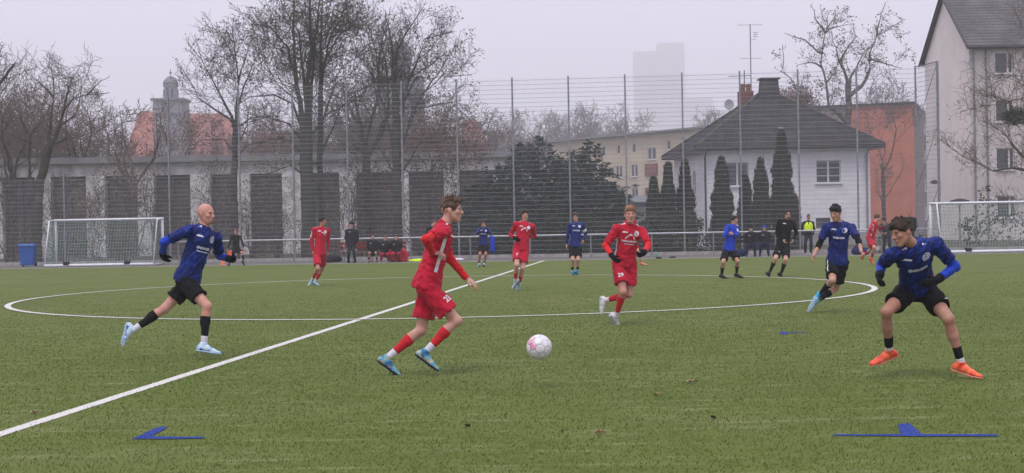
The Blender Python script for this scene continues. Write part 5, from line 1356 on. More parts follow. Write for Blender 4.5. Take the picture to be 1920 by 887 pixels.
SC_BONES = dict(ua=.295, fa=.255, th=.44, sh=.42, ft=.16)
class Person:
    """joint positions, all in world metres"""
    def __init__(s, **k):
        s.__dict__.update(k)
def pose(q):
    """q: dict of image points. returns world joints"""
    S = q.get('s', 1.0); d = q['d']; J = {}
    J['pel'] = np.array(P(*q['pel'], d)); 
    lean = q.get('lean', 0.0)
    J['neck'] = np.array(P(*q['neck'], d + lean))
    cy = q.get('chest', 0); py = q.get('hips', cy)
    up = unit(J['neck'] - J['pel'])
    Bc = basis(face_vec(cy)); fc = unit(Bc[0] - up * (Bc[0] @ up)); lc = np.cross(up, fc); J['Bc'] = np.array([fc, lc, up])
    roll = q.get('shroll', 0.0)
    lcs = unit(lc + up * roll)
    sw = q.get('sw', .185) * S
    J['shL'] = J['neck'] + lcs * sw - up * .070 * S; J['shR'] = J['neck'] - lcs * sw - up * .070 * S
    if 'shLp' in q: J['shL'] = on_ray(q['shLp'], J['neck'], .20 * S, q.get('shLs', 1))
    if 'shRp' in q: J['shR'] = on_ray(q['shRp'], J['neck'], .20 * S, q.get('shRs', -1))
    Bp = basis(face_vec(py)); J['Bp'] = Bp; upp = unit(.6 * np.array([0, 0, 1]) + .4 * up); lp = unit(Bp[1]); hw = .088 * S
    J['hipL'] = J['pel'] + lp * hw - np.array([0, 0, .03]) * S; J['hipR'] = J['pel'] - lp * hw - np.array([0, 0, .03]) * S
    for sd in 'LR':
        for (nm, par, bone) in (('el', 'sh', 'ua'), ('wr', 'el', 'fa'), ('kn', 'hip', 'th'), ('an', 'kn', 'sh'), ('toe', 'an', 'ft')):
            pt = q[nm + sd]; J[nm + sd] = on_ray(pt[:2], J[par + sd], SC_BONES[bone] * S * q.get(bone, 1), pt[2] if len(pt) > 2 else 1)
    J['head'] = np.array(P(*q['head'], d + lean + q.get('hd', 0.0)))
    # keep the neck length sane
    hv = J['head'] - J['neck']; L = np.linalg.norm(hv); 
    hy, hp = q.get('face', (cy, 0)); f = face_vec(hy, hp); tilt = q.get('tilt', 0.0); Bh = basis(f); Bh = np.array([Bh[0], Bh[1] * math.cos(tilt) + Bh[2] * math.sin(tilt), -Bh[1] * math.sin(tilt) + Bh[2] * math.cos(tilt)]); J['Bh'] = Bh; J['S'] = S
    return J

def add_head(fl, J, k=1.0, features=True):
    S = J['S']; c = J['head']; B = J['Bh']; f, l, u = B
    def p(a, b, e): return c + (f * a + l * b + u * e) * S
    fl.ell(p(-.012, 0, .030), B, np.array([.098, .076, .088]) * S, .015)
    fl.ell(p(.030, 0, -.030), B, np.array([.064, .056, .082]) * S, .025)
    for s_ in (-1, 1): fl.cone(p(-.005, s_ * .047, -.042), p(.062, s_ * .016, -.094), .022 * S, .017 * S, .025)
    fl.ell(p(.066, 0, -.098), B, np.array([.022, .024, .018]) * S, .02)
    if features:
        fl.ell(p(.080, 0, .026), B, np.array([.014, .046, .011]) * S, .014)
        for s_ in (-1, 1):
            fl.ell(p(.066, s_ * .041, -.018), B, np.array([.018, .020, .016]) * S, .02)
            fl.ell(p(.102, s_ * .031, .004), B, np.array([.019, .018, .011]) * S, .010, 's')
            fl.ell(p(-.012, s_ * .077, -.006), np.array([unit(f * .96 + u * .2), l, unit(u * .96 - f * .2)]), np.array([.017, .008, .028]) * S, .010)
        fl.cone(p(.088, 0, .012), p(.112, 0, -.026), .0085 * S, .0125 * S, .012)
        for s_ in (-1, 1): fl.ell(p(.100, s_ * .013, -.030), B, np.array([.010, .008, .008]) * S, .006)
        fl.ell(p(.088, 0, -.060), B, np.array([.014, .024, .013]) * S, .012)
        fl.ell(p(.101, 0, -.061), B, np.array([.008, .020, .0022]) * S, .003, 's')
    nb = J['neck']; fl.cone(p(-.022, 0, -.06), nb + J['Bc'][2] * (-.01) * S, .049 * S, .058 * S, .025)
def hand_prims(J, sd, q):
    """palm and five finger chains, curling towards the palm"""
    S = J['S']; w_ = J['wr' + sd]; fd = unit(J['wr' + sd] - J['el' + sd]); hd = q.get('hand' + sd, {}); d = unit(fd + v3(hd.get('bend', (0, 0, 0))))
    pn = v3(hd.get('palm', J['Bc'][1] * (-1 if sd == 'L' else 1))); pn = unit(pn - d * (pn @ d)); side = np.cross(d, pn) * (-1 if sd == 'L' else 1)
    cu = hd.get('curl', .6); sp = hd.get('spread', 0.0); out = [('ell', w_ + d * .048 * S, np.array([d, side, pn]), np.array([.054, .040, .017]) * S)]
    for i, (o, ln, r) in enumerate(((.031, .92, .0088), (.0105, 1.0, .0092), (-.0105, .95, .0088), (-.031, .76, .0078))):
        p = w_ + d * (.088 - .006 * abs(i - 1)) * S + side * o * S; dd = unit(d + side * (1.5 - i) * sp); nn = pn; c = cu * (1 + .08 * i)
        for j, L in enumerate((.042, .027, .021)):
            an = c * (.75, 1.0, .8)[j]; dd, nn = unit(dd * math.cos(an) + nn * math.sin(an)), unit(nn * math.cos(an) - dd * math.sin(an))
            q_ = p + dd * L * ln * S; out.append(('cone', p, q_, r * S * (1 - .08 * j), r * S * (1 - .08 * (j + 1)))); p = q_
    t1 = unit(d * .75 + side * .75 + pn * .35); p = w_ + d * .028 * S + side * .030 * S; q1 = p + t1 * .038 * S; t2 = unit(d * .95 + side * .15 + pn * (.3 + cu * .5)); q2 = q1 + t2 * .032 * S
    out.append(('cone', w_ + d * .018 * S + side * .014 * S, q1, .015 * S, .0110 * S)); out.append(('cone', q1, q2, .0110 * S, .0088 * S))
    return out
def add_hand(fl, prims, inf=0.0):
    for h_ in prims:
        if h_[0] == 'ell': fl.ell(h_[1], h_[2], h_[3] + inf, .012)
        else: fl.cone(h_[1], h_[2], h_[3] + inf, h_[4] + inf, .005 if inf == 0 else .004)
def leg_prims(J, sd):
    S = J['S']; h, k, a = J['hip' + sd], J['kn' + sd], J['an' + sd]; bk = unit(np.cross(unit(a - k), np.cross(unit(k - h), unit(a - k)))) if np.linalg.norm(np.cross(unit(k - h), unit(a - k))) > .15 else -J['Bp'][0]
    # calf bulges to the back of the shin
    shin = unit(a - k); fw = J['Bp'][0]; fw = unit(fw - shin * (fw @ shin)); bk = -fw
    return h, k, a, bk
def foot_frame(J, sd):
    S = J['S']; a, t, k = J['an' + sd], J['toe' + sd], J['kn' + sd]; f = unit(t - a + 0 * a); sh = unit(k - a)
    # joint 'toe' is the ball of the foot seen at the sole front; the ankle sits above the heel
    f0 = unit(t - a); u = unit(sh - f0 * (sh @ f0)); fwd = unit(f0 * 1.0 + u * .38); u = unit(sh - fwd * (sh @ fwd)); l = np.cross(u, fwd); return fwd, l, u

def build_person(q, name='person'):
    J = pose(q); S = J['S']; near = q.get('near', 2); h = {0: .0066, 1: .0092, 2: .019 if q['d'] > 50 else .0155}[near]; hc = {0: .0082, 1: .0105, 2: .0165}[near]
    low = min(J['an' + s_][2] for s_ in 'LR'); rootp = np.array([J['pel'][0], J['pel'][1], 0.0]); rt = empty(name, tuple(rootp)); tag(rt, q['label'], 'person', q.get('group'))
    pts = [J[n] for n in J if isinstance(J[n], np.ndarray) and J[n].shape == (3,)]; lo = np.min(pts, 0) - .24; hi = np.max(pts, 0) + .24
    O = rootp
    def out(nm, V, Q, m, parent=None, smooth=True, sm=1):
        if len(V) == 0: return None
        V = smooth_mesh(V, Q, sm, .5) if sm else V; V = V - O; me = fast_mesh(nm, V, Q=Q, smooth=smooth); return put(nm, me, parent or rt, M[m] if isinstance(m, str) else m)
    up = J['Bc'][2]; fc, lc = J['Bc'][0], J['Bc'][1]; bk = q.get('build', 1.0)
    chest_c = J['neck'] - up * .17 * S + fc * .0; mid = (J['neck'] * .45 + J['pel'] * .55)
    pel = J['pel']; Bm = basis(unit(J['Bc'][0] + J['Bp'][0]), unit(J['neck'] - J['pel'])); Bp3 = np.array([J['Bp'][0], J['Bp'][1], [0, 0, 1]])
    def torso(fl, inf=0.0, k=.06, shoulders=True):
        fl.ell(chest_c, J['Bc'], (np.array([.108, .158, .165]) * bk + inf) * S, k)
        fl.ell(mid, Bm, (np.array([.092, .128, .15]) * bk + inf) * S, k)
        fl.ell(pel - np.array([0, 0, .01]), Bp3, (np.array([.108, .148, .115]) * bk + inf) * S, k)
        for sd in 'LR':
            fl.cone(J['neck'] - up * .03 * S, J['sh' + sd] + up * .005 * S, (.050 + inf) * S, (.052 * bk + inf) * S, .04)
    bare = q.get('bare', True)
    # ---------------- body: one continuous skin
    fl = Field(lo, hi, h); torso(fl, -.026, .04)
    add_head(fl, J, features=near < 2)
    hands = {}
    for sd in 'LR':
        fl.cone(J['sh' + sd], J['el' + sd], .043 * S, .035 * S, .02); fl.cone(J['el' + sd], (J['el' + sd] + J['wr' + sd]) / 2, .033 * S, .032 * S, .01); fl.cone((J['el' + sd] + J['wr' + sd]) / 2, J['wr' + sd], .032 * S, .024 * S, .01)
        hands[sd] = hand_prims(J, sd, q)
        add_hand(fl, hands[sd], 0.0 if near < 2 else .002)
        hp_, kn, an, back = leg_prims(J, sd)
        md = hp_ * .5 + kn * .5; fl.cone(hp_, md, .070 * S, .068 * S, .02); fl.cone(md, kn, .070 * S, .051 * S, .01)
        fl.ell(kn - back * .006 * S, basis(-back, kn - an), np.array([.050, .048, .055]) * S, .02)
        fl.cone(kn, kn * .6 + an * .4, .047 * S, .046 * S, .02); fl.cone(kn * .6 + an * .4, an, .046 * S, .031 * S, .02); fl.ell(kn * .68 + an * .32 + back * .020 * S, basis(back, kn - an), np.array([.038, .046, .10]) * S, .03)
        fw, l_, u_ = foot_frame(J, sd); fl.cone(an, an + fw * .05 * S - u_ * .04 * S, .029 * S, .022 * S, .01)
    V, Q = fl.mesh(); body = out('body', V, Q, q.get('skin', 'skin_pale'))
    # ---------------- face parts
    c = J['head']; B = J['Bh']; f, l, u = B
    def hp3(a, b, e): return c + (f * a + l * b + u * e) * S
    def blob(nm, c_, B_, r, m, parent=None, seg=10):
        bm = bmesh.new(); bmesh.ops.create_uvsphere(bm, u_segments=seg, v_segments=max(6, seg // 2 + 1), radius=1.0); Mx = Matrix(((*(B_[0] * r[0]),), (*(B_[1] * r[1]),), (*(B_[2] * r[2]),))).transposed().to_4x4(); Mx.translation = Vector(c_ - O)
        bm.transform(Mx); me = bpy.data.meshes.new(nm); bm.to_mesh(me); bm.free(); me.polygons.foreach_set('use_smooth', [True] * len(me.polygons)); return put(nm, me, parent or rt, M[m])
    if near == 2:
        for s_ in (-1, 1):
            blob('eye', hp3(.094, s_ * .031, .004), B, np.array([.008, .013, .006]) * S, 'eye_shade', seg=8)
            blob('eyebrow', hp3(.092, s_ * .031, .024), B, np.array([.006, .019, .003]) * S, 'hair_dark', seg=8)
        blob('nose', hp3(.104, 0, -.018), B, np.array([.016, .014, .030]) * S, q.get('skin', 'skin_pale'), seg=8); blob('mouth', hp3(.094, 0, -.062), B, np.array([.008, .022, .007]) * S, 'lip', seg=8)
    if near < 2:
        for s_ in (-1, 1):
            e = blob('eye', hp3(.0855, s_ * .030, .006), B, np.array([.0090, .0105, .0040]) * S, 'eye_white'); blob('iris', hp3(.0925, s_ * .030, .006), B, np.array([.0040, .0055, .0046]) * S, 'iris', e)
            m_ = MB(); pb = [hp3(.088, s_ * .012, .021), hp3(.0935, s_ * .028, .026), hp3(.080, s_ * .048, .021)]; m_.tube([Vector(x - O) for x in pb], [.0022 * S, .0036 * S, .0020 * S], 6)
            if q.get('brow', True): m_.build('eyebrow', M[q.get('browm', 'hair_dark')], rt, smooth=True)
        blob('mouth', hp3(.0965, 0, -.0625), B, np.array([.0075, .019, .0075 if not q.get('open') else .010]) * S, 'lip')
        if q.get('open'): blob('open_mouth', hp3(.100, 0, -.064), B, np.array([.005, .009, .005]) * S, 'iris')
    # ---------------- hair
    hs = q.get('hair')
    if hs:
        hk = q.get('hairh', h * .8 if near else .005); kind = hs[1]; lo_h = c - .2 * S; fl = Field(lo_h, c + .2 * S, max(.0045, hk))
        fl.ell(hp3(-.014, 0, .038), B, np.array([.103, .083, .092]) * S, .01)
        if kind in ('fringe', 'mop', 'quiff'):
            fl.ell(hp3(.026, 0, .090), B, np.array([.076, .066, .034]) * S, .03)
            if kind != 'quiff': fl.ell(hp3(.062, .0, .074), B, np.array([.034, .056, .026]) * S, .03)
            else: fl.ell(hp3(.060, .0, .108), B, np.array([.045, .060, .030]) * S, .03)
            if kind == 'mop':
                for s_ in (-1, 1): fl.ell(hp3(-.0, s_ * .060, .058), B, np.array([.070, .024, .042]) * S, .02)
                fl.ell(hp3(-.070, 0, .038), B, np.array([.040, .060, .060]) * S, .02)
        # tufts
        rr = random.Random(int(q['d'] * 100))
        if near < 2:
            for _ in range(70 if kind != 'crop' else 30):
                th = rr.uniform(0, 6.28); ph = rr.uniform(.05, 1.25 if kind in ('mop',) else 1.0); dv = f * math.cos(th) * math.sin(ph) + l * math.sin(th) * math.sin(ph) + u * math.cos(ph)
                p0 = hp3(-.012, 0, .036) + dv * .092 * S; sl = unit(dv * .5 + f * rr.uniform(.0, 1.0) + l * rr.gauss(0, .5) + u * rr.uniform(-.5, .6)); ln = rr.uniform(.018, .045 if kind != 'crop' else .02) * S
                fl.cone(p0, p0 + sl * ln, .013 * S, .004 * S, .008)
        # cut away face and nape
        hl = {'crop': .045, 'fringe': .030, 'quiff': .050, 'mop': .040}[kind]
        fl.ell(hp3(.098, 0, -.035 + hl - .045 + .012), B, np.array([.066, .085, .085]) * S, .01, 's')
        fl.ell(hp3(.01, 0, -.098), B, np.array([.20, .20, .09]) * S, .01, 's')
        if kind in ('fringe', 'quiff', 'crop'):
            for s_ in (-1, 1): fl.ell(hp3(.0, s_ * .105, -.02), B, np.array([.075, .034, .048]) * S, .01, 's')
        V, Q = fl.mesh()
        if len(V):
            N = vnormals(V, Q); V = V + N * (folds(V, 5, .006 * S, 90.0)[:, None] if near < 2 else 0)
            out('hair', V, Q, hs[0], sm=0)
    if q.get('cap'):
        fl = Field(c - .2 * S, c + .2 * S, .007); fl.ell(hp3(-.012, 0, .036), B, np.array([.108, .088, .10]) * S, .01); fl.cut(hp3(0, 0, .028), -u + f * .12)
        if q['cap'][1] == 'peak': fl.ell(hp3(.11, 0, .036), B, np.array([.06, .06, .008]) * S, .01)
        V, Q = fl.mesh(); out(q['cap'][2], V, Q, q['cap'][0])
    if q.get('beard') and near < 3:
        fl = Field(c - .2 * S, c + .2 * S, .006); fl.ell(hp3(.060, 0, -.086), B, np.array([.041, .040, .030]) * S, .01); fl.ell(hp3(.10, 0, -.06), B, np.array([.02, .02, .008]) * S, .01, 's'); fl.ell(hp3(.05, 0, -.03), B, np.array([.06, .08, .030]) * S, .01, 's')
        V, Q = fl.mesh(); out('beard', V, Q, q.get('beardm', 'stubble'))
    if q.get('glasses'):
        m_ = MB()
        for s_ in (-1, 1):
            m_.tube([Vector(hp3(.104, s_ * .032 + .021 * math.cos(a_ * .785), .006 + .015 * math.sin(a_ * .785)) - O) for a_ in range(9)], .0035, 4, cap=False)
            m_.tube([Vector(hp3(.102, s_ * .052, .01) - O), Vector(hp3(-.01, s_ * .086, .006) - O)], .003, 4)
        m_.tube([Vector(hp3(.106, -.012, .01) - O), Vector(hp3(.106, .012, .01) - O)], .003, 4); m_.build('glasses', M['dark'], rt)
    # ---------------- shirt
    hem = q.get('hem', .10); sh_m = q.get('shirt', 'red_kit'); cut_el = q.get('sleeve', 'long'); fa = q.get('fold', 1.0)
    fl = Field(lo, hi, hc); pf0 = q.get('puff', 0)
    for t, rf, rs_ in ((.17, .108, .158), (.30, .120, .166), (.50, .117, .154), (.68, .118, .150), (.86, .128, .160)):
        cc = J['neck'] * (1 - t) + pel * t; Bt = basis(J['Bc'][0] * (1 - t) + J['Bp'][0] * t, unit(J['neck'] - pel)); fl.ell(cc, Bt, (np.array([rf, rs_, .135]) * bk + pf0) * S, .05)
    for sd in 'LR': fl.cone(J['neck'] - up * .03 * S, J['sh' + sd] + up * .005 * S, (.060 + pf0) * S, (.062 * bk + pf0) * S, .04)
    # hanging skirt of the shirt, standing off the shorts
    dn = unit(-up * .6 + np.array([0, 0, -1.0]) * .4); fl.ell(pel + dn * .03 * S, Bp3, np.array([.146, .184, .17]) * S * q.get('skirt', 1.0), .05)
    fl.ell(J['neck'] + up * .012 * S, J['Bc'], np.array([.066, .072, .030]) * S, .02)
    cutp = pel + dn * hem * S; fl.cut(cutp, dn * .8 + unit(-up) * .2)
    fl.ell(J['head'] + f * .03 * S - u * .03 * S, B, np.array([.080, .068, .085]) * S, .005, 's')
    lw = q.get('lower'); fr = lw[1] if lw else 1.0
    for sd in 'LR':
        e_, w_ = J['el' + sd], J['wr' + sd]; a_ = J['sh' + sd]; d1 = unit(e_ - a_); d2 = unit(w_ - e_)
        if lw: ee = a_ * (1 - fr) + e_ * fr; fl.cone(a_, ee + d1 * .03, .064 * S, .066 * S, .04, pl=((ee, d1),))
        else:
            fl.cone(a_, e_, (.062 + pf0) * S, (.048 + pf0 * .7) * S, .04); fl.cone(e_, w_, (.047 + pf0 * .6) * S, (.034 + pf0 * .4) * S, .012, pl=((w_ + d2 * .004, d2),))
    V, Q = fl.mesh(); V = smooth_mesh(V, Q, 1); am = .0095 * S * fa * (1 if near < 2 else .7); seed = int(q['d'] * 37) % 997
    N = vnormals(V, Q); V = V + N * folds(V - O, seed, am, 42)[:, None]
    if near < 2: N = vnormals(V, Q); V = V + N * folds(V - O, seed + 5, am * .4, 120)[:, None]
    shirt = out('shirt' if not q.get('jacket') else 'jacket', V, Q, sh_m, sm=0)
    if lw:
        for sd in 'LR':
            a_, b_, w_ = J['sh' + sd], J['el' + sd], J['wr' + sd]; f2 = Field(np.minimum(np.minimum(a_, b_), w_) - .09, np.maximum(np.maximum(a_, b_), w_) + .09, h)
            le = q.get('lower_end', 1); endp = w_ if le == 1 else b_ * (1 - le) + w_ * le; dw = unit(w_ - b_)
            f2.cone(a_, b_, .048 * S, .0465 * S, .01); f2.cone(b_, endp, .0465 * S, (.036 if le == 1 else .044) * S, .02, pl=((endp + dw * .006, dw),)); V, Q = f2.mesh()
            if len(V): N = vnormals(V, Q); V = V + N * folds(V - O, 7 + ord(sd), .0045 * S, 80)[:, None]; out('sleeve', V, Q, lw[0])
    if near < 2:
        f2 = Field(J['neck'] - .16, J['neck'] + .16, .0075); f2.cone(J['neck'] - up * .0 * S, J['neck'] * .72 + J['head'] * .28, .074 * S, .062 * S, .01); f2.cut(J['neck'] + up * .030 * S + fc * .0, up + fc * .35); f2.cut(J['neck'] + up * .004 * S, -up - fc * .35); V, Q = f2.mesh(); out('collar', V, Q, 'navy' if 'blue' in sh_m else sh_m)
    # ---------------- shorts or trousers
    sm_ = q.get('shorts', 'red_kit'); long_ = q.get('trousers', False); fl = Field(lo, hi, hc)
    fl.ell(pel - np.array([0, 0, .03]), Bp3, np.array([.118, .156, .12]) * S, .05)
    fl.cut(pel + np.array([0, 0, .11]) * S, (0, 0, 1))
    for sd in 'LR':
        hp_, kn, an, back = leg_prims(J, sd); dv = unit(kn - hp_)
        if long_:
            d2 = unit(an - kn); fl.cone(hp_, kn, .098 * S, .072 * S, .03); fl.cone(kn, an, .070 * S, .055 * S, .02, pl=((an + d2 * .02, d2),))
        else:
            ll = q.get('shl', .76) + .02; e_ = hp_ + (kn - hp_) * ll; fl.cone(hp_, e_ + dv * .05, .098 * S, .104 * S * q.get('flare', 1.0), .02, pl=((e_, dv),))
    V, Q = fl.mesh(); V = smooth_mesh(V, Q, 1); N = vnormals(V, Q); V = V + N * folds(V - O, int(q['d'] * 91) % 991, am * 1.1, 46)[:, None]
    shorts = out('trousers' if long_ else 'shorts', V, Q, sm_)
    # ---------------- socks, boots
    boots = []
    for sd in 'LR':
        hp_, kn, an, back = leg_prims(J, sd); dv = unit(an - kn); L = np.linalg.norm(an - kn)
        fw, l_, u_ = foot_frame(J, sd)
        if not long_:
            top, low_ = q.get('sock', (.42, .82)); f2 = Field(np.minimum(kn, an) - .12, np.maximum(kn, an) + .12, h)
            f2.cone(kn, kn * .6 + an * .4, .051 * S, .050 * S, .02); f2.cone(kn * .6 + an * .4, an, .050 * S, .036 * S, .02); f2.ell(kn * .68 + an * .32 + back * .020 * S, basis(back, kn - an), np.array([.042, .050, .10]) * S, .03)
            g2 = Field(np.minimum(kn, an) - .12, np.maximum(kn, an) + .12, h); g2.D = f2.D.copy() + .0015
            f2.cut(kn + dv * L * top, -dv); f2.cut(kn + dv * L * low_, dv); V, Q = f2.mesh()
            if len(V): N = vnormals(V, Q); V = V + N * folds(V - O, 3, .003, 40)[:, None]; out('sock', V, Q, q.get('sockm', 'red_sock'))
            if low_ < .99:
                g2.cut(kn + dv * L * (low_ - .01), -dv); g2.cut(an - dv * .0 + dv * .012 * S, dv); V, Q = g2.mesh(); o_ = out('ankle_sock', V, Q, q.get('sock2', 'white_sock'))
        # boot
        heel = an - u_ * .055 * S - fw * .040 * S; ball = an - u_ * .066 * S + fw * .115 * S; tip = an - u_ * .070 * S + fw * .185 * S
        f2 = Field(np.minimum(np.minimum(heel, tip), an) - .1, np.maximum(np.maximum(heel, tip), an) + .1, (.012 if near > 1 else .008) if near else .0055)
        f2.cone(heel, an - u_ * .045 * S + fw * .04 * S, .036 * S, .040 * S, .02); f2.cone(an - u_ * .045 * S + fw * .03 * S, ball, .038 * S, .034 * S, .02, flat=(u_, .9)); f2.cone(ball, tip, .040 * S, .026 * S, .02, flat=(u_, .62))
        f2.cone(an - u_ * .03 * S - fw * .01, an + u_ * .020 * S, .042 * S, .040 * S, .015, pl=((an + u_ * .018 * S, u_),)); f2.cut(an - u_ * .092 * S, -u_)
        V, Q = f2.mesh(); bt = out('boot', V, Q, q['boots'][0] if isinstance(q['boots'], tuple) else q['boots'], sm=1)
        boots.append((sd, bt))
        f3 = Field(np.minimum(heel, tip) - .08, np.maximum(heel, tip) + .08, {0: .0055, 1: .008, 2: .014}[near])
        f3.cone(heel - u_ * .030 * S, ball - u_ * .018 * S, .036 * S, .042 * S, .01, flat=(u_, .35)); f3.cone(ball - u_ * .018 * S, tip - u_ * .012 * S, .042 * S, .029 * S, .01, flat=(u_, .35))
        if near < 2:
            for a_, b_ in ((-.03, .02), (-.03, -.02), (.10, .026), (.10, -.026), (.14, .02), (.14, -.02), (.17, 0)): 
                p_ = an + fw * a_ * S + l_ * b_ * S - u_ * .085 * S; f3.cone(p_, p_ - u_ * .022 * S, .006 * S, .0045 * S, .003)
        V, Q = f3.mesh(); out('sole', V, Q, q['boots'][1] if isinstance(q['boots'], tuple) else 'sole_dark', bt, sm=0)
        if near == 0:
            m_ = MB()
            for i in range(5):
                x = .035 + i * .017; y = .015; zt = -.012 - i * .0105; m_.tube([Vector(an + fw * x * S + l_ * y * S * s_ + u_ * (zt + (.0 if abs(s_) else .006)) * S - O) for s_ in (-1.1, 0, 1.1)], .0028, 4)
            m_.build('laces', M[q['boots'][2] if isinstance(q['boots'], tuple) and len(q['boots']) > 2 else 'white_print'], bt)
    if near < 2 and not long_:
        for sd, bt in boots:
            fw, l_, u_ = foot_frame(J, sd); an = J['an' + sd]; me = bt.data; bv = BVHTree.FromPolygons([v.co for v in me.vertices], [p.vertices for p in me.polygons])
            for s_ in (-1, 1):
                vs = []; n_ = 8
                for i in range(n_ + 1):
                    t = i / n_; x = (-.035 + .155 * t) * S; zc = (-.062 + .030 * t ** 2 - .020 * math.sin(t * 3.14)) * S; wd = .011 * S * (1 - t) ** .6 + .001
                    for z_ in (zc - wd, zc + wd):
                        hit = bv.ray_cast(Vector(an + fw * x + u_ * z_ - O), Vector(l_ * s_), .12); vs.append(tuple((hit[0] + Vector(l_ * s_) * .002)) if hit[0] is not None else None)
                fs = [(2 * i, 2 * i + 1, 2 * i + 3, 2 * i + 2) for i in range(n_) if all(vs[k_] is not None for k_ in (2 * i, 2 * i + 1, 2 * i + 3, 2 * i + 2))]
                if fs:
                    me2 = bpy.data.meshes.new('side_mark'); me2.from_pydata([v or (0, 0, 0) for v in vs], [], fs); me2.update(); put('side_mark', me2, bt, M[q.get('bootmark', 'white_print')])
    # ---------------- gloves
    if q.get('gloves'):
        for sd in 'LR':
            w_, e_ = J['wr' + sd], J['el' + sd]; f2 = Field(w_ - .2, w_ + .2, min(h, .0075)); add_hand(f2, hands[sd], .0035); dw = unit(w_ - e_); f2.cone(w_ - dw * .045 * S, w_ + dw * .01, .043 * S, .036 * S, .01)
            V, Q = f2.mesh(); out('glove', V, Q, 'black_glove')
    # ---------------- prints, laid onto the cloth
    def tree_of(o): 
        me = o.data; return BVHTree.FromPolygons([v.co for v in me.vertices], [p.vertices for p in me.polygons])
    if shirt is not None and q.get('prints'):
        bs = tree_of(shirt); bsh = tree_of(shorts)
        def decal(nm, verts2, faces, org, ax, ay, nd, m, bvh=bs, parent=None, off=.0035):
            vs = []; ok = []
            for x, y in verts2:
                o_ = Vector(org + ax * x + ay * y - O); hit = bvh.ray_cast(o_, Vector(nd), .30)
                if hit[0] is None: vs.append((0, 0, 0)); ok.append(False)
                else: vs.append(tuple(hit[0] + Vector(nd) * off)); ok.append(True)
            fs = [f_ for f_ in faces if all(ok[i] for i in f_) and max((Vector(vs[a_]) - Vector(vs[b_])).length for a_ in f_ for b_ in f_) < .17]
            if not fs: return
            me = bpy.data.meshes.new(nm); me.from_pydata(vs, [], fs); me.update(); put(nm, me, parent or rt, M[m])
        def grid(w_, h_, nx=8, ny=4, shape=None):
            vs = [((i / nx - .5) * w_, (j / ny - .5) * h_) for j in range(ny + 1) for i in range(nx + 1)]; fs = [(j * (nx + 1) + i, j * (nx + 1) + i + 1, (j + 1) * (nx + 1) + i + 1, (j + 1) * (nx + 1) + i) for j in range(ny) for i in range(nx)]
            if shape: fs = [f_ for f_ in fs if shape(sum(vs[i][0] for i in f_) / 4, sum(vs[i][1] for i in f_) / 4)]
            return vs, fs
        def disc(r, r0=0.0, n=18):
            vs = []; 
            for k_ in range(n): a_ = 6.2832 * k_ / n; vs += [(r0 * math.cos(a_), r0 * math.sin(a_)), (r * math.cos(a_), r * math.sin(a_))]
            return vs, [(2 * k_, 2 * k_ + 1, (2 * k_ + 3) % (2 * n), (2 * k_ + 2) % (2 * n)) for k_ in range(n)]
        def text(s_, size, bold=0.0):
            cu = bpy.data.curves.new('t', 'FONT'); cu.body = s_; cu.size = size; cu.align_x = 'CENTER'; cu.align_y = 'CENTER'; cu.offset = bold; cu.resolution_u = 2; o_ = bpy.data.objects.new('t', cu); col.objects.link(o_)
            dg = bpy.context.evaluated_depsgraph_get(); me = bpy.data.meshes.new_from_object(o_.evaluated_get(dg)); vs = [(v.co.x, v.co.y) for v in me.vertices]; fs = [tuple(p.vertices) for p in me.polygons]; bpy.data.objects.remove(o_); bpy.data.meshes.remove(me); return vs, fs
        right = lc          # wearer's left = viewer's right on the chest
        for pr in q['prints']:
            kind = pr[0]
            if kind == 'badge':
                o_ = chest_c + lc * .085 * S + up * .075 * S; decal('club_badge', *disc(.040 * S), o_, lc, up, fc, 'white_print'); 
                if near < 2: decal('badge_ring', *disc(.029 * S, .024 * S), o_, lc, up, fc, pr[1], off=.005); decal('badge_emblem', *text(pr[2] if len(pr) > 2 else 'K', .036 * S, .001), o_, lc, up, fc, pr[1], off=.005)
            elif kind == 'brand': decal('maker_mark', *grid(.075 * S, .020 * S, 6, 2, lambda x, y: not (x < -.03 * S and y > 0)), chest_c - lc * .085 * S + up * .085 * S, lc, up, fc, 'white_print')
            elif kind == 'sponsor':
                o_ = chest_c - up * .045 * S; decal('sponsor_print', *text(pr[1], pr[2] * S, .0016), o_, lc, up, fc, 'white_print')
            elif kind == 'chevron':
                o_ = chest_c + up * .015 * S; 
                V2 = []; pts_ = [(-.075, -.035), (-.01, .028), (.012, .028), (.07, -.035)]
                for x, y in pts_: V2 += [(x * S, y * S), (x * S, (y + .026) * S)]
                decal('sponsor_roof', V2, [(0, 2, 3, 1), (2, 4, 5, 3), (4, 6, 7, 5)], o_, lc, up, fc, 'white_print')
            elif kind == 'under': decal('sponsor_line', *grid(.15 * S, .010 * S, 10, 1), chest_c - up * .085 * S, lc, up, fc, 'white_print')
            elif kind == 'shoulders':
                for s_ in (-1, 1):
                    a_ = J['neck'] + lc * s_ * .075 * S; b_ = J['neck'] + lc * s_ * .165 * S; nd = unit(up + fc * .25 + lc * s_ * .3); decal('shoulder_stripe', *grid(.10 * S, .022 * S, 8, 2), (a_ + b_) / 2 + fc * .012 * S, unit(b_ - a_), fc, nd, 'white_print')
            elif kind == 'dots':
                for s_ in (-1, 1):
                    for k_ in range(5):
                        o_ = J['neck'] + lc * s_ * (.075 + .024 * k_) * S + fc * (.035 + .004 * k_) * S; nd = unit(up + fc * .5 + lc * s_ * .3); decal('shoulder_mark', *disc((.012 if k_ == 0 else .007) * S, 0, 8), o_, unit(lc * s_ - up * .2), fc, nd, 'white_print')
            elif kind == 'side':
                s_ = pr[1]; nd = lc * s_; o_ = (J['neck'] - up * .29 * S) ; decal('side_stripe', *grid(.034 * S, .36 * S, 2, 18), o_ + fc * pr[2] * S, fc, up, nd, 'white_print')
            elif kind == 'back':
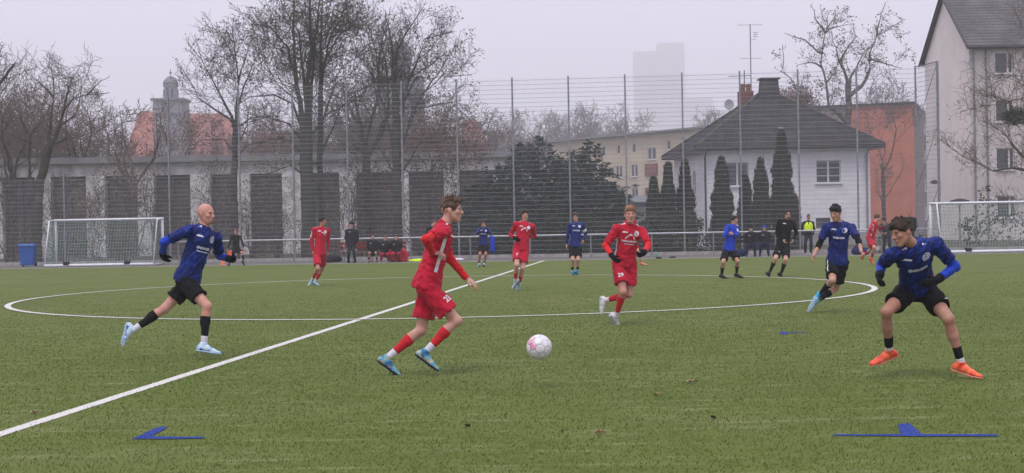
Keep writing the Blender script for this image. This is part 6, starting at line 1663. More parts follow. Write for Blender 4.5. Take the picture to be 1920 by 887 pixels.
                o_ = chest_c + lc * pr[2] * S - up * .03; decal('back_number', *text(pr[1], .24 * S, .004), o_, -lc, up, -fc, 'white_print')
            elif kind == 'shortno':
                sd = pr[2]; hp_, kn = J['hip' + sd], J['kn' + sd]; o_ = hp_ + (kn - hp_) * .50; dv = unit(hp_ - kn); nd = face_vec(pr[3]); nd = unit(nd - dv * (nd @ dv)); ax = np.cross(dv, nd); decal('shorts_number', *text(pr[1], .085 * S, .0025), o_, ax, dv, nd, 'white_print', bsh)
            elif kind == 'shortline':
                sd = pr[1]; hp_, kn = J['hip' + sd], J['kn' + sd]; dv = unit(hp_ - kn); nd = face_vec(pr[2]); nd = unit(nd - dv * (nd @ dv)); ax = np.cross(dv, nd); decal('shorts_stripe', *grid(.016 * S, .30 * S, 1, 12), hp_ + (kn - hp_) * .34, ax, dv, nd, 'white_print', bsh)
            elif kind == 'shortmark':
                sd = pr[1]; hp_, kn = J['hip' + sd], J['kn' + sd]; dv = unit(hp_ - kn); nd = face_vec(pr[2]); nd = unit(nd - dv * (nd @ dv)); ax = np.cross(dv, nd); decal('shorts_mark', *grid(.05 * S, .014 * S, 4, 1), hp_ + (kn - hp_) * .6, ax, dv, nd, 'white_print', bsh)
            elif kind == 'armband':
                sd = pr[1]; a_, b_ = J['sh' + sd], J['el' + sd]; f2 = Field(np.minimum(a_, b_) - .1, np.maximum(a_, b_) + .1, h); p0, p1 = a_ * .62 + b_ * .38, a_ * .35 + b_ * .65; f2.cone(a_, b_, .074 * S, .062 * S, .0); dv = unit(b_ - a_); f2.cut(p0, -dv); f2.cut(p1, dv); V, Q = f2.mesh(); out('armband', V, Q, 'white_print')
            elif kind == 'vestfront':
                pass
    # report how well it stands
    low = min([ (J['an' + s_] - foot_frame(J, s_)[2] * .09 * S)[2] for s_ in 'LR'] + [J['toe' + s_][2] - .02 for s_ in 'LR'])
    print('FIG', q['label'][:34].ljust(34), 'ankle z %.2f %.2f toe %.2f %.2f' % (J['anL'][2], J['anR'][2], J['toeL'][2], J['toeR'][2]), 'torso %.2f' % np.linalg.norm(J['neck'] - J['pel']), 'neck-head %.2f' % np.linalg.norm(J['head'] - J['neck']))
    return rt, J
def GY(x, y): return G(x, y).y
BLUE = dict(shirt='j_blue', shorts='black_kit', sockm='black_kit', skin='skin_pale')
RED = dict(shirt='red_kit', shorts='red_kit', sockm='red_sock', skin='skin_pale')
PL = []
def player(base, **k): q = dict(base); q.update(k); PL.append(q)
player(BLUE, label='bald player in blue jersey and black shorts running to the right', group='players in blue', d=GY(385, 671), s=1.0, near=0,
    pel=(352, 521), neck=(383, 428), head=(386.5, 401.5), chest=48, hips=70, face=(62, 4), sw=.195,
    elR=(297, 459, -1), wrR=(305, 477, 1), elL=(412, 480, 1), wrL=(432, 486, -1), knR=(388, 574, -1), anR=(382, 648, 1), toeR=(416, 664), knL=(293, 595, 1), anL=(238, 627, 1), toeL=(219, 664), th=1.0,
    handR=dict(curl=.35, bend=(.45, 0, -.25), palm=(.2, .9, .2)), handL=dict(curl=.9, bend=(.2, 0, .1)), gloves=True, skin='skin_rosy', boots=('shoe_ice', 'sole_pale'), bootmark='blue_sleeve', lower=('blue_sleeve', .78), sock=(.26, .80), shl=.66, beard=True, beardm='light_stubble', browm='hair_brown',
    prints=[('badge', 'blue_sleeve', 'K'), ('brand',), ('sponsor', 'ENGINEER', .038), ('under',), ('dots',)], hem=.05, fold=.8)
player(RED, label='player in red kit with brown quiff running to the right after the ball', group='players in red', d=GY(725, 703), s=.99, near=0,
    pel=(801, 532), neck=(833, 421), head=(846.5, 394), chest=97, hips=90, face=(88, 2), sw=.175,
    elR=(799, 449, -1), wrR=(811, 474, 1), elL=(845, 490, 1), wrL=(875, 522, -1), knR=(856, 602, -1), anR=(794, 664, 1), toeR=(819, 690), knL=(789, 620, 1), anL=(718, 678, 1), toeL=(748, 702),
    handR=dict(curl=.75, bend=(2.2, -.9, .3), palm=(0, .3, -1)), handL=dict(curl=.30, spread=.12, bend=(.35, 0, .05), palm=(.2, .3, -1)), skin='skin_pale', hair=('hair_brown', 'quiff'), browm='hair_brown', bootmark='sole_gold', boots=('shoe_teal', 'sole_dark', 'sole_gold'), lower=('red_sleeve', .72), sock=(.30, .78), shl=.72,
    prints=[('side', -1, .035), ('shoulders',), ('back', '2', .02), ('shortno', '23', 'R', 62), ('brand',)], hem=.06, fold=1.15, flare=1.12, skirt=1.06)
player(RED, label='fair haired player in red kit and black gloves jogging beyond the ball', group='players in red', d=GY(1162, 609), s=.985, near=1,
    pel=(1171, 491), neck=(1181, 422.5), head=(1181.5, 402.5), chest=12, hips=0, face=(2, 0), sw=.19, lean=-.10, hd=-.05,
    elR=(1135, 461, -1), wrR=(1149, 482, -1), elL=(1216, 460, -1), wrL=(1207, 475, -1), knR=(1168, 547, -1), anR=(1156, 592, 1), toeR=(1161, 610), knL=(1179, 552, -1), anL=(1136, 563, 1), toeL=(1129, 588),
    handR=dict(curl=.9, bend=(.5, -.2, -.3), palm=(.3, .6, .3)), handL=dict(curl=1.0, bend=(-.5, -.3, 0)), gloves=True, skin='skin_rosy', hair=('hair_ginger', 'fringe'), browm='hair_brown', bootmark='iris', boots=('shoe_white', 'sole_pale'), lower=('red_sleeve', .85), sock=(.18, .82), shl=.70, open=True,
    prints=[('badge', 'red_kit', 'R'), ('brand',), ('chevron',), ('sponsor', 'DACHDECKER', .036), ('under',), ('shoulders',), ('shortno', '29', 'R', 0), ('side', -1, .0)], hem=.055, fold=.9, flare=1.05)
player(BLUE, label='black haired player in blue jersey and cyan boots cutting in', group='players in blue', d=GY(1517, 588) + .25, s=1.0, near=1,
    pel=(1570, 489), neck=(1574, 418), head=(1567, 400), chest=-12, hips=-30, face=(-38, 12), sw=.19, lean=-.12, hd=-.06,
    elR=(1536, 459, -1), wrR=(1526, 479, -1), elL=(1610, 452, -1), wrL=(1615, 472, -1), knR=(1561, 526, -1), anR=(1540, 548, 1), toeR=(1524, 566), knL=(1566, 541, 1), anL=(1532, 564, -1), toeL=(1515, 586),
    handR=dict(curl=.45, bend=(0, 0, 0)), handL=dict(curl=.45), skin='skin_warm', hair=('hair_black', 'fringe'), browm='hair_black', boots=('shoe_cyan', 'sole_pale'), sleeve='short', lower=('black_kit', .70), lower_end=.35, sock=(.30, .86), sock2='black_kit', shl=.74,
    prints=[('badge', 'blue_sleeve', 'K'), ('brand',), ('sponsor', 'ENGINEER', .038), ('shortline', 'R', -40)], hem=.06, fold=1.0)
player(BLUE, label='crouching player in blue jersey and neon orange boots at the right, facing left', group='players in blue', d=GY(1815, 704) + .05, s=.985, near=0,
    pel=(1720, 538), neck=(1712, 458), head=(1692, 436), chest=-6, hips=4, face=(-68, 14), sw=.205, lean=-.34, hd=-.06, tilt=.10,
    elR=(1653, 497, 1), wrR=(1649, 518, -1), elL=(1791, 500, 1), wrL=(1757, 525, -1), knR=(1662, 585, -1), anR=(1667, 657, 1), toeR=(1636, 680), knL=(1778, 598, -1), anL=(1802, 680, 1), toeL=(1833, 702),
    handR=dict(curl=.5, bend=(-.1, -.2, -.3)), handL=dict(curl=.6, bend=(-.3, -.1, .1)), gloves=True, skin='skin_tan', hair=('hair_dark', 'mop'), browm='hair_dark', bootmark='sole_gold', boots=('shoe_orange', 'shoe_pink', 'shoe_pink'), lower=('blue_sleeve', .72), sock=(.62, .90), shl=.62, flare=1.03,
    prints=[('badge', 'blue_sleeve', 'K'), ('brand',), ('sponsor', 'ENGINEER', .038), ('dots',), ('shortmark', 'L', 30)], hem=.03, fold=.8)
player(RED, label='player in red kit with dark gloves jogging near the far halfway line', group='players in red', d=GY(971, 545), s=1.0, near=2,
    pel=(977, 465), neck=(984, 417.5), head=(984.5, 403), chest=8, hips=0, face=(10, 0),
    elR=(957, 440, 1), wrR=(966, 447, -1), elL=(1003, 444, 1), wrL=(989, 443, -1), knR=(969, 497, -1), anR=(966, 526, 1), toeR=(962, 537), knL=(980, 503, -1), anL=(973, 533, 1), toeL=(970, 545),
    gloves=True, skin='skin_pale', hair=('hair_dark', 'fringe'), boots='shoe_ice', sock=(.45, .85), shl=.7, prints=[('badge', 'red_kit'), ('brand',), ('chevron',), ('shoulders',), ('shortno', '7', 'R', 0)], hem=.055)
player(RED, label='dark haired player in red kit standing at the far left of the centre circle', group='players in red', d=GY(592, 536), s=.99, near=2,
    pel=(599, 475), neck=(602.5, 427), head=(605, 415.5), chest=30, hips=35, face=(60, 4),
    elR=(583, 453, -1), wrR=(586, 473, 1), elL=(616, 453, 1), wrL=(615, 472, -1), knR=(596, 504, -1), anR=(586, 524, 1), toeR=(580, 533), knL=(604, 503, 1), anL=(592, 528, 1), toeL=(600, 537),
    skin='skin_tan', hair=('hair_black', 'crop'), boots='shoe_ice', sock=(.35, .82), prints=[('badge', 'red_kit'), ('brand',), ('chevron',), ('shoulders',), ('side', -1, .0)], hem=.055)
player(BLUE, label='player in blue jersey wiping his face near the far end of the halfway line', group='players in blue', d=GY(900, 500), s=.98, near=2,
    pel=(906, 458), neck=(907, 427.5), head=(906.5, 419), chest=0, hips=0, face=(0, 10),
    elR=(895.5, 437, -1), wrR=(903, 426, -1), elL=(918.5, 437, -1), wrL=(911, 426, -1), knR=(900, 477, -1), anR=(898, 494, 1), toeR=(895.5, 499), knL=(911, 477, -1), anL=(908, 494, 1), toeL=(907, 500),
    skin='skin_tan', hair=('hair_black', 'crop'), boots='shoe_ice', sock=(.75, .9), prints=[('badge', 'blue_sleeve'), ('brand',), ('sponsor', 'ENGINEER', .045)], hem=.055)
player(BLUE, label='captain in blue jersey with white armband standing beyond the red player on the halfway line', group='players in blue', d=GY(1077, 516), s=1.0, near=2,
    pel=(1079, 461), neck=(1080.5, 418), head=(1079, 406.5), chest=4, hips=0, face=(-4, 2),
    elR=(1064, 443, 1), wrR=(1062, 461, -1), elL=(1098, 440, 1), wrL=(1094, 451, -1), knR=(1074, 487, -1), anR=(1073, 509, 1), toeR=(1072, 517), knL=(1084, 487, -1), anL=(1083, 508, 1), toeL=(1084, 515),
    skin='skin_pale', hair=('hair_brown', 'fringe'), boots='shoe_cyan', sock=(.55, .85), shirt='j_blue', prints=[('badge', 'blue_sleeve'), ('brand',), ('sponsor', 'ENGINEER', .045), ('armband', 'L')], hem=.03)
player(BLUE, label='dark haired player in blue jersey with raised forearms just inside the right of the circle', group='players in blue', d=GY(1373, 522), s=.97, near=2,
    pel=(1367, 468), neck=(1374, 422.5), head=(1377, 413), chest=38, hips=25, face=(35, 5), shirt='blue_sleeve',
    elR=(1358, 442, -1), wrR=(1368, 441, 1), elL=(1381, 442, -1), wrL=(1374, 439, -1), knR=(1356, 492, -1), anR=(1353, 515, 1), toeR=(1363, 522), knL=(1383, 490, -1), anL=(1381, 513, 1), toeL=(1393, 520),
    skin='skin_warm', hair=('hair_black', 'crop'), boots='shoe_black', sock=(.35, .95), sock2='black_kit', prints=[('badge', 'blue_sleeve')], hem=.04)
player(BLUE, label='bearded referee in all black kit jogging inside the right of the circle', group=None, d=GY(1455, 519), s=1.02, near=2,
    pel=(1468, 461), neck=(1475.5, 413.5), head=(1477, 402.5), chest=8, hips=-10, face=(4, 2), shirt='black_kit',
    elR=(1456, 437, 1), wrR=(1467, 450, -1), elL=(1493, 436, 1), wrL=(1487, 450, -1), knR=(1454, 485, -1), anR=(1443, 511, 1), toeR=(1445, 520), knL=(1473, 487, -1), anL=(1465, 512, 1), toeL=(1467, 520),
    skin='skin_pale', hair=('hair_black', 'crop'), beard=True, glasses=True, boots='shoe_black', sock=(.25, .95), sock2='black_kit', prints=[('shortmark', 'R', 0), ('brand',)], hem=.04)
player(RED, label='player in red kit and orange boots jogging near the touchline at far right', group='players in red', d=GY(1634, 497), s=.98, near=2,
    pel=(1632, 447), neck=(1641, 416.5), head=(1645.5, 408.5), chest=65, hips=70, face=(85, 5),
    elR=(1631, 431, -1), wrR=(1640, 441, 1), elL=(1650, 430, 1), wrL=(1657, 423, -1), knR=(1640, 465, -1), anR=(1634, 484, 1), toeR=(1638, 495), knL=(1634, 467, 1), anL=(1621, 478, 1), toeL=(1618, 485),
    skin='skin_rosy', hair=('hair_brown', 'crop'), boots='shoe_orange', sock=(.45, .9), prints=[('side', -1, .03), ('shoulders',)], hem=.055)
player(RED, label='hidden player behind the fair haired one, only a bare leg and pink boot showing', group='players in red', d=GY(1210, 503) + .2, s=.94, near=2,
    pel=(1184, 452), neck=(1180, 413), head=(1181, 403.5), chest=20, hips=30, face=(20, 5),
    elR=(1170, 432, 1), wrR=(1172, 448, -1), elL=(1190, 432, 1), wrL=(1190, 447, -1), knR=(1176, 475, -1), anR=(1170, 495, 1), toeR=(1175, 501), knL=(1196, 471, -1), anL=(1203, 492, 1), toeL=(1221, 500),
    skin='skin_rosy', hair=('hair_brown', 'crop'), boots='shoe_pink', sock=(.85, .95), prints=[], hem=.055)
# people beside the pitch
player(BLUE, label='assistant referee in black stepping along the touchline with an orange flag', group=None, d=GY(444, 498), s=.94, near=2,
    pel=(443, 468), neck=(442, 441.5), head=(442, 433.5), chest=10, hips=20, face=(5, 8), shirt='black_kit', lean=-.12,
    elR=(431, 456, -1), wrR=(426, 469, -1), elL=(454, 453, -1), wrL=(457, 464, -1), knR=(434, 480, -1), anR=(430, 495, 1), toeR=(430, 500), knL=(454, 474, -1), anL=(457, 491, 1), toeL=(459, 498), th=.85, sh=.9,
    skin='skin_rosy', hair=('hair_brown', 'crop'), boots='shoe_black', sock=(.25, .95), sock2='black_kit', prints=[], hem=.05)
player(BLUE, label='coach in long dark jacket and black cap standing by the red bench at left', group=None, d=GY(660, 493), s=1.0, near=2,
    pel=(659, 461), neck=(659.5, 431), head=(659, 421.5), chest=5, hips=5, face=(30, 4), shirt='dark_jacket', jacket=True, puff=.022, hem=.22,
    elR=(648, 450, 1), wrR=(653, 462, -1), elL=(671, 450, 1), wrL=(665, 462, -1), knR=(654, 476, -1), anR=(653, 490, 1), toeR=(650, 494), knL=(664, 476, -1), anL=(666, 490, 1), toeL=(669, 494),
    trousers=True, shorts='trousers_dark', cap=('black_kit', 'peak', 'cap'), boots='shoe_black', prints=[('brand',)])
def sitter(label, x, ytop, yfeet, shirt, legs, **k):
    d = GY(x, yfeet) + .45; kk = dict(BLUE); kk.update(dict(build=1.12, label=label, group='people sitting on the benches', d=d, s=.97, near=2, pel=(x, ytop + 33), neck=(x, ytop + 10.5), head=(x, ytop + 3), chest=0, hips=0, face=(0, 5), lean=-.12,
        elR=(x - 9.5, ytop + 22, 1), wrR=(x - 5, ytop + 30, -1), elL=(x + 9.5, ytop + 22, 1), wrL=(x + 5, ytop + 30, -1), knR=(x - 6, ytop + 33, -1), anR=(x - 8, yfeet - 4.5, 1), toeR=(x - 9, yfeet), knL=(x + 6, ytop + 33, -1), anL=(x + 8, yfeet - 4.5, 1), toeL=(x + 9, yfeet),
        skin='skin_pale', boots='shoe_black', sock=(.6, .95), sock2='black_kit', prints=[('brand',)], shirt=shirt, jacket=True, puff=.015, hem=.05, shorts=legs, handR=dict(curl=.9), handL=dict(curl=.9))); kk.update(k); PL.append(kk)
sitter('seated substitute in black jacket with bare knees, leftmost on the red bench', 699, 441, 492, 'dark_jacket', 'black_kit', hair=('hair_brown', 'crop'), boots='shoe_pink')
sitter('seated substitute in dark jacket and red trousers, middle of the red bench', 722.5, 443.5, 492, 'dark_jacket', 'red_kit', trousers=True, hair=('hair_brown', 'crop'), boots='shoe_white')
sitter('seated substitute in open dark jacket over red, rightmost on the red bench', 742.5, 442.5, 492, 'dark_jacket', 'red_kit', trousers=True, hair=('hair_dark', 'crop'))
sitter('seated person in black jacket and hood with navy trousers left of the referee', 1408, 426, 481.5, 'dark_jacket', 'navy', trousers=True, cap=('black_kit', 'none', 'hood'))
sitter('seated person in bright blue beanie and dark jacket beside the referee', 1433, 425, 481.5, 'dark_jacket', 'navy', trousers=True, cap=('blue_sleeve', 'none', 'beanie'))
player(BLUE, label='steward in neon yellow safety vest standing behind the rail before the white house', group=None, d=F(0, FD + 5.3).y - 1.75, s=.98, near=2,
    pel=(1515.5, 440), neck=(1515.5, 415.5), head=(1516, 407), chest=0, hips=0, face=(0, 3), shirt='dark_jacket', jacket=True, puff=.012, hem=.055,
    elR=(1504, 430, 1), wrR=(1507, 441, -1), elL=(1527, 430, 1), wrL=(1524, 441, -1), knR=(1510, 458, -1), anR=(1510, 474, 1), toeR=(1507, 478), knL=(1521, 458, -1), anL=(1520, 474, 1), toeL=(1522, 478),
    trousers=True, shorts='trousers_dark', hair=('hair_brown', 'crop'), boots='shoe_white', skin='skin_tan', prints=[], vest=True)
player(BLUE, label='spectator in black jacket behind the running player in red, mostly hidden', group=None, d=F(0, FD + 2.0).y + .3, s=.98, near=2,
    pel=(808, 453), neck=(810, 426), head=(813, 417.5), chest=30, hips=30, face=(70, 0), shirt='dark_jacket', jacket=True, puff=.015, hem=.055,
    elR=(799, 442, 1), wrR=(804, 453, -1), elL=(820, 442, 1), wrL=(815, 453, -1), knR=(804, 470, -1), anR=(803, 485, 1), toeR=(806, 490), knL=(812, 470, -1), anL=(812, 485, 1), toeL=(816, 490),
    trousers=True, shorts='trousers_dark', hair=('hair_brown', 'crop'), boots='shoe_black', skin='skin_pale', prints=[])
player(BLUE, label='person in dark grey jacket leaning on the rail between two players at far right', group=None, d=F(0, FD + 5.2).y - 2.3, s=.98, near=2,
    pel=(1663, 440), neck=(1659, 420), head=(1655, 413.5), chest=-40, hips=-30, face=(-60, 10), shirt='grey_jacket', jacket=True, puff=.02, hem=.055, lean=-.2,
    elR=(1650, 432, -1), wrR=(1653, 436, -1), elL=(1670, 432, 1), wrL=(1662, 437, -1), knR=(1658, 458, -1), anR=(1657, 473, 1), toeR=(1654, 477), knL=(1668, 458, -1), anL=(1670, 473, 1), toeL=(1668, 477),
    trousers=True, shorts='trousers_dark', hair=('hair_dark', 'crop'), boots='shoe_black', skin='skin_tan', prints=[])
player(BLUE, label='reddish haired spectator standing behind the rail above the crouching blue player', group=None, d=F(0, FD + 5.4).y - 2.7, s=1.03, near=2,
    pel=(1706, 436), neck=(1706, 408.5), head=(1705, 399), chest=-10, hips=-10, face=(-15, 5), shirt='dark_jacket', jacket=True, puff=.015, hem=.055,
    elR=(1695, 425, 1), wrR=(1699, 436, -1), elL=(1717, 425, 1), wrL=(1713, 436, -1), knR=(1701, 455, -1), anR=(1700, 471, 1), toeR=(1698, 476), knL=(1711, 455, -1), anL=(1712, 471, 1), toeL=(1713, 476),
    trousers=True, shorts='trousers_dark', hair=('hair_ginger', 'crop'), boots='shoe_black', skin='skin_rosy', prints=[])
import time as _t
_t0 = _t.time(); FIG = {}
for q in PL:
    rt, J = build_person(q); FIG[q['label'][:20]] = (rt, J, q)
    if q.get('vest'):
        S = J['S']; lo = J['pel'] - .35; hi = J['neck'] + .35; fl = Field(lo, hi, .012); up = J['Bc'][2]
        fl.ell(J['neck'] - up * .17, J['Bc'], np.array([.168, .20, .19]), .06); fl.ell(J['neck'] * .45 + J['pel'] * .55, J['Bc'], np.array([.158, .19, .20]), .06); fl.cut(J['pel'] + up * .04, -up); fl.cut(J['neck'] + up * .0, up)
        fl.ell(J['neck'] + J['Bc'][0] * .16 - up * .02, J['Bc'], np.array([.10, .035, .12]), .005, 's')
        V, Q = fl.mesh(); N = vnormals(V, Q); V = V + N * folds(V, 3, .008, 14)[:, None]; V -= np.array(rt.location); put('safety_vest', fast_mesh('safety_vest', V, Q=Q, smooth=True), rt, M['hi_vis'])
print('people %.1f s' % (_t.time() - _t0))

# flag of the assistant referee, bib in the hand of the face wiping player
M['flag_orange'] = mat('orange flag cloth', (.72, .12, .05), rough=.8)
def wavy(name, a, b, drop, m, label, cat, amp=.03):
    a, b = Vector(a), Vector(b); V = []; nx, ny = 8, 8; sd = (b - a).normalized(); nrm = sd.cross(Vector((0, 0, 1)))
    for off in (0, .004):
        for j in range(ny + 1):
            for i in range(nx + 1):
                t = i / nx; p = a.lerp(b, t) - Vector((0, 0, drop * j / ny)) + nrm * (amp * math.sin(t * 9 + j * .5) * (j / ny) + off); V.append(tuple(p))
    N1 = (nx + 1) * (ny + 1); Q = []
    for o_ in (0, N1):
        for j in range(ny):
            for i in range(nx):
                k = o_ + j * (nx + 1) + i; Q.append((k, k + 1, k + nx + 2, k + nx + 1) if o_ else (k, k + nx + 1, k + nx + 2, k + 1))
    for i in range(nx):
        Q.append((i, i + 1, N1 + i + 1, N1 + i)); k = ny * (nx + 1) + i; Q.append((k, N1 + k, N1 + k + 1, k + 1))
    for j in range(ny):
        k = j * (nx + 1); Q.append((k, N1 + k, N1 + k + nx + 1, k + nx + 1)); k += nx; Q.append((k, k + nx + 1, N1 + k + nx + 1, N1 + k))
    return name, V, Q
rt, J, q = FIG['assistant referee in']
w_ = Vector(J['wrR']) + Vector((0, -.03, -.05)); r = empty('referee_flag', w_); tag(r, 'small orange linesman flag held low by the assistant referee', 'flag')
m_ = MB(); m_.tube([(.02, 0, .1), (-.10, -.02, -.42)], .009, 6); m_.build('stick', M['dark'], r)
nm, V, Q = wavy('cloth', (-.02, 0, -.06), (.16, .02, -.02), .30, None, None, None); put('cloth', fast_mesh('cloth', V, Q=Q), r, M['flag_orange'])
rt, J, q = FIG['player in blue jerse']
w_ = Vector(J['elL']); r = empty('blue_bib', w_ + Vector((.02, -.03, -.30))); tag(r, 'loose blue shirt hanging over the arm of the face wiping player', 'shirt')
nm, V, Q = wavy('cloth', (-.02, 0, .22), (.15, 0, .18), .58, None, None, None, .05); put('cloth', fast_mesh('cloth', V, Q=Q), r, M['blue_sleeve'])
# ------------------------------------------------------------------ football: 32 stitched panels
def football():
    c = P(1011, 651, 12.6); r = empty('football', c, 0.3); tag(r, 'white football with pink and teal edged panels in the air before the running player', 'ball')
    phi = (1 + 5 ** .5) / 2; ico = [Vector(v).normalized() for v in ((-1, phi, 0), (1, phi, 0), (-1, -phi, 0), (1, -phi, 0), (0, -1, phi), (0, 1, phi), (0, -1, -phi), (0, 1, -phi), (phi, 0, -1), (phi, 0, 1), (-phi, 0, -1), (-phi, 0, 1))]
    F20 = ((0, 11, 5), (0, 5, 1), (0, 1, 7), (0, 7, 10), (0, 10, 11), (1, 5, 9), (5, 11, 4), (11, 10, 2), (10, 7, 6), (7, 1, 8), (3, 9, 4), (3, 4, 2), (3, 2, 6), (3, 6, 8), (3, 8, 9), (4, 9, 5), (2, 4, 11), (6, 2, 10), (8, 6, 7), (9, 8, 1))
    polys = []
    for v in range(12):
        ring = []
        for f in F20:
            if v in f:
                for o in f:
                    if o != v: ring.append(o)
        ring = list(dict.fromkeys(ring)); ps = [ico[v].lerp(ico[o], 1 / 3) for o in ring]; polys.append(ps)
    for f in F20:
        ps = []
        for a, b in ((0, 1), (1, 2), (2, 0)):
            A, B = ico[f[a]], ico[f[b]]; ps += [A.lerp(B, 1 / 3), A.lerp(B, 2 / 3)]
        polys.append(ps)
    R0 = .112
    bm = bmesh.new(); bmesh.ops.create_icosphere(bm, subdivisions=4, radius=R0 * .972); me = bpy.data.meshes.new('bladder'); bm.to_mesh(me); bm.free(); put('seam', me, r, M['ball_seam'])
    rot = Matrix.Rotation(.7, 3, 'X') @ Matrix.Rotation(.5, 3, 'Z')
    for ps in polys:
        cc = sum(ps, Vector()) / len(ps); n = cc.normalized(); x = (ps[0] - cc).normalized(); y = n.cross(x); ps.sort(key=lambda p: math.atan2((p - cc).dot(y), (p - cc).dot(x)))
        K = 5; vs = []; fs = []; k = len(ps); vs.append((rot @ n) * R0)
        for j in range(1, K + 1):
            t = j / K * .955
            for i in range(k):
                for h_ in range(K):
                    p = cc.lerp(ps[i].lerp(ps[(i + 1) % k], h_ / K), t).normalized(); vs.append((rot @ p) * (R0 * (1.0 if j < K else .985)))
        m = k * K
        for i in range(m): fs.append((0, 1 + i, 1 + (i + 1) % m))
        for j in range(K - 1):
            for i in range(m): fs.append((1 + j * m + i, 1 + (j + 1) * m + i, 1 + (j + 1) * m + (i + 1) % m, 1 + j * m + (i + 1) % m))
        d = rot @ n; mt = 'ball_pink' if (d - Vector((-.78, -.5, .35))).length < .42 else ('ball_teal' if (d - Vector((.8, -.5, -.15))).length < .42 else 'ball_white')
        me = bpy.data.meshes.new('panel'); me.from_pydata([tuple(v) for v in vs], [], fs); me.update(); me.polygons.foreach_set('use_smooth', [True] * len(me.polygons)); o = put('panel', me, r, M[mt])
        if mt != 'ball_white': o['label'] = 'pink tinted panel' if mt == 'ball_pink' else 'teal tinted panel'
M['ball_white'] = mat('ball white', (.62, .60, .62), (.76, .74, .76), rough=.45, scale=18); M['ball_pink'] = mat('ball pink', (.66, .22, .36), (.74, .60, .64), rough=.45, scale=14, ramp=(.42, .58)); M['ball_teal'] = mat('ball teal', (.20, .42, .46), (.66, .68, .70), rough=.45, scale=14, ramp=(.42, .58)); M['ball_seam'] = mat('ball seam', (.10, .10, .12), rough=.7)
football()

# ------------------------------------------------------------------ benches, bags and small things by the touchline
M['bench_wood'] = mat('bench plank', (.20, .13, .08), (.30, .21, .14), rough=.7, scale=6, stretch=(.3, 4, 4)); M['red_plastic'] = mat('red plastic', (.12, .015, .015), (.18, .02, .02), rough=.5, scale=5)
def bench(px, py, wd, label, m, back=True):
    g = G(px, py); r = empty('bench', g + Vector((0, .75, 0)), -YAW); tag(r, label, 'bench')
    for k in range(3):
        b = MB(); b.box((0, -.16 + .15 * k, .43), (wd, .12, .035)); b.build('seat_plank', M['bench_wood' if k else m], r, bevel=.006)
    for k in range(2 if back else 0):
        b = MB(); b.box((0, .24, .62 + .16 * k), (wd, .03, .11)); b.build('back_plank', M[m], r, bevel=.006)
    for x in (-wd / 2 + .25, 0, wd / 2 - .25):
        b = MB(); b.tube([(x, -.2, 0), (x, -.2, .40), (x, .22, .40)], .022, 6); b.tube([(x, .20, 0), (x, .24, .85)], .022, 6); b.build('leg', M['galv'], r)
bench(693, 492, 2.9, 'wooden bench with red backrest carrying three seated substitutes at left', 'red_plastic')
bench(1421, 481.5, 2.2, 'bench under the two seated people in navy trousers', 'trousers_dark')
def lump(name, px, py, size, m, label, cat, seed, back=.3, h=None):
    g = G(px, py) + Vector((0, back, 0)); g.z = 0; c = np.array([0, 0, size[2] * .5]); fl = Field(-np.array(size) * 1.2 - .05 + c, np.array(size) * 1.2 + .05 + c, max(.012, min(size) / 9)); rr = random.Random(seed)
    for _ in range(7):
        p = c + np.array([rr.uniform(-.5, .5) * size[0], rr.uniform(-.4, .4) * size[1], rr.uniform(-.45, .2) * size[2]]); fl.ell(p, np.eye(3), np.array(size) * rr.uniform(.28, .5), .05)
    fl.cut((0, 0, 0.0), (0, 0, -1)); V, Q = fl.mesh(); N = vnormals(V, Q); V = V + N * folds(V, seed, .02 * min(1, size[2] * 4), 18)[:, None]; V[:, 2] = np.maximum(V[:, 2], 0.001)
    r = empty(name, g); tag(r, label, cat); put('fabric', fast_mesh('fabric', V, Q=Q, smooth=True), r, M[m]); return r
lump('kit_bag', 746, 491, (.75, .45, .62), 'red_kit', 'big red sports bag at the feet of the rightmost seated substitute', 'bag', 3, back=.1)
lump('kit_bag', 622, 492, (.6, .4, .3), 'dark_jacket', 'dark sports bag on the path between the left red player and the coach', 'bag', 4)
lump('training_bib', 777, 490.5, (.45, .3, .10), 'hi_vis', 'neon yellow bib lying on the path behind the running red player', 'bib', 5)
lump('towel', 857, 489, (.4, .25, .10), 'white_sock', 'white towel lying on the path beyond the running red player', 'towel', 6)
lump('training_bib', 846, 488.5, (.3, .25, .14), 'red_kit', 'small red bib crumpled beside the white towel on the path', 'bib', 7)
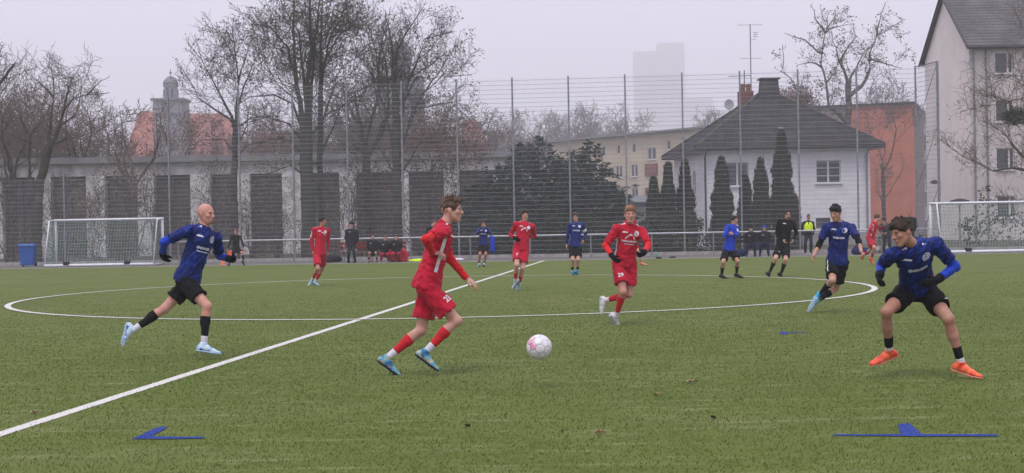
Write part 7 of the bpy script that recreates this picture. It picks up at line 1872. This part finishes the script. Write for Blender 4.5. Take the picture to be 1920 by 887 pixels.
lump('kit_bag', 1622, 478, (.5, .4, .42), 'navy', 'navy bag on the path between the black haired player and the far right red player', 'bag', 8)
lump('kit_bag', 1385, 482, (.7, .4, .35), 'navy', 'navy coat heap on the path left of the seated person in black hood', 'bag', 12)
lump('glove_pair', 1238, 485.5, (.16, .12, .06), 'black_kit', 'small black thing on the path right beside the green bottle', 'glove', 9)
lump('glove_pair', 1261, 484.5, (.2, .12, .07), 'black_kit', 'small black thing on the path farther right of the green bottle', 'glove', 10)
lump('stone', 1655, 474, (.55, .4, .3), 'kerb', 'pale grey stone at the fence foot behind the far right red player', 'stone', 11)
g = G(1230, 485); bt = empty('water_bottle', g); tag(bt, 'green plastic water bottle standing on the path right of the fair haired player', 'bottle')
M['bottle'] = mat('green bottle', (.05, .22, .13), (.07, .28, .17), rough=.3); b = MB(); b.lathe((0, 0, 0), [(.036, 0), (.04, .02), (.04, .17), (.018, .21), (.016, .24)], 12); b.build('body', M['bottle'], bt, smooth=True)
b = MB(); b.lathe((0, 0, .24), [(.019, 0), (.019, .03), (.01, .035)], 10); b.build('cap', M['white_print'], bt)
g = G(417, 497); cn = empty('marker_cone', g + Vector((0, .1, 0))); tag(cn, 'small orange marker cone on the path just left of the assistant referee', 'cone')
M['cone_orange'] = mat('orange cone', (.75, .16, .06), rough=.5); b = MB(); b.lathe((0, 0, 0), [(.13, 0), (.13, .015), (.09, .02), (.03, .24), (.018, .26)], 16); b.build('cone', M['cone_orange'], cn, smooth=False)
# ------------------------------------------------------------------ haze
hz = MB(); hz.box((0, 1080, 130.0), (2800, 2300, 262.0))
hm = bpy.data.materials.new('haze air'); hm.use_nodes = True
hn = hm.node_tree.nodes; hn.clear(); ho = hn.new('ShaderNodeOutputMaterial'); pv = hn.new('ShaderNodeVolumePrincipled')
pv.inputs['Color'].default_value = (0.97, 0.965, 0.985, 1); pv.inputs['Density'].default_value = 0.0010; pv.inputs['Anisotropy'].default_value = 0.0
hm.node_tree.links.new(pv.outputs[0], ho.inputs['Volume'])
o = hz.build('haze', hm); tag(o, kind='stuff')
